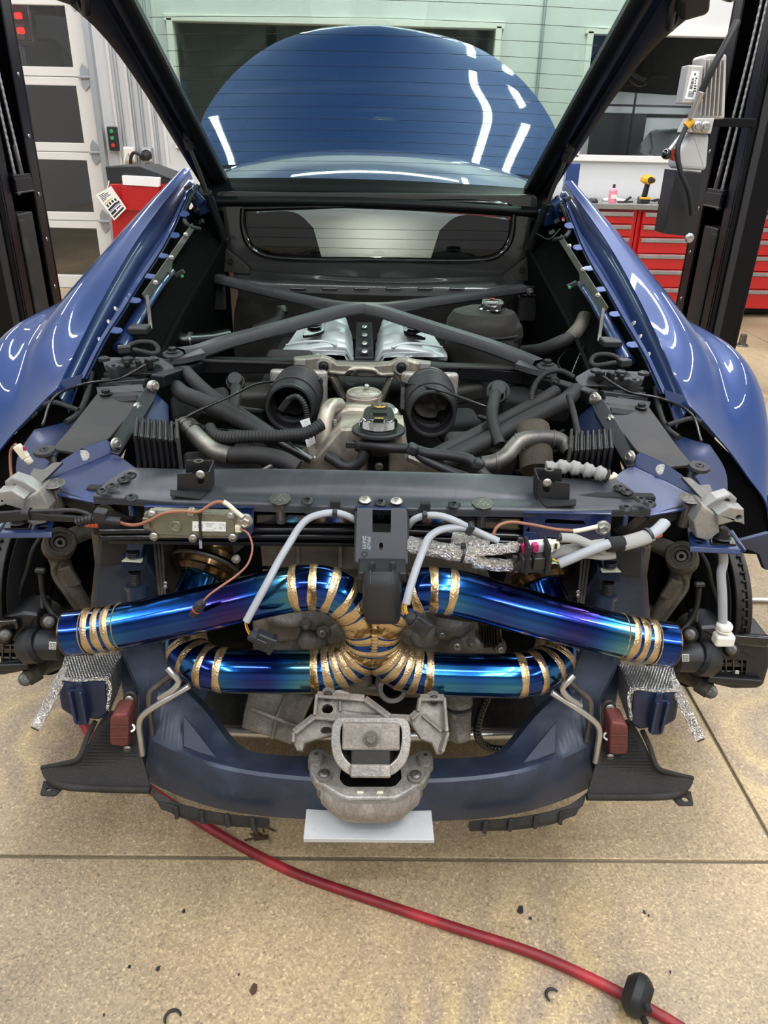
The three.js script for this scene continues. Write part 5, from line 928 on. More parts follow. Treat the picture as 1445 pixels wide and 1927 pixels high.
// cross-shaped brace over the engine
{
  const b = grp('cross_brace', car, 'dark grey X-shaped brace over the engine');
  const hub = [[632, 590, -2.09], [655, 578, -2.13], [682, 573, -2.15], [710, 578, -2.13], [735, 592, -2.09]];
  const arm = (L, w, h) => {
    const P = L.map((k) => p(...k)), n = P.length, prof = [[-1, -0.6], [-1, 0.35], [-0.72, 1], [0.72, 1], [1, 0.35], [1, -0.6], [0.7, -1], [-0.7, -1], [-1, -0.6]];
    const path = new Path(P, 0.02), up = Y1;
    const rails = prof.map(([x, y]) => path.P.map((c, i) => { const d = path.T[i], sd = d.clone().cross(up).normalize(), uu = sd.clone().cross(d); return c.clone().addScaledVector(sd, x * w / 2).addScaledVector(uu, y * h / 2); }));
    return part('brace_arm', loft(rails, 0.001, { sharp: true, m: 40, crease: 0.6 }), M.braceGrey, b);
  };
  arm([[340, 667, -1.79], [372, 662, -1.83], [420, 646, -1.88], [520, 619, -1.98], [610, 594, -2.07], [650, 584, -2.11], [684, 580, -2.14]], 0.04, 0.03);
  arm([[1012, 688, -1.79], [985, 676, -1.83], [930, 655, -1.88], [840, 626, -1.98], [765, 602, -2.07], [722, 588, -2.11], [684, 580, -2.14]], 0.04, 0.03);
  arm([[404, 524, -2.5], [440, 533, -2.46], [520, 553, -2.36], [600, 570, -2.25], [645, 577, -2.18], [684, 579, -2.15]], 0.036, 0.026);
  arm([[985, 543, -2.5], [945, 549, -2.46], [860, 562, -2.36], [770, 574, -2.25], [722, 579, -2.18], [684, 579, -2.15]], 0.036, 0.026);
  for (const [u, v, z] of [[325, 667, -1.77], [1029, 690, -1.77]]) {
    const c = p(u, v, z), s = u < 700 ? 1 : -1;
    part('brace_foot', loft([[c.clone().add(v3(-s * 0.028, -0.006, 0)), c.clone().add(v3(s * 0.02, -0.002, -0.002)), c.clone().add(v3(s * 0.06, 0.006, -0.04))], [c.clone().add(v3(-s * 0.02, -0.006, 0.028)), c.clone().add(v3(s * 0.03, -0.002, 0.02)), c.clone().add(v3(s * 0.075, 0.002, -0.012))]].map((L) => L), 0.014, { m: 10, k: 6, flip: s < 0 }), M.braceGrey, b);
    part('foot_pad', lathe([[0, 0.006], [0.02, 0.006], [0.026, 0.002], [0.027, -0.008], [0, -0.008]], c, v3(0, 1, 0.1), 26), M.blackSatin, b);
    bolt(b, c.clone().add(v3(0, 0.006, 0)), Y1, 0.0105, M.darkSteel);
  }
  for (const [u, v, z, s] of [[402, 524, -2.51, 1], [998, 546, -2.51, -1]]) {
    const c = p(u, v, z); part('front_socket', plate([v3(-0.035, 0.012, 0), v3(0.03, 0.012, 0), v3(0.045, 0, 0), v3(0.03, -0.022, 0), v3(-0.025, -0.022, 0), v3(-0.04, -0.004, 0)].map((k) => k.multiply(v3(s, 1, 1)).add(c)), 0.03, { round: 0.008, holes: [[v3(-0.028, 0.006, 0), v3(0.02, 0.006, 0), v3(0.028, -0.002, 0), v3(0.02, -0.014, 0), v3(-0.02, -0.014, 0)].map((k) => k.multiply(v3(s, 1, 1)).add(c))], bevel: 0.003 }), M.blackSatin, b);
    bolt(b, c.clone().add(v3(0, -0.004, 0.0)), v3(0, 0.4, 1), 0.009, M.steelDull);
    part('socket_post', boxAt(c.clone().add(v3(0, -0.06, -0.02)), 0.06, 0.09, 0.03, 0.008), M.blackMatte, b);
  }
}
// transverse bar and its cast middle bracket
{
  const t = grp('strut_bar', car, 'black transverse bar with a cast aluminium middle bracket');
  const zc = -1.82;
  part('bar_beam', bar(p(372, 688, zc), p(566, 687, zc), 0.032, 0.034, Y1, 0.004), M.lidBlack, t); part('bar_beam', bar(p(802, 694, zc), p(996, 710, zc), 0.032, 0.034, Y1, 0.004), M.lidBlack, t);
  part('bar_top', plate([p(330, 678, zc - 0.04), p(690, 668, zc - 0.04), p(1030, 692, zc - 0.04), p(1000, 698, zc + 0.018), p(805, 684, zc + 0.018), p(560, 676, zc + 0.018), p(368, 678, zc + 0.018)], 0.006), M.plasticDusty, t);
  part('bar_end', bar(p(376, 690, zc + 0.005), p(296, 718, -1.62), 0.034, 0.03, Y1, 0.005), M.lidBlack, t); part('bar_end', bar(p(990, 710, zc + 0.005), p(1116, 748, -1.62), 0.034, 0.03, Y1, 0.005), M.lidBlack, t);
  for (const [u, v] of [[345, 698], [1044, 718]]) { const c = p(u, v, -1.71); part('bar_bore', lathe([[0.006, 0.006], [0.011, 0.004], [0.012, 0], [0.006, 0]], c, toEye(c).setY(0.2), 20), M.darkSteel, t); }
  for (const [u, v] of [[288, 727], [1120, 752]]) { const c = p(u, v, -1.6); part('bolt_sleeve', cyl(c, c.clone().addScaledVector(toEye(c), 0.012), 0.012, 0.011, 20), M.steelDull, t); bolt(t, c.clone().addScaledVector(toEye(c), 0.011), toEye(c), 0.009, M.zincBolt); }
  for (const [u, v] of [[840, 697], [865, 694]]) part('bar_hole', lathe([[0, 0.0004], [0.0025, 0.0004], [0.003, 0], [0, 0]], p(u, v, zc + 0.0185), Z1, 14), M.bayBlack, t);
  const zb = -1.79, q = (u, v, d = 0) => p(u, v, zb + d);
  const out = [[552, 676], [583, 673], [604, 671], [622, 677], [634, 685], [665, 686], [700, 687], [735, 684], [748, 677], [768, 677], [782, 681], [811, 684], [811, 697], [793, 702], [778, 722], [764, 726], [750, 722], [742, 710], [722, 757], [710, 757], [730, 712], [633, 708], [652, 752], [641, 754], [619, 714], [610, 722], [600, 724], [588, 714], [572, 700], [552, 691]];
  part('middle_bracket', plate(out.map(([u, v]) => q(u, v)), 0.03, { bevel: 0.005 }), M.tankAlu, t, 'cast aluminium bracket in the middle of the bar');
  part('bracket_rib', tube([q(620, 700, 0.004), q(655, 702, 0.006), q(662, 695, 0.006), q(705, 697, 0.006), q(712, 704, 0.006), q(740, 704, 0.004)], 0.006, { tension: 0.2 }), M.tankAlu, t); part('bracket_rib', bar(q(624, 708, 0.003), q(647, 750, 0.003), 0.007, 0.012, Z1, 0.003), M.tankAlu, t); part('bracket_rib', bar(q(738, 710, 0.003), q(716, 755, 0.003), 0.007, 0.012, Z1, 0.003), M.tankAlu, t);
  for (const [u, v] of [[609, 690], [755, 692]]) { const c = q(u, v, 0.002); part('bracket_boss', lathe([[0, 0.003], [0.011, 0.003], [0.016, 0.008], [0.0185, 0.005], [0.021, 0], [0, 0]], c, Z1, 26), M.castAlu, t); bolt(t, c.clone().add(v3(0, 0, 0.003)), Z1, 0.0085, M.blackBolt, domeBolt); }
  for (const [u, v] of [[565, 681], [800, 688]]) part('bracket_cap', boxAt(q(u, v, 0.006), 0.026, 0.016, 0.012, 0.003), M.machined, t);
  part('breather_tube', tube([q(661, 711, 0.05), q(663, 708, -0.03)], 0.0185, { open: true, wall: 0.002, n: 28 }), M.blackGloss, t);
}
// intake boots
for (const [u0, v0, u1, v1, side] of [[545, 768, 561, 737, 'left'], [813, 779, 808, 742, 'right']]) {
  const b = grp('intake_boot', car, `black ribbed intake boot with an open mouth, ${side} of the oil tank`);
  const a = p(u0, v0, -1.58), c = p(u1, v1, -1.75), d = a.clone().sub(c).normalize(), L = a.distanceTo(c), C = (k) => c.clone().addScaledVector(d, L * k);
  part('boot_bellows', tube([C(-0.1), C(0.25), C(0.72)], (s) => 0.0615 - 0.012 * Math.pow(0.5 - 0.5 * Math.cos(s / 0.024 * 6.283), 1.5) , { step: 0.0025, n: 40, open: true, wall: 0.004 }), M.rubber, b);
  part('boot_mouth', lathe([[0.046, 0.0], [0.047, 0.035], [0.0455, 0.046], [0.048, 0.05], [0.0525, 0.05], [0.054, 0.046], [0.053, 0.04], [0.0505, 0.038], [0.0505, 0.018], [0.056, 0.012], [0.058, 0.006], [0.054, 0]], a.clone().addScaledVector(d, -0.046), d, 48, 0.5), M.rubber, b);
  part('mouth_bead', ring(a.clone().addScaledVector(d, 0.001), d, 0.0495, 0.0022, 48), M.rubberGloss, b);
  part('throttle_body', tube([C(-0.28), C(-0.06)], 0.057, { n: 36 }), M.castAlu, b); part('throttle_flange', boxAt(C(-0.14), 0.14, 0.1, 0.02, 0.012, quatOf(d)), M.castAlu, b);
  part('throttle_plate', lathe([[0, 0.001], [0.043, 0.001], [0.044, 0], [0.043, -0.001], [0, -0.001]], C(0.3), d.clone().add(v3(0, 0.5, 0)).normalize(), 36), side === 'right' ? M.steelDull : M.blackMatte, b);
  part('boot_clamp', ring(C(0.0), d, 0.0575, 0.003, 48), M.steel, b);
  if (side === 'left') {
    part('sensor_plug', bar(p(528, 772, -1.56), p(545, 750, -1.555), 0.014, 0.014, Y1, 0.003), M.plastic, b); part('sensor_lead', hose([p(545, 750, -1.55), p(558, 746, -1.545), p(572, 760, -1.54), p(578, 790, -1.54), p(578, 806, -1.545)], 0.0065, 0.005, 0.001), M.rubber, b);
    const f = print(128, 96, (g, w, h) => { g.fillStyle = '#e8e8e6'; g.fillRect(0, 0, w, h); g.fillStyle = '#444'; g.beginPath(); g.arc(70, 45, 20, 0, 7); g.lineWidth = 3; g.strokeStyle = '#555'; g.stroke(); for (let k = 0; k < 5; k++) g.fillRect(20 + k * 18, 80, 10, 5); });
    part('lead_flag', label4(p(564, 792, -1.53), p(582, 786, -1.53), p(586, 802, -1.53), p(570, 804, -1.53)), f, b); part('lead_flag', label4(p(573, 824, -1.52), p(591, 818, -1.52), p(594, 834, -1.52), p(578, 842, -1.52)), f, b);
  }
}
// oil tank with neck, filler cap, and the strap cap
{
  const o = grp('oil_tank', car, 'welded aluminium oil tank with a chrome-rimmed filler cap');
  const n = p(685, 741, -1.62), dn = Y1;
  part('tank_neck', lathe([[0, 0.001], [0.038, 0.001], [0.041, -0.003], [0.0405, -0.085], [0, -0.085]], n, dn, 44), M.tankAlu, o);
  part('neck_cap', lathe([[0, 0.004], [0.034, 0.004], [0.036, 0.006], [0.039, 0.004], [0.04, 0], [0, 0]], n, dn, 44), M.tankAlu, o);
  const cn = p(690, 730, -1.64); part('cap_boss', lathe([[0, 0.006], [0.004, 0.008], [0.006, 0.006], [0.007, 0], [0, 0]], cn, dn, 18), M.steel, o); part('cap_plate', boxAt(p(703, 742, -1.61), 0.022, 0.004, 0.012, 0.002, [0, 0.3, 0]), M.steel, o);
  part('tank_body', plate([[612, 800, -1.53], [634, 768, -1.53], [660, 762, -1.53], [740, 768, -1.53], [764, 800, -1.53], [768, 890, -1.5], [598, 890, -1.5]].map((k) => p(...k)), 0.12, { round: 0.012, bevel: 0.012, bs: 3 }), M.tankAlu, o);
  part('side_pipe', tube([p(640, 764, -1.55), p(622, 766, -1.53), p(613, 785, -1.515), p(610, 820, -1.5), p(606, 860, -1.49), p(604, 890, -1.485)], 0.0175, { n: 22 }), M.tankAlu, o);
  part('weld_bead', tube([p(630, 790, -1.503), p(632, 815, -1.503), p(630, 845, -1.495), p(628, 880, -1.488)], (s) => 0.004 + 0.0008 * Math.sin(s * 1400), { n: 8, step: 0.0015 }), M.machined, o);
  part('weld_bead', tube([p(648, 790, -1.525), p(668, 796, -1.522), p(690, 798, -1.522)], (s) => 0.0035 + 0.0008 * Math.sin(s * 1400), { n: 8, step: 0.0015 }), M.machined, o);
  part('body_step', boxAt(p(700, 850, -1.495), 0.13, 0.07, 0.03, 0.01), M.tankAlu, o); part('body_rib', bar(p(752, 800, -1.5), p(762, 880, -1.48), 0.014, 0.02, Z1, 0.006), M.tankAlu, o);
  for (const [u, v] of [[742, 775], [760, 845]]) bolt(o, p(u, v, -1.5), v3(0, 0.6, 0.8), 0.006, M.zincBolt, domeBolt);
  const f = p(712, 808, -1.425);
  part('filler_collar', lathe([[0.03, -0.04], [0.035, -0.03], [0.033, -0.012], [0.036, -0.002], [0.03, 0]], f, Y1, 40), M.plasticDusty, o);
  part('filler_disc', lathe([[0, 0.006], [0.034, 0.006], [0.036, 0.002], [0.05, 0.004], [0.0535, 0.002], [0.054, -0.003], [0.05, -0.005], [0, -0.005]], f, Y1, 48), M.rubber, o);
  const c = f.clone().add(v3(0, 0.016, 0));
  part('cap_base', lathe([[0, 0.012], [0.028, 0.012], [0.034, 0.006], [0.0355, -0.004], [0.033, -0.01], [0, -0.01]], c, Y1, 40), M.blackGloss, o);
  part('cap_bezel', lathe([[0.0365, -0.004], [0.039, -0.006], [0.0385, 0.002], [0.034, 0.009], [0.031, 0.0095], [0.034, 0.004], [0.0365, -0.004]], c, Y1, 44), M.chrome, o);
  const gx = (x, y, z) => c.clone().add(v3(x, y, z));
  part('cap_grip', plate([gx(-0.03, 0.016, -0.02), gx(-0.022, 0.024, -0.034), gx(0.022, 0.024, -0.034), gx(0.03, 0.016, -0.02), gx(0.033, 0.013, 0.012), gx(0.026, 0.012, 0.026), gx(-0.026, 0.012, 0.026), gx(-0.033, 0.013, 0.012)], 0.008, { round: 0.005, holes: [[gx(-0.018, 0.016, -0.008), gx(0.018, 0.016, -0.008), gx(0.02, 0.014, 0.01), gx(-0.02, 0.014, 0.01)]] }), M.chrome, o);
  const sym = print(160, 64, (g, w, h) => { g.fillStyle = '#141416'; g.fillRect(0, 0, w, h); g.strokeStyle = '#e0b02a'; g.fillStyle = '#e0b02a'; g.lineWidth = 7; g.beginPath(); g.moveTo(30, 22); g.lineTo(60, 38); g.lineTo(60, 50); g.lineTo(112, 50); g.lineTo(140, 22); g.lineTo(106, 34); g.lineTo(60, 34); g.stroke(); g.fillRect(76, 20, 20, 8); });
  part('oil_symbol', label4(gx(-0.016, 0.0245, -0.0335), gx(0.018, 0.0245, -0.0335), gx(0.018, 0.0205, -0.023), gx(-0.016, 0.0205, -0.023)), sym, o);
  const sq = print(96, 48, (g, w, h) => { g.fillStyle = '#141416'; g.fillRect(0, 0, w, h); g.strokeStyle = '#e0b02a'; g.lineWidth = 5; g.strokeRect(12, 14, 32, 22); g.strokeRect(52, 14, 32, 22); });
  part('book_symbol', label4(gx(-0.009, 0.0142, 0.013), gx(0.011, 0.0142, 0.013), gx(0.011, 0.0132, 0.022), gx(-0.009, 0.0132, 0.022)), sq, o);
  part('switch_box', boxAt(p(712, 866, -1.43), 0.046, 0.042, 0.03, 0.004), M.blackGloss, o); part('switch_frame', boxAt(p(713, 848, -1.43), 0.036, 0.014, 0.036, 0.004), M.plastic, o); bolt(o, p(713, 878, -1.413), Z1, 0.006, M.steelDull, domeBolt);
}
// coolant bottle
{
  const c = grp('coolant_bottle', car, 'dark grey coolant bottle with a chrome-rimmed black cap');
  const a = p(904, 668, -2.08);
  const body = new THREE.LatheGeometry([[0, 0.135], [0.05, 0.133], [0.085, 0.122], [0.1, 0.1], [0.104, 0.07], [0.1, 0.06], [0.102, 0.05], [0.1, 0], [0.09, -0.1], [0, -0.1]].map((q) => new THREE.Vector2(...q)), 40);
  body.scale(1, 1, 0.8).translate(a.x, a.y, a.z); part('bottle_body', toCreasedNormals(body, 0.5), M.plasticDusty, c);
  part('bottle_seam', tube(Array.from({ length: 25 }, (_, i) => v3(a.x + 0.105 * Math.cos(i / 24 * Math.PI), a.y + 0.066, a.z + 0.084 * Math.sin(i / 24 * Math.PI))), 0.0035, { n: 8 }), M.plasticDusty, c);
  part('bottle_shoulder', boxAt(a.clone().add(v3(0.075, 0.07, 0.02)), 0.06, 0.06, 0.06, 0.02, [0, 0.5, 0.3]), M.plasticDusty, c);
  const t = a.clone().add(v3(0.018, 0.134, 0.02));
  part('cap_collar', lathe([[0, 0.003], [0.032, 0.003], [0.037, 0], [0.036, -0.006], [0, -0.006]], t, Y1, 36), M.chrome, c);
  part('cap_body', lathe([[0, 0.016], [0.025, 0.016], [0.03, 0.01], [0.031, 0.002], [0, 0.002]], t, Y1, 36), M.blackGloss, c);
  const gx = (x, y, z) => t.clone().add(v3(x, y, z)); part('cap_grip', plate([gx(-0.026, 0.022, -0.02), gx(0.026, 0.022, -0.02), gx(0.031, 0.019, 0.014), gx(0.024, 0.018, 0.024), gx(-0.024, 0.018, 0.024), gx(-0.031, 0.019, 0.014)], 0.006, { round: 0.005, holes: [[gx(-0.018, 0.021, -0.01), gx(0.018, 0.021, -0.01), gx(0.02, 0.019, 0.014), gx(-0.02, 0.019, 0.014)]] }), M.chrome, c);
  part('cap_mark', boxAt(gx(0.002, 0.0235, -0.016), 0.012, 0.001, 0.006, 0.0004), M.redButton, c);
}
// hoses and pipes of the bay
{
  const h = grp('bay_hoses', car, 'tangle of dusty black hoses and grey pipes in the engine bay');
  const T = (name, L, r, m = M.hoseGrey) => part(name, tube(L.map((k) => p(...k)), r, { n: 18 }), m, h);
  T('fuel_hose', [[350, 700, -1.72], [363, 714, -1.68], [396, 744, -1.62], [449, 778, -1.56], [499, 811, -1.5], [540, 840, -1.48]], 0.0155);
  T('fuel_hose', [[332, 730, -1.66], [345, 741, -1.62], [386, 758, -1.57], [433, 780, -1.52], [486, 808, -1.48], [533, 842, -1.45], [565, 870, -1.42]], 0.0185);
  part('corrugated_hose', hose([[394, 806, -1.47], [402, 818, -1.45], [420, 823, -1.44], [466, 822, -1.43], [532, 820, -1.43], [576, 815, -1.45], [606, 798, -1.47]].map((k) => p(...k)), 0.0138, 0.0068, 0.0022, 20), M.hoseGrey, h);
  T('grey_pipe', [[346, 800, -1.46], [356, 806, -1.44], [372, 824, -1.43], [402, 848, -1.42], [433, 857, -1.41]], 0.0185, M.steelDull); T('pipe_joint', [[352, 802, -1.45], [364, 814, -1.436]], 0.0215, M.darkSteel);
  T('black_pipe', [[433, 857, -1.41], [486, 857, -1.4], [530, 866, -1.38], [560, 882, -1.37]], 0.0185);
  T('short_hose', [[443, 716, -1.66], [444, 746, -1.6], [440, 776, -1.55], [446, 800, -1.52]], 0.0125); part('hose_coupling', lathe([[0, 0.022], [0.015, 0.022], [0.018, 0.016], [0.018, 0.008], [0.021, 0.006], [0.021, -0.006], [0, -0.012]], p(443, 720, -1.655), v3(0.1, 0.7, 0.7), 26), M.rubber, h); part('coupling_ring', ring(p(443, 722, -1.642), v3(0.1, 0.7, 0.7), 0.0165, 0.0025), M.darkSteel, h);
  T('thin_pipe', [[524, 831, -1.43], [552, 846, -1.41], [586, 866, -1.4]], 0.009, M.rubberGloss); T('steel_rod', [[473, 898, -1.36], [500, 882, -1.37], [529, 866, -1.38]], 0.0045, M.steelDull);
  T('bowden_cable', [[318, 804, -1.44], [375, 772, -1.46], [433, 746, -1.5], [486, 722, -1.62], [540, 717, -1.7], [600, 717, -1.74]], 0.0028, M.rubberGloss);
  T('bowden_cable', [[760, 722, -1.74], [800, 728, -1.62], [850, 742, -1.55], [905, 762, -1.52], [925, 768, -1.52]], 0.0028, M.rubberGloss);
  for (const [u, v, s] of [[600, 717, 0.3], [760, 722, -0.3]]) part('cable_clip', boxAt(p(u, v, -1.735), 0.018, 0.014, 0.014, 0.002, [0, 0, s]), M.plastic, h);
  // right half
  T('coolant_hose', [[1045, 736, -1.66], [1020, 752, -1.62], [986, 770, -1.58], [912, 808, -1.5], [836, 847, -1.44], [805, 862, -1.42]], 0.0145);
  T('coolant_hose', [[1085, 735, -1.66], [1059, 757, -1.6], [1009, 781, -1.54], [952, 811, -1.49], [866, 854, -1.42], [830, 872, -1.4]], 0.0185);
  for (const k of [0.3, 0.55]) part('hose_tie', ring(p(lerp(1059, 866, k), lerp(757, 854, k), lerp(-1.6, -1.42, k)), v3(0.8, -0.35, 0.3), 0.02, 0.0022), M.plastic, h);
  T('short_hose', [[933, 742, -1.58], [928, 760, -1.53], [926, 782, -1.49], [932, 812, -1.46], [941, 838, -1.43]], 0.0125); part('hose_coupling', lathe([[0, 0.022], [0.015, 0.022], [0.018, 0.016], [0.02, 0.008], [0.026, 0.004], [0.026, -0.006], [0, -0.012]], p(937, 737, -1.6), v3(-0.1, 0.6, 0.75), 26), M.rubber, h); part('coupling_ring', ring(p(935, 744, -1.575), v3(-0.1, 0.6, 0.75), 0.0165, 0.0025), M.darkSteel, h);
  part('arched_conduit', hose([[1003, 782, -1.58], [1000, 750, -1.6], [1008, 722, -1.63], [1028, 702, -1.66], [1055, 698, -1.67], [1080, 710, -1.66]].map((k) => p(...k)), 0.0068, 0.0052, 0.0016, 14), M.hoseGrey, h);
  T('exhaust_elbow', [[908, 874, -1.36], [930, 870, -1.36], [950, 860, -1.37], [966, 842, -1.39], [978, 830, -1.4], [998, 825, -1.41], [1040, 825, -1.42], [1058, 832, -1.42], [1070, 845, -1.41]], 0.0165, M.steelDull); for (const [u, v, z, a] of [[1042, 826, -1.42, 0], [978, 831, -1.4, 0.7], [936, 869, -1.362, 0.2]]) part('elbow_bead', ring(p(u, v, z), v3(Math.cos(a), Math.sin(a) * 0.9, 0.1), 0.017, 0.0024), M.steelDull, h);
  part('catalyst_wrap', tube([p(1003, 806, -1.47), p(1008, 850, -1.42), p(1010, 885, -1.39)], 0.034, { n: 28 }), M.braid, h, 'dark woven heat wrap on the catalyst');
  T('loom_cable', [[1070, 744, -1.56], [1080, 780, -1.52], [1089, 820, -1.46], [1100, 842, -1.42], [1128, 872, -1.36]], 0.0068); T('loom_sleeve', [[1092, 828, -1.45], [1104, 848, -1.41], [1128, 872, -1.36]], 0.0105);
  // crumpled light sleeve lying on the beam
  part('foil_sleeve', tube([[1028, 882, -1.33], [1050, 879, -1.33], [1075, 880, -1.325], [1100, 884, -1.32], [1125, 890, -1.31], [1142, 896, -1.3]].map((k) => p(...k)), (s) => 0.0125 + 0.0026 * Math.sin(s * 260) + 0.0016 * Math.sin(s * 517 + 1), { n: 26, step: 0.0025 }), M.sleeveSilver, h, 'crumpled light grey cable sleeve lying on the beam'); part('sleeve_tie', ring(p(1142, 896, -1.3), v3(1, -0.3, 0.2), 0.011, 0.003), M.plastic, h);
  part('sleeve_tail', tube([p(1143, 896, -1.3), p(1152, 900, -1.295), p(1158, 892, -1.3)], 0.006), M.creamPlastic, h);
  // fat loom running along the tank to the right hook
  T('main_loom', [[679, 838, -1.4], [700, 838, -1.385], [740, 843, -1.38], [776, 845, -1.37], [800, 852, -1.36], [850, 858, -1.35], [886, 866, -1.335], [902, 884, -1.32], [925, 903, -1.305], [960, 910, -1.3], [1000, 907, -1.3], [1022, 900, -1.3]], 0.0105, M.rubber);
  T('branch_loom', [[782, 848, -1.37], [792, 860, -1.36], [820, 875, -1.35], [850, 888, -1.345], [880, 898, -1.34]], 0.009, M.rubber);
  T('formed_hose', [[616, 858, -1.42], [630, 866, -1.41], [648, 877, -1.4], [668, 876, -1.395], [682, 862, -1.395], [684, 845, -1.4], [672, 838, -1.4]], 0.0115, M.rubber); part('hose_clip', boxAt(p(660, 836, -1.4), 0.02, 0.014, 0.014, 0.003), M.plastic, h);
  for (const [u, v, z] of [[776, 845, -1.36], [900, 874, -1.32]]) part('loom_tape', boxAt(p(u, v, z), 0.022, 0.024, 0.022, 0.008, [0, 0, -0.4]), M.plastic, h);
  // dark filler bodies low in the bay
  const r = rng(41);
  for (const [u, v, z, w, hh] of [[420, 890, -1.45, 0.16, 0.08], [480, 880, -1.5, 0.1, 0.1], [600, 720, -1.9, 0.1, 0.06], [380, 770, -1.72, 0.14, 0.05], [900, 860, -1.52, 0.14, 0.08], [1010, 760, -1.78, 0.16, 0.06], [860, 800, -1.68, 0.1, 0.06], [870, 730, -1.85, 0.1, 0.05], [480, 745, -1.8, 0.1, 0.05]]) part('bay_component', boxAt(p(u, v, z), w, hh, 0.06 + r() * 0.05, 0.014, [r() * 0.4, r() * 0.6 - 0.3, r() * 0.4 - 0.2]), r() > 0.5 ? M.plasticDusty : M.blackMatte, h);
  for (let k = 0; k < 10; k++) { const u = 350 + r() * 210, v = 730 + r() * 130; T('bay_cable', [[u, v, -1.6 - r() * 0.1], [u + 30 + r() * 30, v + 10 + r() * 20, -1.56], [u + 60 + r() * 60, v + r() * 40, -1.6], [u + 90 + r() * 60, v + 30, -1.68]], 0.004 + r() * 0.003, M.rubber); }
  for (let k = 0; k < 10; k++) { const u = 850 + r() * 150, v = 740 + r() * 110; T('bay_cable', [[u, v, -1.6 - r() * 0.1], [u + 30 + r() * 30, v - 5 + r() * 20, -1.58], [u + 60 + r() * 50, v + r() * 40, -1.62], [u + 90 + r() * 50, v + 20, -1.68]], 0.004 + r() * 0.003, M.rubber); }
}
// square bellows on both sides
for (const [side, S] of sides) {
  const b = grp('air_bellows', car, `square black rubber air bellows beside the ${side} box section`);
  const n = 7; for (let k = 0; k < n; k++) { const f = k / (n - 1), c = S(p(lerp(262, 328, f), lerp(844, 852, f), -1.4)); for (const [j, sc] of [[0, 1], [0.0055, 0.84]]) part(j ? 'bellows_valley' : 'bellows_fold', boxAt(c.clone().add(v3((side === 'left' ? 1 : -1) * j, 0, 0)), j ? 0.007 : 0.0088, 0.1 * sc, 0.11 * sc, 0.022, [0, S(v3(-1, 0, 0)).x > 0 ? -0.25 : 0.25, 0]), M.rubberGloss, b); }
  part('bellows_frame', boxAt(S(p(338, 853, -1.39)), 0.006, 0.11, 0.11, 0.012, [0, S(v3(-1, 0, 0)).x > 0 ? -0.25 : 0.25, 0]), M.plasticDusty, b);
}
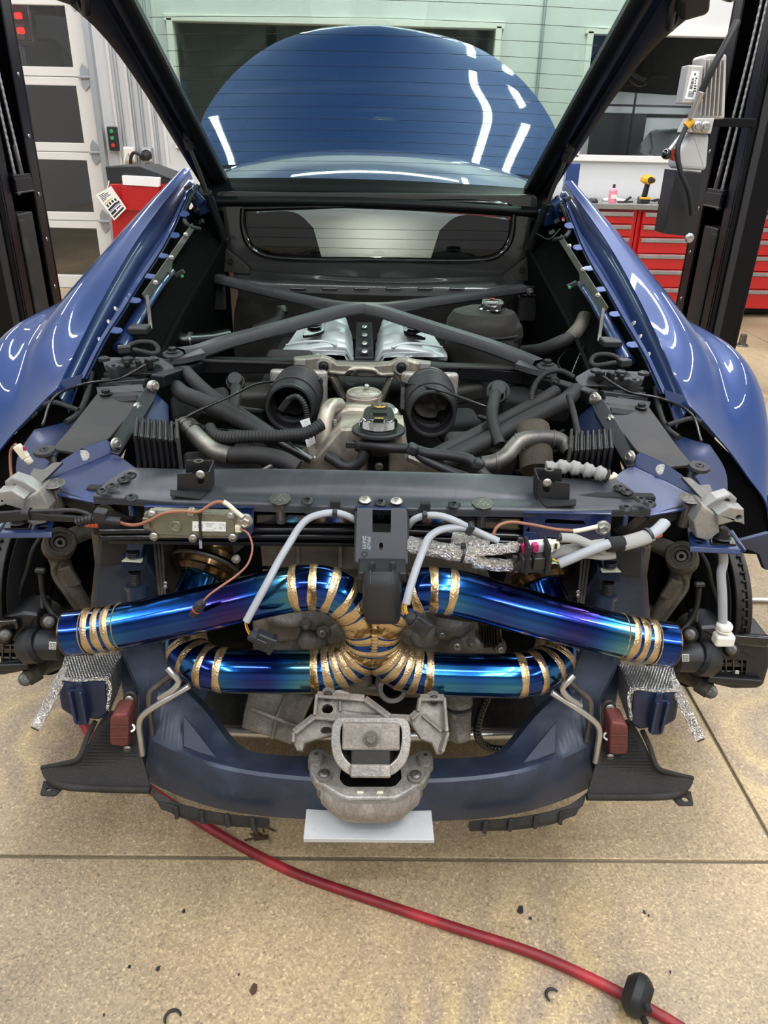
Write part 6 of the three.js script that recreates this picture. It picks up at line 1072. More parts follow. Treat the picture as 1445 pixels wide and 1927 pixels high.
// ---------------------------------------------------------------- the car: brakes and suspension in the arches
const mirL = (q) => new V3(-q.x + 0.006, q.y + 0.018 * Math.abs(q.x), q.z);
for (const side of ['right', 'left']) {
  const S = side === 'right' ? same : mirL, q = (u, v, z) => S(p(u, v, z)), qx = (u, v, x) => S(px(u, v, x)), sx = side === 'right' ? 1 : -1;
  const b = grp('brake', car, `black brake caliper and vented disc in the ${side} wheel arch`);
  const C = S(v3(0.82, 0.44, -1.525)), ax = v3(sx, 0.03, 0);
  part('brake_disc', lathe([[0.08, 0.018], [0.183, 0.018], [0.185, 0.016], [0.185, 0.007], [0.18, 0.005], [0.18, -0.005], [0.185, -0.007], [0.185, -0.016], [0.183, -0.018], [0.08, -0.018], [0.08, 0.018]], C, ax, 72, 0.4), M.discIron, b);
  part('disc_hat', lathe([[0, 0.05], [0.075, 0.05], [0.082, 0.044], [0.084, 0], [0, 0]], C, ax, 40, 0.5), M.darkSteel, b);
  for (let k = 0; k < 26; k++) { const a = -0.9 + k * 0.11, c = C.clone().add(v3(0, Math.sin(a) * 0.184, Math.cos(a) * 0.184)); part('disc_vane', boxAt(c, 0.011, 0.006, 0.006, 0.002, [-a, 0, 0]), M.darkSteel, b); }
  part('dust_shield', lathe([[0.05, 0.0], [0.15, 0.004], [0.172, 0.012], [0.174, 0.009], [0.15, 0], [0.05, -0.004]], C.clone().add(v3(-sx * 0.035, 0, 0)), ax, 56, 0.5), M.blackMatte, b);
  const cal = grp('caliper', b);  // stays within the brake
  b.remove(cal);
  const body = [[1318, 1182], [1350, 1180], [1400, 1196], [1448, 1198], [1450, 1250], [1438, 1290], [1426, 1297], [1380, 1298], [1345, 1290], [1322, 1270], [1312, 1240], [1316, 1205]].map(([u, v]) => q(u, v, -1.34));
  const win = [[1350, 1234], [1412, 1238], [1408, 1276], [1352, 1270]].map(([u, v]) => q(u, v, -1.34));
  part('caliper_body', plate(body, 0.08, { round: 0.008, bevel: 0.008, bs: 3, holes: [win] }), M.blackSatin, b);
  part('caliper_bridge', bar(q(1350, 1198, -1.335), q(1446, 1206, -1.335), 0.02, 0.028, Y1, 0.007), M.blackGloss, b); part('caliper_lip', bar(q(1330, 1276, -1.333), q(1432, 1284, -1.333), 0.014, 0.018, Y1, 0.005), M.blackSatin, b);
  part('brake_pad', plate(win.map((k) => k.clone().add(v3(0, 0, -0.04))), 0.01), M.blackMatte, b);
  for (const v of [1239, 1263]) part('pad_pin', cyl(q(1352, v, -1.35), q(1410, v + 1, -1.35), 0.0026, 0.0026, 12), M.steelDull, b);
  part('pad_spring', plate([q(1357, 1247, -1.348), q(1375, 1247, -1.348), q(1378, 1243, -1.348), q(1388, 1243, -1.348), q(1390, 1248, -1.348), q(1412, 1249, -1.348), q(1410, 1256, -1.348), q(1358, 1254, -1.348)], 0.002), M.armCast, b);
  for (const u of [1366, 1380, 1396]) part('spring_leg', bar(q(u, 1238, -1.346), q(u, 1270, -1.346), 0.0035, 0.002, Z1, 0.0006), M.steelDull, b);
  part('pad_tab', plate([q(1384, 1262, -1.345), q(1390, 1262, -1.345), q(1393, 1280, -1.345), q(1381, 1278, -1.345)], 0.002), M.creamPlastic, b);
  // hand-brake unit and knuckle
  const k = grp('wheel_carrier', car, `dirty black wheel carrier with a white tag in the ${side} wheel arch`);
  const kb = (n, L, t, m = M.plasticDusty, o = {}) => part(n, plate(L.map((e) => q(...e)), t, { round: 0.01, bevel: 0.006, ...o }), m, k);
  kb('carrier_body', [[1275, 1222, -1.38], [1300, 1190, -1.38], [1322, 1180, -1.38], [1345, 1190, -1.38], [1352, 1240, -1.38], [1340, 1290, -1.38], [1310, 1300, -1.38], [1290, 1270, -1.38]], 0.07);
  part('actuator', cyl(q(1268, 1238, -1.33), q(1318, 1236, -1.33), 0.031, 0.034, 30, 0.006), M.plastic, k); part('actuator_cap', cyl(q(1312, 1236, -1.325), q(1345, 1246, -1.325), 0.04, 0.036, 30, 0.008), M.plastic, k);
  const f = print(64, 64, (g, w, h) => { g.fillStyle = '#d8d8d2'; g.fillRect(0, 0, w, h); g.strokeStyle = '#333'; g.lineWidth = 6; g.strokeRect(10, 10, 44, 44); g.fillStyle = '#333'; g.fillRect(22, 18, 8, 28); g.fillRect(36, 18, 10, 8); g.fillRect(36, 32, 10, 14); });
  part('white_tag', label4(q(1283, 1231, -1.28), q(1296, 1231, -1.28), q(1296, 1244, -1.28), q(1283, 1244, -1.28), 0.0015), f, k);
  for (const [u, v] of [[1322, 1258], [1298, 1194], [1376, 1222]]) { const c = q(u, v, -1.32), d = toEye(c); part('carrier_boss', lathe([[0, 0.012], [0.012, 0.012], [0.016, 0.006], [0.018, -0.02], [0, -0.02]], c, d, 20), M.darkSteel, k); bolt(k, c.clone().addScaledVector(d, 0.012), d, 0.0075, M.steelDull); }
  part('boot_hose', hose([q(1290, 1192, -1.36), q(1312, 1190, -1.36), q(1330, 1194, -1.36)], 0.014, 0.009, 0.003), M.hoseGrey, k);
  part('drive_bush', cyl(q(1312, 1285, -1.36), q(1335, 1300, -1.34), 0.02, 0.02, 24), M.armCast, k); bolt(k, q(1336, 1301, -1.335), toEye(q(1336, 1301, -1.335)), 0.011, M.steelDull);
  // control arm
  const a = grp('control_arm', car, `cast control arm with a round bush in the ${side} wheel arch`);
  const c = q(1283, 1050, -1.39), cd = toEye(c).add(v3(-sx * 0.2, 0.4, 0)).normalize();
  part('arm_bush', lathe([[0.014, 0.018], [0.021, 0.018], [0.023, 0.022], [0.031, 0.022], [0.034, 0.016], [0.034, -0.02], [0.014, -0.02], [0.014, 0.018]], c, cd, 36, 0.5), M.armCast, a); part('bush_core', lathe([[0.005, 0.014], [0.011, 0.014], [0.0145, 0.008], [0.0145, -0.01], [0.005, -0.01], [0.005, 0.014]], c, cd, 26), M.steelDull, a);
  const beamArm = (L, w) => part('arm_beam', tube(L.map((e) => q(...e)), (s, l) => w * (1 - 0.25 * s / l), { n: 14, flat: 0.72 }), M.armCast, a);
  beamArm([[1284, 1070, -1.4], [1272, 1105, -1.4], [1250, 1140, -1.4], [1222, 1182, -1.4]], 0.024); beamArm([[1280, 1068, -1.39], [1290, 1100, -1.39], [1266, 1140, -1.39], [1236, 1180, -1.39]], 0.012); beamArm([[1270, 1040, -1.41], [1245, 1028, -1.43], [1205, 1015, -1.46]], 0.026);
  part('arm_pad', boxAt(q(1262, 1108, -1.375), 0.028, 0.05, 0.01, 0.003, [0, 0, -sx * 0.35]), M.armCast, a);
  // lower arms and shafts deep in the arch
  part('drive_shaft', tube([q(1200, 1150, -1.6), q(1270, 1180, -1.58), q(1330, 1200, -1.56)], 0.03), M.darkSteel, k); part('lower_link', tube([q(1190, 1200, -1.5), q(1250, 1250, -1.45), q(1310, 1280, -1.42)], 0.02), M.armCast, k);
  part('arch_back', plate([q(1188, 985, -1.7), q(1400, 975, -1.75), q(1400, 1210, -1.72), q(1300, 1300, -1.65), q(1190, 1240, -1.62)], 0.01, { round: 0.04 }), M.bayBlack, k);
  part('brake_line', tube([q(1313, 1032, -1.42), q(1330, 1060, -1.41), q(1340, 1100, -1.41), q(1352, 1140, -1.4), q(1352, 1165, -1.4)], 0.0045), M.hoseGrey, k);
  part('sensor_line', tube([q(1316, 1105, -1.37), q(1308, 1150, -1.36), q(1292, 1178, -1.35), q(1270, 1198, -1.33)], 0.006), M.rubber, k); part('line_clip', boxAt(q(1316, 1100, -1.37), 0.022, 0.01, 0.012, 0.003), M.plastic, k); part('sensor_rod', cyl(q(1313, 1110, -1.375), q(1310, 1170, -1.36), 0.0045, 0.004, 12), M.steelDull, k);
  if (side === 'right') {
    const d = grp('drain_tube', car, 'grey plastic drain tube hanging from the right corner ledge');
    part('tube_body', tube([p(1359, 1032, -1.2), p(1361, 1060, -1.2), p(1357, 1075, -1.195), p(1359, 1120, -1.185), p(1360, 1180, -1.175)], (s) => 0.0085, { n: 20 }), M.sleeveGrey, d);
    part('tube_collar', lathe([[0, 0.016], [0.012, 0.016], [0.015, 0.012], [0.015, 0.006], [0.013, 0.003], [0.0145, 0], [0, 0]], p(1361, 1186, -1.172), Y1, 26), M.whitePlastic, d); part('tube_foot', boxAt(p(1361, 1202, -1.17), 0.037, 0.025, 0.026, 0.006), M.whitePlastic, d);
    part('arch_flap', plate([p(1378, 1025, -1.3), p(1450, 1000, -1.35), p(1450, 1075, -1.35), p(1438, 1072, -1.35), p(1425, 1040, -1.34)], 0.01, { round: 0.01 }), M.navy, d);
  }
}
// ---------------------------------------------------------------- the car: control unit, brackets and wiring at the tail
{
  const Q = (L, r, m, name, par, o) => part(name, tube(L.map((k) => p(...k)), r, { n: 14, ...o }), m, par);
  const nb = grp('left_bracket', car, 'navy mounting plate behind the control unit');
  part('plate_face', plate([p(271, 952, -1.2), p(478, 952, -1.2), p(477, 1003, -1.195), p(468, 1013, -1.195), p(440, 1016, -1.195), p(271, 1000, -1.2)], 0.005, { round: 0.005 }), M.navyGloss, nb);
  part('plate_top', plate([p(271, 945, -1.215), p(478, 946, -1.215), p(478, 954, -1.196), p(271, 953, -1.196)], 0.004), M.navyGloss, nb);
  const e = grp('control_unit', car, 'olive metal control unit with six screws and a white label');
  const z = -1.178, E = (u, v, d = 0) => p(u, v, z + d);
  part('unit_body', plate([E(270, 968), E(284, 963), E(287, 960), E(440, 965), E(448, 975), E(450, 1008), E(444, 1014), E(289, 1013), E(284, 1000), E(271, 996)], 0.014, { bevel: 0.002 }), M.olive, e);
  part('unit_lid', plate([E(291, 970, 0.003), E(296, 964, 0.003), E(352, 966, 0.003), E(360, 972, 0.003), E(366, 966, 0.003), E(428, 968, 0.003), E(440, 982, 0.003), E(442, 1000, 0.003), E(432, 1009, 0.003), E(368, 1009, 0.003), E(362, 1003, 0.003), E(356, 1009, 0.003), E(296, 1006, 0.003), E(288, 996, 0.003)], 0.004, { round: 0.003, bevel: 0.001 }), M.olive, e);
  for (const [u, v] of [[286, 968], [359, 966], [434, 971], [290, 1009], [363, 1012], [438, 1011]]) { part('lug', lathe([[0, 0.004], [0.0075, 0.004], [0.0085, 0.002], [0.0085, -0.008], [0, -0.008]], E(u, v), Z1, 20), M.olive, e); bolt(e, E(u, v, 0.004), Z1, 0.0046, M.steel, domeBolt); }
  part('lid_boss', lathe([[0, 0.001], [0.006, 0.001], [0.0075, 0.003], [0.0095, 0.003], [0.0105, 0], [0, 0]], E(331, 990, 0.004), Z1, 30), M.olive, e);
  const lab = print(384, 128, (g, w, h) => {
    g.fillStyle = '#e4e4de'; g.fillRect(0, 0, w, h); g.fillStyle = '#333'; g.font = 'bold 26px sans-serif';
    const r = rng(5); for (let y = 0; y < 12; y++) for (let x = 0; x < 11; x++) if (r() > 0.5) g.fillRect(64 + x * 5, 34 + y * 5, 5, 5);
    g.font = '20px sans-serif'; g.fillText('Audi', 236, 92); g.font = 'bold 34px sans-serif'; g.fillText('CE', 300, 94);
    g.font = '12px sans-serif'; for (let k = 0; k < 4; k++) g.fillRect(150 + 4 * k, 24 + k * 14, 60 + r() * 60, 4); for (let k = 0; k < 7; k++) g.fillRect(150 + k * 16, 110, 10, 7); g.strokeStyle = '#333'; g.lineWidth = 3; g.beginPath(); g.arc(320, 36, 12, 0, 7); g.stroke(); g.beginPath(); g.moveTo(345, 48); g.lineTo(352, 24); g.lineTo(360, 48); g.closePath(); g.stroke();
    g.save(); g.translate(28, 90); g.rotate(-1.57); g.fillRect(0, 0, 40, 6); g.restore(); g.save(); g.translate(374, 104); g.rotate(-1.57); g.fillRect(0, 0, 70, 5); g.restore();
  });
  part('unit_label', label4(E(362, 981, 0.0035), E(425, 982, 0.0035), E(425, 1000, 0.0035), E(362, 999, 0.0035), 0.0006), lab, e);
  part('unit_tie', plate([E(373, 964, 0.007), E(378, 964, 0.007), E(380, 1018, 0.007), E(375, 1018, 0.007)], 0.002), M.blackSatin, e); part('tie_head', boxAt(E(375, 964, 0.008), 0.008, 0.01, 0.006, 0.001), M.blackSatin, e); part('tie_tail', bar(E(377, 1016, 0.006), E(378, 1032, 0.004), 0.005, 0.002, Z1, 0.0005), M.sleeveGrey, e);
  part('unit_socket', boxAt(E(449, 994, 0.002), 0.012, 0.014, 0.01, 0.002), M.creamPlastic, e);
  part('unit_port', boxAt(E(276, 984, 0.002), 0.012, 0.022, 0.008, 0.002), M.olive, e);
  const gb = p(462, 979, -1.18); part('earth_washer', lathe([[0, 0.004], [0.0125, 0.004], [0.014, 0], [0, 0]], gb, Z1, 26), M.steelDull, nb); bolt(nb, gb.clone().add(v3(0, 0, 0.003)), Z1, 0.0095, M.zincBolt);
  const w = grp('wiring', car, 'loose wiring, sleeves and plugs along the cross beam');
  Q([[222, 982, -1.185], [238, 987, -1.18], [255, 988, -1.175], [276, 982, -1.168], [309, 966, -1.165], [342, 962, -1.165], [375, 963, -1.165], [394, 951, -1.168], [412, 944, -1.168], [428, 948, -1.168]], 0.003, M.copperWire, 'copper_wire', w); Q([[420, 944, -1.168], [430, 950, -1.168], [444, 963, -1.17], [456, 972, -1.172]], 0.0042, M.creamPlastic, 'wire_sleeve', w);
  Q([[452, 995, -1.17], [466, 1003, -1.165], [475, 1029, -1.15], [468, 1058, -1.13], [445, 1083, -1.09], [412, 1106, -1.07], [392, 1121, -1.062], [383, 1131, -1.06]], 0.0019, M.copperWire, 'thin_wire', w);
  { const c = grp('brown_plug', car, 'small black plug with an orange ring on a thin brown wire'); const a = p(384, 1130, -1.06), b = p(361, 1158, -1.06), at = (k) => a.clone().lerp(b, k);
    part('plug_neck', cyl(at(0), at(0.3), 0.0055, 0.0085, 20), M.plastic, c); part('plug_body', cyl(at(0.28), at(0.62), 0.0095, 0.009, 20), M.plastic, c); part('plug_ring', cyl(at(0.6), at(0.68), 0.0085, 0.0085, 20), M.orange, c); part('plug_nose', boxAt(at(0.84), 0.012, 0.014, 0.012, 0.002, quatOf(b.clone().sub(a), Z1)), M.blackSatin, c); part('plug_clip', bar(at(0.1).add(v3(0.004, 0.004, 0.007)), at(0.5).add(v3(0.004, 0.004, 0.007)), 0.005, 0.003, Z1, 0.001), M.plastic, c); }
  // loom leaving on the left
  for (let k = 0; k < 6; k++) Q([[-12, 967 + k * 3, -1.17], [30, 964 + k * 2.6, -1.17], [52, 963 + k * 2.4, -1.165], [100, 969 + k * 1.6 - (k === 0 ? 8 : 0), -1.168], [150, 974 + k - (k === 0 ? 12 : 0), -1.17], [186, 978 + k * 0.6, -1.175]], 0.0038, k % 3 === 1 ? M.hoseGrey : M.rubber, 'loom_strand', w);
  part('loom_boot', hose([p(146, 982, -1.168), p(160, 978, -1.168), p(176, 977, -1.168)], 0.0095, 0.006, 0.002), M.rubber, w); Q([[174, 977, -1.168], [200, 979, -1.168], [226, 982, -1.172]], 0.0078, M.rubber, 'loom_cover', w); part('loom_saddle', boxAt(p(190, 968, -1.17), 0.022, 0.018, 0.02, 0.003, [0, 0, -0.2]), M.plastic, w); part('red_flap', plate([p(146, 942, -1.26), p(166, 946, -1.26), p(170, 960, -1.26), p(150, 962, -1.26)], 0.004), M.orange, w); part('red_flap', plate([p(158, 986, -1.2), p(184, 986, -1.2), p(184, 994, -1.2), p(160, 992, -1.2)], 0.003), M.orange, w);
  part('loom_tape', tube([p(44, 967, -1.165), p(58, 967, -1.165)], 0.011, { n: 16 }), M.rubber, w);
  // right bracket
  const rb = grp('right_bracket', car, 'navy slotted mounting plate at the right of the beam');
  part('plate_face', plate([p(985, 962, -1.2), p(1151, 966, -1.2), p(1149, 1012, -1.195), p(1140, 1018, -1.195), p(1052, 1014, -1.2), p(1022, 1010, -1.2), p(1020, 1018, -1.2), p(984, 1016, -1.2)], 0.005, { round: 0.004, holes: [[p(1024, 978, -1.2), p(1030, 975, -1.2), p(1098, 978, -1.2), p(1102, 982, -1.2), p(1101, 990, -1.2), p(1024, 988, -1.2)], { c: p(994, 998, -1.2), r: 0.004, ry: 0.008 }] }), M.navyGloss, rb);
  part('plate_top', plate([p(985, 956, -1.215), p(1152, 960, -1.215), p(1151, 967, -1.196), p(985, 963, -1.196)], 0.004), M.navyGloss, rb); part('plate_foot', plate([p(985, 1000, -1.196), p(1012, 1002, -1.196), p(1018, 1016, -1.196), p(1010, 1024, -1.19), p(984, 1020, -1.19)], 0.004, { round: 0.003 }), M.navyGloss, rb);
  const b2 = p(1133, 992, -1.185); part('earth_washer', lathe([[0, 0.004], [0.0125, 0.004], [0.014, 0], [0, 0]], b2, Z1, 26), M.steelDull, rb); bolt(rb, b2.clone().add(v3(0, 0, 0.003)), Z1, 0.0095, M.zincBolt);
  Q([[934, 1024, -1.15], [928, 1010, -1.15], [935, 992, -1.155], [956, 983, -1.165], [998, 987, -1.175], [1045, 996, -1.178], [1081, 999, -1.178]], 0.003, M.copperWire, 'copper_wire', w); Q([[1078, 1000, -1.178], [1092, 998, -1.178], [1124, 991, -1.178]], 0.0042, M.creamPlastic, 'wire_sleeve', w);
  // foil-wrapped looms and the plugs on their ends
  const foil = (L, r) => part('foil_loom', tube(L.map((k) => p(...k)), (s) => r * (1 + 0.05 * Math.sin(s * 190) + 0.03 * Math.sin(s * 431)), { n: 26, step: 0.003 }), M.foil, w, 'silver foil-wrapped cable loom');
  foil([[768, 1024, -1.15], [811, 1032, -1.14], [852, 1040, -1.135], [896, 1046, -1.13]], 0.0145); foil([[890, 1038, -1.13], [935, 1034, -1.13], [983, 1028, -1.13]], 0.0095); foil([[890, 1056, -1.128], [935, 1063, -1.126], [974, 1064, -1.125]], 0.0115); foil([[850, 1010, -1.16], [880, 1016, -1.155], [920, 1024, -1.15]], 0.012);
  for (const [u, v, zz, r, a] of [[869, 1042, -1.133, 0.0155, -0.2], [976, 1030, -1.13, 0.0108, 0.15], [966, 1064, -1.125, 0.0128, 0]]) { part('cable_tie', tube([p(u - 2, v, zz), p(u + 3, v + 1, zz)], r, { n: 26 }), M.blackSatin, w); part('tie_head', boxAt(p(u + 3, v - 14, zz + 0.012), 0.009, 0.009, 0.008, 0.0015), M.blackSatin, w); }
  { const c = grp('black_connector', car, 'black plug connector strapped under a white and magenta one');
    part('connector_body', bar(p(978, 1058, -1.11), p(1034, 1056, -1.115), 0.03, 0.03, Y1, 0.004), M.plastic, c); part('connector_cap', bar(p(1000, 1057, -1.1), p(1024, 1056, -1.102), 0.022, 0.024, Y1, 0.003), M.blackSatin, c); part('connector_rear', cyl(p(968, 1068, -1.115), p(986, 1060, -1.113), 0.008, 0.013, 20), M.plastic, c); part('connector_lock', boxAt(p(1016, 1062, -1.095), 0.012, 0.01, 0.005, 0.001), M.blackMatte, c);
    for (const u of [990, 1027]) part('strap', boxAt(p(u, 1046, -1.108), 0.0055, 0.056, 0.044, 0.004), M.blackMatte, c);
    for (const k of [0, 1, 2]) part('wire_end', tube([p(1034, 1056 + k * 4 - 4, -1.113), p(1042, 1056 + k * 3 - 3, -1.113), p(1052, 1059 + k, -1.115)], 0.0016), [M.yellow, M.green, M.whitePlastic][k], c); }
  { const c = grp('white_connector', car, 'white and magenta plug connector strapped on top of a black one');
    part('connector_body', bar(p(982, 1031, -1.125), p(1040, 1026, -1.13), 0.018, 0.02, Y1, 0.003), M.whitePlastic, c); part('connector_lock', bar(p(1001, 1030, -1.113), p(1012, 1029, -1.114), 0.012, 0.014, Y1, 0.001), M.magenta, c); part('connector_edge', bar(p(981, 1031, -1.122), p(987, 1030, -1.122), 0.021, 0.024, Y1, 0.002), M.magenta, c); part('connector_nose', cyl(p(1038, 1026, -1.13), p(1051, 1024, -1.132), 0.0105, 0.009, 20), M.creamPlastic, c); part('connector_pin', boxAt(p(1046, 1028, -1.12), 0.004, 0.01, 0.004, 0.0005), M.plastic, c); }
  const sl = (L, r, m = M.sleeveSilver, o = {}) => Q(L, r, m, 'braided_sleeve', w, { n: 18, flat: 0.75, ...o });
  sl([[1034, 1043, -1.14], [1065, 1036, -1.14], [1098, 1030, -1.145], [1150, 1022, -1.15]], 0.0125); sl([[1055, 1012, -1.13], [1078, 1013, -1.13], [1102, 1022, -1.135], [1130, 1034, -1.14], [1152, 1044, -1.145]], 0.0105, M.sleeveSilver, { open: true, wall: 0.0012 }); sl([[1060, 1050, -1.135], [1100, 1044, -1.135], [1135, 1047, -1.138], [1156, 1044, -1.14]], 0.0085);
  Q([[1051, 1061, -1.115], [1075, 1051, -1.118], [1100, 1040, -1.122], [1146, 1023, -1.13]], 0.0088, M.sleeveGrey, 'grey_sleeve', w, { open: true, wall: 0.001 });
  Q([[1142, 1024, -1.135], [1158, 1024, -1.137], [1172, 1022, -1.14]], 0.0135, M.blackMatte, 'black_tape', w); sl([[1168, 1024, -1.14], [1198, 1016, -1.15], [1222, 1008, -1.16]], 0.0155); sl([[1218, 1009, -1.16], [1236, 998, -1.175], [1250, 984, -1.2]], 0.0115, M.sleeveGrey); part('cable_tie', tube([p(1216, 1010, -1.158), p(1221, 1008, -1.16)], 0.0158, { n: 22 }), M.blackSatin, w); bolt(w, p(1216, 1026, -1.15), Z1, 0.005, M.steelDull, domeBolt);
  Q([[1060, 1010, -1.13], [1052, 1014, -1.13], [1046, 1020, -1.13]], 0.0025, M.blackSatin, 'wire_stub', w); part('red_flap', plate([p(1232, 1000, -1.24), p(1248, 984, -1.24), p(1247, 1010, -1.24), p(1236, 1014, -1.24)], 0.004), M.orange, w);
  // grey sleeves hanging in front of the exhaust
  const gs = (L) => Q(L, 0.0076, M.sleeveGrey, 'grey_sleeve', w, { flat: 0.8, n: 18, open: true, wall: 0.001 });
  gs([[668, 978, -1.175], [646, 968, -1.165], [629, 965, -1.16], [602, 968, -1.155], [579, 977, -1.15], [563, 993, -1.14], [546, 1020, -1.12], [526, 1053, -1.095], [500, 1102, -1.06], [476, 1146, -1.04], [463, 1170, -1.03]]);
  gs([[768, 990, -1.175], [780, 977, -1.165], [802, 970, -1.16], [829, 971, -1.155], [856, 980, -1.15], [880, 992, -1.15], [910, 1006, -1.15], [938, 1018, -1.145]]); gs([[881, 995, -1.15], [862, 992, -1.147], [842, 994, -1.145], [822, 1000, -1.14], [806, 1013, -1.13], [796, 1036, -1.115], [782, 1073, -1.085], [769, 1116, -1.055], [764, 1137, -1.045]]);
  for (const [u, v] of [[631, 949], [800, 953]]) { part('edge_clip', boxAt(p(u, v, -1.192), 0.018, 0.016, 0.012, 0.002), M.blackMatte, w); part('clip_tie', boxAt(p(u - 1, v + 18, -1.152), 0.008, 0.014, 0.016, 0.002), M.blackSatin, w); } part('clip_tie', boxAt(p(884, 995, -1.142), 0.01, 0.02, 0.02, 0.003, [0, 0, -0.5]), M.blackSatin, w);
  const plug = (name, label, a, b, d) => { const c = grp(name, car, label), t = b.clone().sub(a).normalize(), Qt = quatOf(t, v3(0, 0.3, 1)), at = (k, up = 0, o = 0) => a.clone().addScaledVector(t, k).add(v3(0, up, o)); part('plug_boot', cyl(at(0), at(0.014), 0.0085, 0.011, 20), M.plastic, c); part('plug_body', boxAt(at(0.03, 0, 0), 0.027, 0.027, 0.034, 0.003, Qt), M.plastic, c); part('plug_collar', boxAt(at(0.043), 0.03, 0.03, 0.008, 0.003, Qt), M.blackSatin, c); part('plug_bridge', boxAt(at(0.024, 0.004, 0.015), 0.014, 0.008, 0.02, 0.002, Qt), M.blackSatin, c); part('plug_window', boxAt(at(0.024, 0.005, 0.0185), 0.008, 0.005, 0.012, 0.001, Qt), M.blackMatte, c); };
  plug('left_plug', 'black plug hanging from the left grey sleeve', p(468, 1194, -1.03), p(515, 1214, -1.03)); plug('right_plug', 'black plug hanging from the grey sleeve right of the centre bracket', p(764, 1157, -1.04), p(806, 1186, -1.04));
  for (const d of [0, 3]) { Q([[461 + d, 1168, -1.03], [463 + d, 1182, -1.03], [469 + d, 1194, -1.03]], 0.0012, d ? M.copperWire : M.yellow, 'wire', w); Q([[763 + d, 1134, -1.045], [761 + d, 1146, -1.04], [766 + d, 1157, -1.04]], 0.0012, M.yellow, 'wire', w); }
  // pressed bracket and its plastic shroud in the middle
  const c = grp('centre_bracket', car, 'black pressed bracket with a plastic shroud hanging at the middle of the beam');
  const f = (u, v, d = 0) => p(u, v, lerp(-1.168, -1.125, (v - 958) / 105) + d);
  part('bracket_face', plate([f(671, 962), f(675, 957), f(701, 957), f(701, 999), f(735, 1000), f(736, 957), f(762, 957), f(766, 962), f(768, 1058), f(764, 1064), f(676, 1064), f(668, 1056)], 0.0035, { bevel: 0.001, round: 0.002, holes: [{ c: f(717, 1028), r: 0.0045, ry: 0.0078 }] }), M.pressedBlack, c);
  part('bracket_cheek', plate([f(670, 962), f(669, 1058), f(676, 1046, -0.04), f(676, 968, -0.025)], 0.003), M.blackSatin, c); part('bracket_cheek', plate([f(766, 962), f(768, 1058), f(760, 1046, -0.04), f(760, 968, -0.025)], 0.003), M.blackSatin, c);
  part('bracket_lip', plate([f(701, 984, -0.004), f(735, 985, -0.004), f(735, 1001, 0.002), f(701, 1000, 0.002)], 0.003), M.blackGloss, c);
  part('bracket_top', plate([p(668, 951, -1.2), p(688, 950, -1.204), p(717, 953, -1.204), p(746, 952, -1.204), p(768, 953, -1.2), p(764, 958, -1.17), p(672, 957, -1.17)], 0.003), M.navyGloss, c);
  for (let k = 0; k < 9; k++) { const a = k / 9 * 6.283; part('embossed_mark', boxAt(f(686 + Math.cos(a) * 5, 1043 + Math.sin(a) * 4.5, 0.0005), 0.0026, 0.002, 0.001, 0.0003, [0, 0, -a]), M.steelDull, c); }
  const mark = print(96, 160, (g, w2, h) => { g.fillStyle = '#4a4c4f'; g.fillRect(0, 0, w2, h); g.fillStyle = '#a8aaac'; const r = rng(8); for (let y = 0; y < 9; y++) for (const x0 of [8, 54]) for (let x = 0; x < 3; x++) if (r() > 0.15) g.fillRect(x0 + x * 12, 6 + y * 17 + (x0 > 20 ? 8 : 0), 8, 9); }, { roughness: 0.45 });
  part('stamped_text', label4(f(681, 1008, 0.0004), f(699, 1008, 0.0004), f(699, 1034, 0.0004), f(681, 1034, 0.0004), 0.0003), mark, c);
  const g = (u, v, d = 0) => p(u, v, -1.09 + d);
  part('shroud_collar', boxAt(g(719, 1072, -0.015), 0.082, 0.018, 0.05, 0.003), M.plastic, c); for (const u of [684, 752]) part('collar_ear', boxAt(g(u, 1096, -0.02), 0.018, 0.03, 0.03, 0.003), M.plastic, c); for (const u of [700, 739]) part('collar_pin', lathe([[0, 0.008], [0.005, 0.006], [0.007, -0.004], [0, -0.008]], g(u, 1064, 0.008), Y1, 16), M.blackSatin, c);
  part('shroud', loft([[g(691, 1076, -0.02), g(691, 1076, 0.016), g(745, 1076, 0.016), g(745, 1076, -0.02), g(691, 1076, -0.02)], [g(691, 1105, -0.02), g(690, 1105, 0.028), g(745, 1105, 0.028), g(745, 1105, -0.02), g(691, 1105, -0.02)], [g(694, 1160, -0.02), g(693, 1160, 0.034), g(743, 1160, 0.034), g(743, 1160, -0.02), g(694, 1160, -0.02)], [g(696, 1171, -0.016), g(697, 1172, 0.03), g(739, 1172, 0.03), g(740, 1171, -0.016), g(696, 1171, -0.016)]].map((L) => L), 0.003, { sharp: false, m: 30, k: 20, flip: true }), M.plastic, c);
  part('shroud_face', plate([g(692, 1078, 0.02), g(744, 1078, 0.02), g(742, 1162, 0.037), g(738, 1172, 0.037), g(698, 1172, 0.037), g(694, 1162, 0.037)], 0.03, { round: 0.005, bevel: 0.004, bs: 3 }), M.plastic, c);
  for (const u of [697, 739]) part('shroud_rib', bar(g(u, 1073, 0.016), g(u, 1100, 0.03), 0.003, 0.008, Z1, 0.001), M.plastic, c);
  bolt(c, g(717, 1164, 0.036), v3(0, -0.2, 1), 0.0062, M.blackBolt, domeBolt);
}
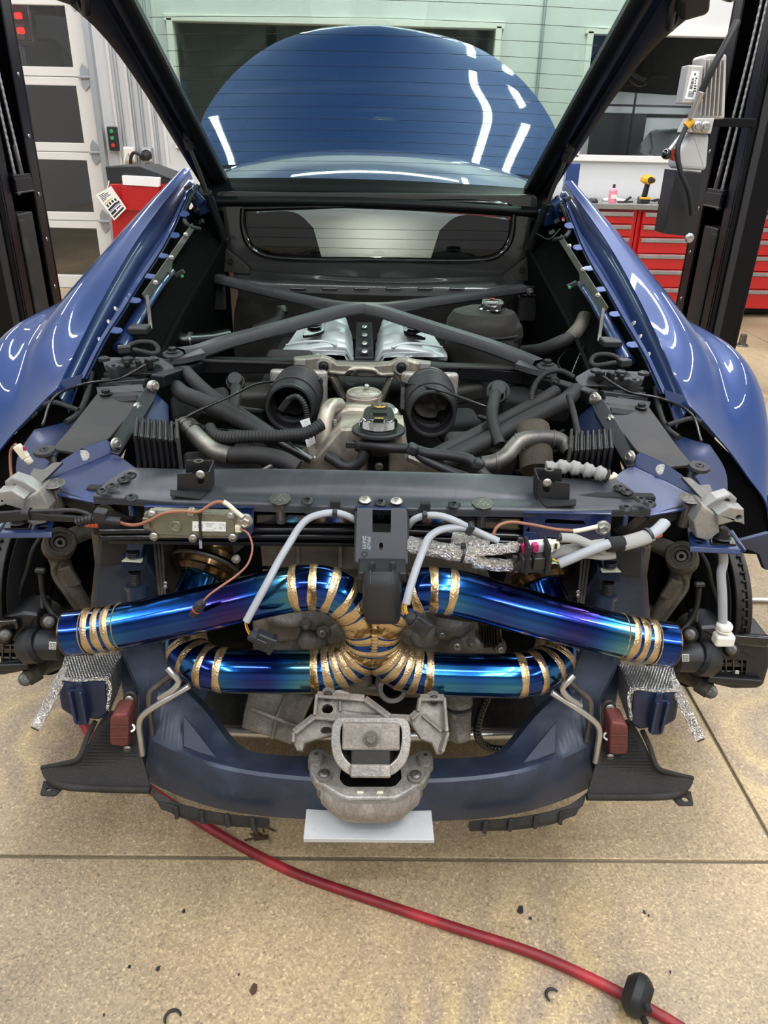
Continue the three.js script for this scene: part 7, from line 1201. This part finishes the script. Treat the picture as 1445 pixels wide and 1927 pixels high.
// ---------------------------------------------------------------- sectional garage door
{
  const d = new THREE.Group(); d.name = 'door_1'; d.userData.kind = 'structure'; scene.add(d); origin.set(d, v3(0, 0, 0));
  const [a, b] = OPEN.door, z = BACK - 0.05, rails = [0.064, 0.642, 1.249, 1.863, 2.475, 3.08];
  for (let s = 0; s + 1 < rails.length; s++) {
    const y0 = rails[s] - (s ? 0 : 0.064), y1 = rails[s + 1], st = [b - 0.08, b - 1.0, a + 0.1];
    struct('bottom_rail', rbox(b - a, 0.075 + (s ? 0 : 0.05), 0.05, 0.006).translate((a + b) / 2, y0 + 0.04 + (s ? 0 : 0.022), z), M.doorWhite, d); struct('top_rail', rbox(b - a, 0.068, 0.05, 0.006).translate((a + b) / 2, y1 - 0.036, z), M.doorWhite, d);
    for (const x of st) struct('stile', rbox(0.155, y1 - y0 - 0.006, 0.052, 0.006).translate(x, (y0 + y1) / 2, z), M.doorWhite, d);
    struct('door_pane', boxUV(new THREE.BoxGeometry(b - a - 0.3, y1 - y0 - 0.1, 0.006).translate((a + b) / 2, (y0 + y1) / 2, z - 0.01)), M.windowGlass, d);
    if (s < rails.length) { // hinge over the joint above
      const hz = z + 0.04, hx = b - 0.05, hy = y1;
      struct('hinge', merge(plate([v3(hx - 0.05, hy - 0.06, hz), v3(hx - 0.02, hy - 0.11, hz), v3(hx + 0.03, hy - 0.06, hz), v3(hx + 0.03, hy + 0.06, hz), v3(hx - 0.02, hy + 0.11, hz), v3(hx - 0.05, hy + 0.06, hz)], 0.006), cyl(v3(hx - 0.06, hy, hz + 0.015), v3(hx + 0.1, hy, hz + 0.015), 0.014, 0.014, 14)), M.galvanized, d);
    }
  }
  struct('door_track', merge(rbox(0.012, 4.2, 0.09, 0.003).translate(b + 0.06, 2.1, BACK + 0.06), rbox(0.05, 4.2, 0.01, 0.003).translate(b + 0.045, 2.1, BACK + 0.105)), M.galvanized, d);
}
// the yard and the next room beyond the openings
{
  struct('yard_ground', boxUV(new THREE.BoxGeometry(8, 0.1, 5).translate(-3.6, -0.06, -10.5)), M.floor);
  struct('yard_wall', boxUV(new THREE.BoxGeometry(8.4, 4, 0.2).translate(-3.4, 2, -13)), M.wallGrey);
  const x0 = 1.2, x1 = 6.7, z0 = BACK - 0.2, z1 = -13.2;
  struct('showroom_floor', boxUV(new THREE.BoxGeometry(x1 - x0, 0.1, z0 - z1).translate((x0 + x1) / 2, -0.06, (z0 + z1) / 2)), M.floor); struct('showroom_ceiling', boxUV(new THREE.BoxGeometry(x1 - x0, 0.1, z0 - z1).translate((x0 + x1) / 2, 3.6, (z0 + z1) / 2)), M.ceiling);
  struct('wall_showroom_back', boxUV(new THREE.BoxGeometry(x1 - x0, 3.7, 0.1).translate((x0 + x1) / 2, 1.8, z1)), M.wallGrey); struct('wall_showroom_left', boxUV(new THREE.BoxGeometry(0.1, 3.7, z0 - z1).translate(x0, 1.8, (z0 + z1) / 2)), M.wallGrey); struct('wall_showroom_right', boxUV(new THREE.BoxGeometry(0.1, 3.7, z0 - z1).translate(x1, 1.8, (z0 + z1) / 2)), M.wallGrey);
  for (const x of [3.05, 3.9, 4.8]) struct('trim_1', rbox(0.03, 2.4, 0.03, 0.004).translate(x, 1.9, -12.9), M.blackSatin); struct('trim_1', rbox(5, 0.03, 0.03, 0.004).translate(4, 1.95, -12.9), M.blackSatin);
  struct('door_2', rbox(0.85, 1.85, 0.05, 0.01).translate(3.75, 0.92, -13.1), M.plastic);
  for (const x of [3.0, 4.5]) {
    const t = thing('showroom_light', x < 4 ? 'left ceiling tube light in the room behind the window' : 'right ceiling tube light in the room behind the window', 'light', v3(x, 2.32, -12.2), 'showroom lights');
    for (const [n, g, m, y] of [['housing', rbox(0.7, 0.06, 0.14, 0.01), M.doorWhite, 0.03], ['tube', rbox(0.66, 0.03, 0.1, 0.01), M.glowTube, -0.01]]) { const q = new THREE.Mesh(g, m); q.name = n; q.position.y = y; t.add(q); }
    for (const dx of [-0.3, 0.3]) { const q = new THREE.Mesh(new THREE.CylinderGeometry(0.006, 0.006, 1.2, 8), M.steel); q.name = 'hanger'; q.position.set(dx, 0.66, 0); t.add(q); }
    const a = new THREE.RectAreaLight(0xf6f8ff, 90, 0.66, 0.1); a.position.set(0, -0.03, 0); a.rotation.x = -Math.PI / 2; t.add(a);
  }
  // black off-road car parked in that room
  const j = thing('parked_car', 'black boxy off-road car parked in the room behind the window', 'car', v3(4.1, 0, -11));
  const prof = [[2.95, 0.45], [2.95, 1.12], [3.05, 1.22], [3.62, 1.3], [3.85, 1.62], [5.4, 1.64], [5.5, 1.1], [5.5, 0.45]].map(([x, y]) => v3(x, y, -10.2));
  part('car_body', plate(prof, 1.6, { round: 0.08, bevel: 0.06, bs: 3 }), M.jeepBlack, j); part('windscreen', plate([v3(3.66, 1.31, -10.28), v3(3.84, 1.58, -10.28), v3(3.84, 1.58, -11.6), v3(3.66, 1.31, -11.6)], 0.02, { n: v3(-1, 0.5, 0) }), M.darkGlass, j); part('side_window', plate([v3(3.8, 1.33, -10.19), v3(3.93, 1.56, -10.19), v3(4.6, 1.57, -10.19), v3(4.6, 1.33, -10.19)], 0.02, { round: 0.03 }), M.darkGlass, j);
  part('head_lamp', lathe([[0, 0.02], [0.07, 0.015], [0.09, 0], [0, 0]], v3(2.94, 1.02, -10.5), v3(-1, 0, 0.3), 24), M.chrome, j); part('wing_edge', tube([v3(2.95, 1.1, -10.17), v3(3.2, 1.16, -10.17), v3(3.6, 1.12, -10.17)], 0.03), M.blackGloss, j); for (const x of [3.4, 5.0]) part('wheel', lathe([[0, 0.12], [0.2, 0.12], [0.3, 0.1], [0.38, 0.08], [0.39, -0.1], [0, -0.1]], v3(x, 0.39, -10.2), Z1, 36), M.rubber, j);
  // raised lid with mesh vents close behind the glass
  const l = thing('raised_lid', 'grey underside of a raised lid with mesh vents behind the window', 'lid', v3(2.9, 0, -9));
  part('lid_panel', plate([v3(2.05, 1.93, -9.15), v3(2.15, 2.15, -9.05), v3(2.4, 2.4, -8.9), v3(4.3, 2.46, -8.9), v3(4.4, 1.98, -9.15), v3(3.2, 1.9, -9.2)], 0.06, { round: 0.08, bevel: 0.02 }), M.plasticDusty, l);
  const vent = (x, y, w, h) => { part('vent_frame', plate([v3(x - w, y - h, -9.08), v3(x - w * 0.6, y + h, -8.97), v3(x + w, y + h, -8.97), v3(x + w * 0.7, y - h, -9.08)], 0.02, { round: 0.04 }), M.blackSatin, l); for (let k = 0; k < 9; k++) part('mesh_bar', bar(v3(x - w * 0.8 + k * w * 0.18, y - h * 0.8, -9.055), v3(x - w * 0.6 + k * w * 0.18 + 0.04, y + h * 0.8, -8.955), 0.012, 0.012, Z1, 0.003), M.steelDull, l); };
  vent(2.8, 2.02, 0.2, 0.06); vent(3.4, 2.22, 0.24, 0.09); part('lid_stand', tube([v3(3.9, 0, -9.2), v3(3.9, 1.0, -9.2), v3(3.9, 2.2, -9.1)], 0.03), M.blackSatin, l); part('lid_hose', tube([v3(2.5, 2.3, -8.8), v3(2.55, 2.1, -8.75), v3(2.68, 2.02, -8.75), v3(2.72, 2.15, -8.8)], 0.07), M.blackGloss, l);
  const t = thing('off_road_car', 'rear corner of a car with a red tail lamp behind the garage door', 'car', v3(-3.4, 0, -8.7));
  part('tail_lamp', merge(rbox(0.2, 0.36, 0.12, 0.045)).translate(-3.44, 2.35, -8.6), M.steelDull, t); part('lamp_lens', rbox(0.15, 0.3, 0.04, 0.03).translate(-3.44, 2.35, -8.53), M.lampRed, t); for (const y of [2.4, 2.28]) part('lamp_glow', rbox(0.07, 0.05, 0.02, 0.01).translate(-3.45, y, -8.505), M.tailRed, t);
  part('bumper', plate([v3(-3.6, 2.45, -8.62), v3(-3.3, 2.43, -8.62), v3(-3.0, 2.42, -8.62), v3(-2.85, 2.4, -8.62), v3(-2.85, 2.06, -8.62), v3(-3.0, 2.07, -8.62), v3(-3.1, 2.14, -8.62), v3(-3.18, 2.22, -8.62), v3(-3.6, 2.24, -8.62)], 0.25, { round: 0.02, bevel: 0.01 }), M.blackSatin, t); part('car_side', boxAt(v3(-4.2, 2.3, -9.2), 1.4, 0.7, 1.0, 0.06), M.jeepBlack, t); part('jack_post', boxAt(v3(-4.2, 1.0, -9.2), 0.3, 2.0, 0.3, 0.02), M.postPaint, t);
}
// ---------------------------------------------------------------- two-post lift
for (const [side, s] of [['left', -1], ['right', 1]]) {
  const c = thing('lift_post', `black steel lift post on the ${side} of the car`, 'lift post', v3(s * 1.5, 0, -3.3));
  const X = (x) => s * x, in0 = s < 0 ? 1.435 : 1.385;         // the inner, open side of the channel
  const pb = (n, x0, x1, z0, z1, m = M.postPaint, y0 = 0.02, y1 = 3.6) => part(n, rbox(x1 - x0, y1 - y0, z1 - z0, 0.006).translate(X((x0 + x1) / 2), (y0 + y1) / 2, (z0 + z1) / 2), m, c);
  pb('post_web', in0 + 0.115, in0 + 0.135, -3.5, -3.1); pb('back_flange', in0, in0 + 0.12, -3.5, -3.482); pb('front_flange', in0, in0 + 0.12, -3.118, -3.1); pb('back_lip', in0, in0 + 0.012, -3.482, -3.4); pb('front_lip', in0, in0 + 0.012, -3.19, -3.118); pb('front_rail', in0 + 0.02, in0 + 0.05, -3.098, -3.088, M.plastic);
  part('base_plate', rbox(0.4, 0.02, 0.6, 0.004).translate(X(in0 + 0.08), 0.012, -3.3), M.postPaint, c);
  for (let k = 0; k < 2; k++) part('lift_cable', tube([v3(X(in0 + 0.012), 3.5, -3.26 + k * 0.05), v3(X(in0 + 0.01), 1.9, -3.26 + k * 0.05), v3(X(in0 - 0.005), k ? 1.19 : 1.28, -3.3 + k * 0.06)], (q) => 0.0065 + 0.0008 * Math.sin(q * 260), { n: 10, step: 0.006 }), M.steel, c);
  pb('carriage', in0 + 0.005, in0 + 0.1, -3.36, -3.22, M.plastic, 0.2, 1.12); pb('carriage_cover', in0 - 0.006, in0 + 0.004, -3.25, -3.2, M.plasticDusty, 0.3, 1.1);
  part('cable_anchor', rbox(0.09, 0.02, 0.16, 0.004).translate(X(in0 + 0.03), 1.255, -3.28), M.postPaint, c); part('anchor_lip', rbox(0.012, 0.05, 0.16, 0.002).translate(X(in0 - 0.012), 1.225, -3.28), M.postPaint, c); part('anchor_edge', rbox(0.014, 0.006, 0.16, 0.002).translate(X(in0 - 0.013), 1.2, -3.28), M.steelDull, c); part('anchor_rod', cyl(v3(X(in0 - 0.004), 1.26, -3.3), v3(X(in0 + 0.002), 1.37, -3.29), 0.01, 0.008, 14), M.steelDull, c);
  for (const y of [0.55, 0.8, 1.0, 1.18, 1.4, 1.62, 1.95]) bolt(c, v3(X(in0 - 0.001), y, -3.44), v3(-s, 0, 0), 0.006, M.zincBolt, domeBolt);
  const arm = [v3(X(in0 + 0.02), 0.2, -3.2), v3(X(1.05), 0.19, -2.7), v3(X(0.8), 0.19, -2.4)];
  part('lift_arm', bar(arm[0], arm[2], 0.12, 0.09, Y1, 0.008), M.postPaint, c); part('arm_pad', lathe([[0, 0.055], [0.05, 0.055], [0.055, 0.05], [0.055, 0], [0, 0]], v3(X(0.82), 0.23, -2.42), Y1, 24), M.rubber, c);
}
{
  const u = thing('hydraulic_power_unit', 'finned electric pump with a white reservoir on the right lift post', 'pump', v3(1.2, 1.1, -3.0));
  const z = -3.0, q = (a, b, d = 0) => p(a, b, z + d);
  part('motor_body', plate([q(1322, 108), q(1330, 102), q(1368, 102), q(1364, 224), q(1318, 224)], 0.1, { round: 0.008, bevel: 0.006 }), M.castLight, u);
  for (let k = 0; k < 6; k++) part('motor_fin', bar(q(1326 + k * 7, 112, 0.012), q(1316 + k * 8, 218, 0.012), 0.004, 0.022, Z1, 0.0015), M.castLight, u);
  part('switch_box', plate([q(1296, 122, 0.03), q(1324, 124, 0.03), q(1316, 196, 0.03), q(1283, 194, 0.03)], 0.07, { round: 0.004, bevel: 0.004 }), M.castLight, u);
  const lab = print(96, 224, (g, w, h) => { g.fillStyle = '#ecece8'; g.fillRect(0, 0, w, h); g.fillStyle = '#222'; g.beginPath(); g.arc(48, 26, 10, 0, 7); g.fill(); const r = rng(6); for (let k = 0; k < 26; k++) g.fillRect(20, 56 + k * 3.4, 26, r() > 0.4 ? 2.6 : 1); for (let k = 0; k < 7; k++) g.fillRect(58, 50 + k * 20, 8 + r() * 24, 12); for (let k = 0; k < 20; k++) g.fillRect(20, 158 + k * 2.6, 50, r() > 0.5 ? 2 : 0.8); });
  part('box_label', label4(q(1301, 133, 0.031), q(1316, 134, 0.031), q(1308, 188, 0.031), q(1288, 186, 0.031)), lab, u);
  part('valve_block', plate([q(1300, 222, 0.02), q(1345, 222, 0.02), q(1338, 252, 0.02), q(1288, 248, 0.02)], 0.08, { bevel: 0.004 }), M.castLight, u); for (const a of [1312, 1327]) bolt(u, q(a, 238, 0.022), Z1, 0.012, M.steel);
  part('fitting', cyl(q(1290, 238, 0.03), q(1303, 226, 0.03), 0.014, 0.014, 14), M.yellow, u);
  part('reservoir', plate([q(1300, 250), q(1336, 250), q(1330, 322), q(1274, 318), q(1276, 290), q(1296, 268)], 0.11, { round: 0.02, bevel: 0.014, bs: 3 }), M.reservoir, u, 'translucent white oil reservoir');
  part('release_knob', plate([q(1264, 280, 0.03), q(1272, 278, 0.03), q(1274, 304, 0.03), q(1263, 300, 0.03)], 0.03, { round: 0.005, bevel: 0.005 }), M.orange, u); part('lever', cyl(q(1256, 288, 0.03), q(1286, 250, 0.03), 0.008, 0.007, 12), M.steel, u); part('lever_ball', new THREE.SphereGeometry(0.018, 20, 14).translate(...q(1254, 290, 0.03).toArray()), M.blackGloss, u);
  part('pressure_hose', tube([q(1388, 40, 0.03), q(1366, 82, 0.06), q(1340, 130, 0.07), q(1320, 172, 0.06)], 0.012), M.rubber, u); part('hose_ferrule', cyl(q(1320, 172, 0.06), q(1298, 224, 0.04), 0.013, 0.01, 16), M.steel, u); part('return_hose', tube([q(1290, 240, 0.03), q(1275, 280, 0.05), q(1280, 322, 0.06), q(1296, 362, 0.06), q(1302, 404, 0.05)], 0.009), M.rubber, u);
  part('unit_bracket', boxAt(v3(1.31, 1.5, -3.09), 0.16, 0.03, 0.02, 0.004), M.postPaint, u);
  const b = thing('control_box', 'tall black steel box under the white pump reservoir', 'box', v3(1.14, 1.1, -3.05));
  part('box_front', plate([q(1271, 320), q(1322, 324), q(1308, 446), q(1250, 440)], 0.12, { bevel: 0.004 }), M.blackSatin, b); bolt(b, q(1297, 448, 0.004), Z1, 0.012, M.steel, domeBolt, 'box_screw');
}
// ---------------------------------------------------------------- red tool cabinets along the back wall
const cabinetPlaces = [[-0.1, 'red tool cabinet seen through the cabin window, left of the next'], [0.7, 'red tool cabinet half hidden behind the roof and lid'], [1.5, 'red tool cabinet beside the right fender, left of the divider'], [2.3, 'red tool cabinet left of the right lift post, below the drill'], [3.1, 'red tool cabinet right of the lift post']];
{
  const front = -7.0, depth = 0.68, w = 0.795, rows = [0.1, 0.1, 0.13, 0.13, 0.15, 0.17];
  cabinetPlaces.forEach(([x, label]) => {
    const c = thing('tool_cabinet', label, 'tool cabinet', v3(x + w / 2, 0, front - depth / 2), 'red tool cabinets');
    part('carcass', rbox(w, 0.82, depth - 0.03, 0.006).translate(x + w / 2, 0.5, front - depth / 2 - 0.015), M.redPaint, c); part('plinth', rbox(w, 0.06, depth - 0.1, 0.004).translate(x + w / 2, 0.06, front - depth / 2 - 0.03), M.blackMatte, c);
    for (const dx of [0.05, w - 0.05]) part('foot', cyl(v3(x + dx, 0, front - 0.06), v3(x + dx, 0.06, front - 0.06), 0.02, 0.03, 14), M.plastic, c);
    let y = 0.9;
    for (const h of rows) { y -= h + 0.006; const f = part('drawer', rbox(w - 0.07, h, 0.024, 0.005).translate(x + w / 2, y + h / 2, front), M.redPaint, c); part('drawer_handle', merge(rbox(w - 0.1, 0.034, 0.014, 0.005).translate(x + w / 2, y + h - 0.022, front + 0.02)), M.machined, f); }
  });
  const t = solo('worktop', rbox(4.08, 0.045, 0.78, 0.006).translate(1.92, 0.935, front - 0.35), M.bench, 'stainless steel worktop along the red tool cabinets', 'worktop');
  const top = 0.9576;
  const d = thing('cordless_drill', 'yellow and black cordless drill standing on the worktop', 'drill', v3(2.27, top, -6.75));
  part('battery', rbox(0.085, 0.05, 0.11, 0.01).translate(2.255, top + 0.026, -6.75), M.blackSatin, d); part('battery_stripe', rbox(0.087, 0.018, 0.06, 0.006).translate(2.255, top + 0.042, -6.72), M.yellow, d); part('grip', plate([v3(2.235, top + 0.05, -6.74), v3(2.28, top + 0.05, -6.74), v3(2.29, top + 0.16, -6.74), v3(2.25, top + 0.16, -6.74)], 0.04, { round: 0.008, bevel: 0.008 }), M.blackSatin, d); part('motor_housing', cyl(v3(2.275, top + 0.19, -6.84), v3(2.265, top + 0.19, -6.68), 0.04, 0.036, 24, 0.008), M.yellow, d); part('housing_flank', rbox(0.11, 0.045, 0.1, 0.012).translate(2.26, top + 0.19, -6.74), M.yellow, d); part('chuck', cyl(v3(2.265, top + 0.19, -6.68), v3(2.262, top + 0.19, -6.6), 0.026, 0.016, 20), M.blackSatin, d);
  const b = thing('spray_bottle', 'pink bottle with a black top on the worktop', 'bottle', v3(1.975, top, -6.7)); part('bottle_body', lathe([[0, 0.12], [0.018, 0.12], [0.034, 0.1], [0.036, 0.01], [0.032, 0], [0, 0]], v3(1.975, top, -6.7), Y1, 24), M.pink, b); part('bottle_cap', cyl(v3(1.975, top + 0.118, -6.7), v3(1.975, top + 0.15, -6.7), 0.012, 0.011, 16), M.blackSatin, b); part('bottle_label', rbox(0.05, 0.035, 0.006, 0.002).translate(1.975, top + 0.05, -6.666), M.whitePlastic, b);
  const puck = solo('black_lid', lathe([[0, 0.035], [0.03, 0.035], [0.045, 0.02], [0.046, 0], [0, 0]], v3(1.8, top, -6.65), Y1, 24), M.plastic, 'small round black lid on the worktop near the fender', 'lid');
  const k = thing('cap', 'black baseball cap lying on the worktop beside the drill', 'cap', v3(2.45, top, -6.75)); part('cap_crown', lathe([[0, 0.11], [0.04, 0.105], [0.075, 0.07], [0.09, 0.0], [0, 0]], v3(2.48, top, -6.77), Y1, 26), M.cap, k); part('cap_peak', loft([[v3(2.4, top + 0.035, -6.84), v3(2.395, top + 0.035, -6.76), v3(2.4, top + 0.035, -6.68)], [v3(2.33, top + 0.02, -6.82), v3(2.31, top + 0.022, -6.76), v3(2.33, top + 0.02, -6.7)]], 0.006, { m: 12, k: 6 }), M.cap, k);
  const tool = solo('pliers', merge(bar(v3(2.0, top + 0.012, -6.62), v3(2.14, top + 0.014, -6.66), 0.022, 0.014, Y1, 0.004), bar(v3(2.06, top + 0.012, -6.64), v3(2.13, top + 0.05, -6.7), 0.02, 0.014, Y1, 0.004)), M.blackSatin, 'black hand tool lying right of the pink bottle', 'hand tool');
  const rag = solo('rag', loft([[v3(2.05, top + 0.012, -6.95), v3(2.15, top + 0.02, -6.97), v3(2.24, top + 0.012, -6.95)], [v3(2.04, top + 0.02, -6.88), v3(2.15, top + 0.03, -6.9), v3(2.25, top + 0.015, -6.88)], [v3(2.05, top + 0.008, -6.84), v3(2.15, top + 0.012, -6.84), v3(2.24, top + 0.008, -6.84)]], 0.006, { m: 12, k: 12 }), M.paper, 'white paper rag on the worktop behind the drill', 'rag');
  for (const o of [d, b, puck, k, tool]) { o.position.z -= 0.36; o.position.x *= 1.045; } rag.position.z -= 0.4;
  solo('blue_carton', rbox(0.12, 0.3, 0.1, 0.01).translate(1.76, top + 0.151, -7.4), M.bluePaint, 'shiny blue box at the back of the worktop by the fender', 'box');
}
// ---------------------------------------------------------------- left wall: service machine, switch, outlets
{
  const m = thing('service_machine', 'red and black workshop service machine with a paper tag, left of the car', 'machine', v3(-1.62, 0, -5.6));
  const z = -5.5, q = (a, b, d = 0) => p(a, b, z + d);
  part('machine_body', plate([q(202, 345), q(318, 340), v3(-1.42, 0.05, z), v3(-1.86, 0.05, z)], 0.45, { round: 0.03, bevel: 0.012 }), M.redPaint, m); part('machine_top', plate([q(197, 313), q(262, 312), q(300, 326), q(330, 338), q(322, 348), q(203, 346)], 0.47, { round: 0.01, bevel: 0.008 }), M.plastic, m); part('front_panel', plate([q(228, 350, 0.03), q(300, 350, 0.03), q(298, 398, 0.03), q(232, 396, 0.03)], 0.03, { round: 0.01, bevel: 0.006 }), M.redPaint, m); part('paper_tray', plate([q(229, 330, 0.04), q(300, 334, 0.04), q(299, 352, 0.04), q(231, 348, 0.04)], 0.05, { round: 0.008 }), M.paper, m);
  const tg = print(160, 240, (g, w, h) => { g.fillStyle = '#f2efe4'; g.fillRect(0, 0, w, h); g.fillStyle = '#222'; const r = rng(4); for (let k = 0; k < 5; k++) g.fillRect(20, 20 + k * 13, 40 + r() * 70, 6); g.fillStyle = '#c9b52a'; g.fillRect(20, 96, 90, 8); g.fillStyle = '#222'; g.font = 'bold 30px sans-serif'; for (let k = 0; k < 4; k++) g.fillRect(24 + k * 30, 112, 18, 24); g.fillRect(14, 146, 130, 18); g.fillStyle = '#3a62b8'; g.fillRect(14, 168, 130, 7); g.fillStyle = '#222'; g.fillRect(14, 182, 60, 20); g.fillRect(84, 186, 50, 10); g.fillRect(14, 212, 130, 16); });
  part('paper_tag', label4(q(180, 367, 0.06), q(209, 350, 0.06), q(238, 392, 0.06), q(215, 415, 0.06), 0.002), tg, m, 'printed paper tag hanging at an angle'); part('tag_string', tube([q(205, 340, 0.05), q(204, 348, 0.06), q(200, 356, 0.062)], 0.003), M.whitePlastic, m);
  const s = thing('door_switch', 'black push-button box with green and red buttons on the wall', 'switch', v3(-2.45, 1.28, BACK + 0.04)); part('switch_case', rbox(0.085, 0.2, 0.06, 0.008).translate(-2.45, 1.37, BACK + 0.06), M.blackSatin, s); for (const [y, mt] of [[1.43, M.green], [1.375, M.green], [1.315, M.redButton]]) part('push_button', cyl(v3(-2.45, y, BACK + 0.088), v3(-2.45, y, BACK + 0.105), 0.018, 0.016, 20), mt, s);
  for (const [x, label] of [[-2.316, 'white wall outlet box with loose cable ends'], [-2.15, 'wall outlet box with a grey round plug']]) { const o = thing('wall_outlet', label, 'outlet', v3(x, 1.16, BACK + 0.04)); part('outlet_box', rbox(0.1, 0.13, 0.06, 0.008).translate(x, 1.24, BACK + 0.06), x < -2.2 ? M.whitePlastic : M.galvanized, o); part('outlet_face', rbox(0.075, 0.105, 0.01, 0.004).translate(x, 1.24, BACK + 0.094), M.doorWhite, o); if (x > -2.2) { part('plug', cyl(v3(x, 1.24, BACK + 0.09), v3(x - 0.01, 1.22, BACK + 0.19), 0.05, 0.03, 24), M.hoseGrey, o); part('plug_cord', tube([v3(x, 1.22, BACK + 0.17), v3(x - 0.08, 1.26, BACK + 0.2), v3(x - 0.14, 1.2, BACK + 0.14), v3(x - 0.16, 1.1, BACK + 0.08)], 0.014), M.rubber, o); } else { part('cable_end', tube([v3(x, 1.25, BACK + 0.1), v3(x + 0.03, 1.18, BACK + 0.12), v3(x + 0.06, 1.1, BACK + 0.1)], 0.006), M.copperWire, o); part('cable_end', tube([v3(x - 0.02, 1.25, BACK + 0.1), v3(x - 0.04, 1.19, BACK + 0.12), v3(x - 0.05, 1.12, BACK + 0.1)], 0.006), M.whitePlastic, o); } }
}
// ---------------------------------------------------------------- the floor: hose, rod and litter
{
  const h = thing('air_hose', 'red rubber air hose running across the floor from under the car', 'hose', v3(0, 0, -1.1));
  const L = [[150, 1350], [165, 1376], [215, 1430], [270, 1476], [330, 1517], [400, 1562], [480, 1607], [560, 1645], [700, 1694], [850, 1744], [1000, 1793], [1100, 1836], [1180, 1876], [1270, 1927], [1340, 1975]].map(([u, v]) => py(u, v, 0.0105));
  part('hose_tube', tube(L, 0.0102, { n: 20, step: 0.01 }), M.redHose, h);
  const c = py(1196, 1884, 0.02), d = py(1230, 1905, 0.0105).sub(py(1160, 1866, 0.0105)).normalize();
  const st = grp('hose_stopper', h, 'black rubber hose stopper clamped on the hose');
  part('stopper_half', lathe([[0.011, -0.024], [0.022, -0.024], [0.031, -0.016], [0.037, -0.007], [0.038, 0], [0.037, 0.007], [0.031, 0.016], [0.022, 0.024], [0.011, 0.024], [0.011, -0.024]], c.clone().setY(0.038), d, 22, 0.4), M.rubber, st);
  for (const s of [-1, 1]) part('stopper_bolt', cyl(c.clone().setY(0.038 + s * 0.018).add(v3(0.004, 0, 0.026)), c.clone().setY(0.038 + s * 0.018).add(v3(0.006, 0, 0.04)), 0.006, 0.006, 12), M.blackMatte, st);
  const rod = py(1400, 1128, 0.012), r1 = py(1470, 1130, 0.012); solo('metal_rod', cyl(rod, rod.clone().lerp(r1, 4), 0.009, 0.009, 14), M.steel, 'thin bright metal rod lying on the floor right of the car', 'rod');
  const ft = v3(2.93, 0, -5.9); const f = thing('floor_stand', 'short bright metal pin standing on the floor behind the right fender', 'pin', ft); part('stand_pin', cyl(ft.clone(), ft.clone().setY(0.09), 0.028, 0.026, 20), M.steelDull, f); part('stand_foot', cyl(ft.clone(), ft.clone().setY(0.012), 0.05, 0.046, 20), M.steelDull, f);
  const clip = (u, v, r, a0, label) => { const k = py(u, v, 0.004); solo('plastic_clip', tube(Array.from({ length: 12 }, (_, i) => k.clone().add(v3(Math.cos(a0 + i * 0.32) * r, 0, -Math.sin(a0 + i * 0.32) * r))), (s, l) => 0.0018 + 0.0012 * Math.sin(s / l * Math.PI), { n: 8, step: 0.003 }), M.blackSatin, label, 'clip'); };
  clip(1040, 1873, 0.012, 0.6, 'small black curved clip on the floor left of the hose stopper'); clip(325, 1916, 0.014, 0.3, 'small black curved clip at the bottom left of the floor');
  const crumb = (u, v, s, m, label, seed) => { const r = rng(seed), c2 = py(u, v, 0), n = 7, P = Array.from({ length: n }, (_, i) => { const a = i / n * 6.283, k = s * (0.55 + r() * 0.6); return v3(c2.x + Math.cos(a) * k, 0.003, c2.z + Math.sin(a) * k * 1.3); }); solo('rubber_crumb', plate(P, 0.0025, { n: Y1, bevel: 0.001 }), m, label, 'debris'); };
  crumb(979, 1713, 0.009, M.plastic, 'larger dark flake on the floor right of the hose', 1); crumb(998, 1729, 0.004, M.plastic, 'tiny dark flake beside a larger one right of the hose', 2); crumb(478, 1862, 0.0085, M.leaf, 'brown flake on the floor below the middle of the hose', 3); crumb(346, 1715, 0.0045, M.plastic, 'small dark flake on the floor left of the hose', 4); crumb(244, 1820, 0.0035, M.blackMatte, 'round black crumb on the floor at the left', 5); crumb(298, 1823, 0.0045, M.plastic, 'dark crumb just right of a round black one', 6); crumb(1212, 1717, 0.0035, M.plastic, 'tiny dark crumb on the floor at the right', 7); crumb(1221, 1724, 0.0025, M.plastic, 'tiniest dark crumb on the floor at the right', 8); crumb(1261, 1830, 0.003, M.plastic, 'tiny crumb on the floor above the hose stopper', 9); crumb(449, 1835, 0.003, M.leaf, 'tiny brown crumb above the brown flake', 10); crumb(196, 1911, 0.003, M.plastic, 'tiny crumb near the bottom left corner of the floor', 11);
  const r = rng(17), P = []; const lc = py(490, 1572, 0.004); for (let k = 0; k < 7; k++) { const a = r() * 6.283, b = a + 1 + r() * 2, o = v3((r() - 0.5) * 0.04, 0, (r() - 0.5) * 0.03); P.push(tube([lc.clone().add(o), lc.clone().add(o).add(v3(Math.cos(a) * 0.016, 0.004, Math.sin(a) * 0.014)), lc.clone().add(o).add(v3(Math.cos(b) * 0.024, 0.001, Math.sin(b) * 0.02))], 0.0022, { n: 7 })); }
  solo('leaf_litter', merge(P), M.leaf, 'curled dry brown leaf scraps on the floor under the car', 'leaf');
}
for (const o of [scene]) o.traverse((q) => { if (q.isMesh && !q.material.transmission) q.castShadow = q.receiveShadow = true; });
renderer.render(scene, camera);
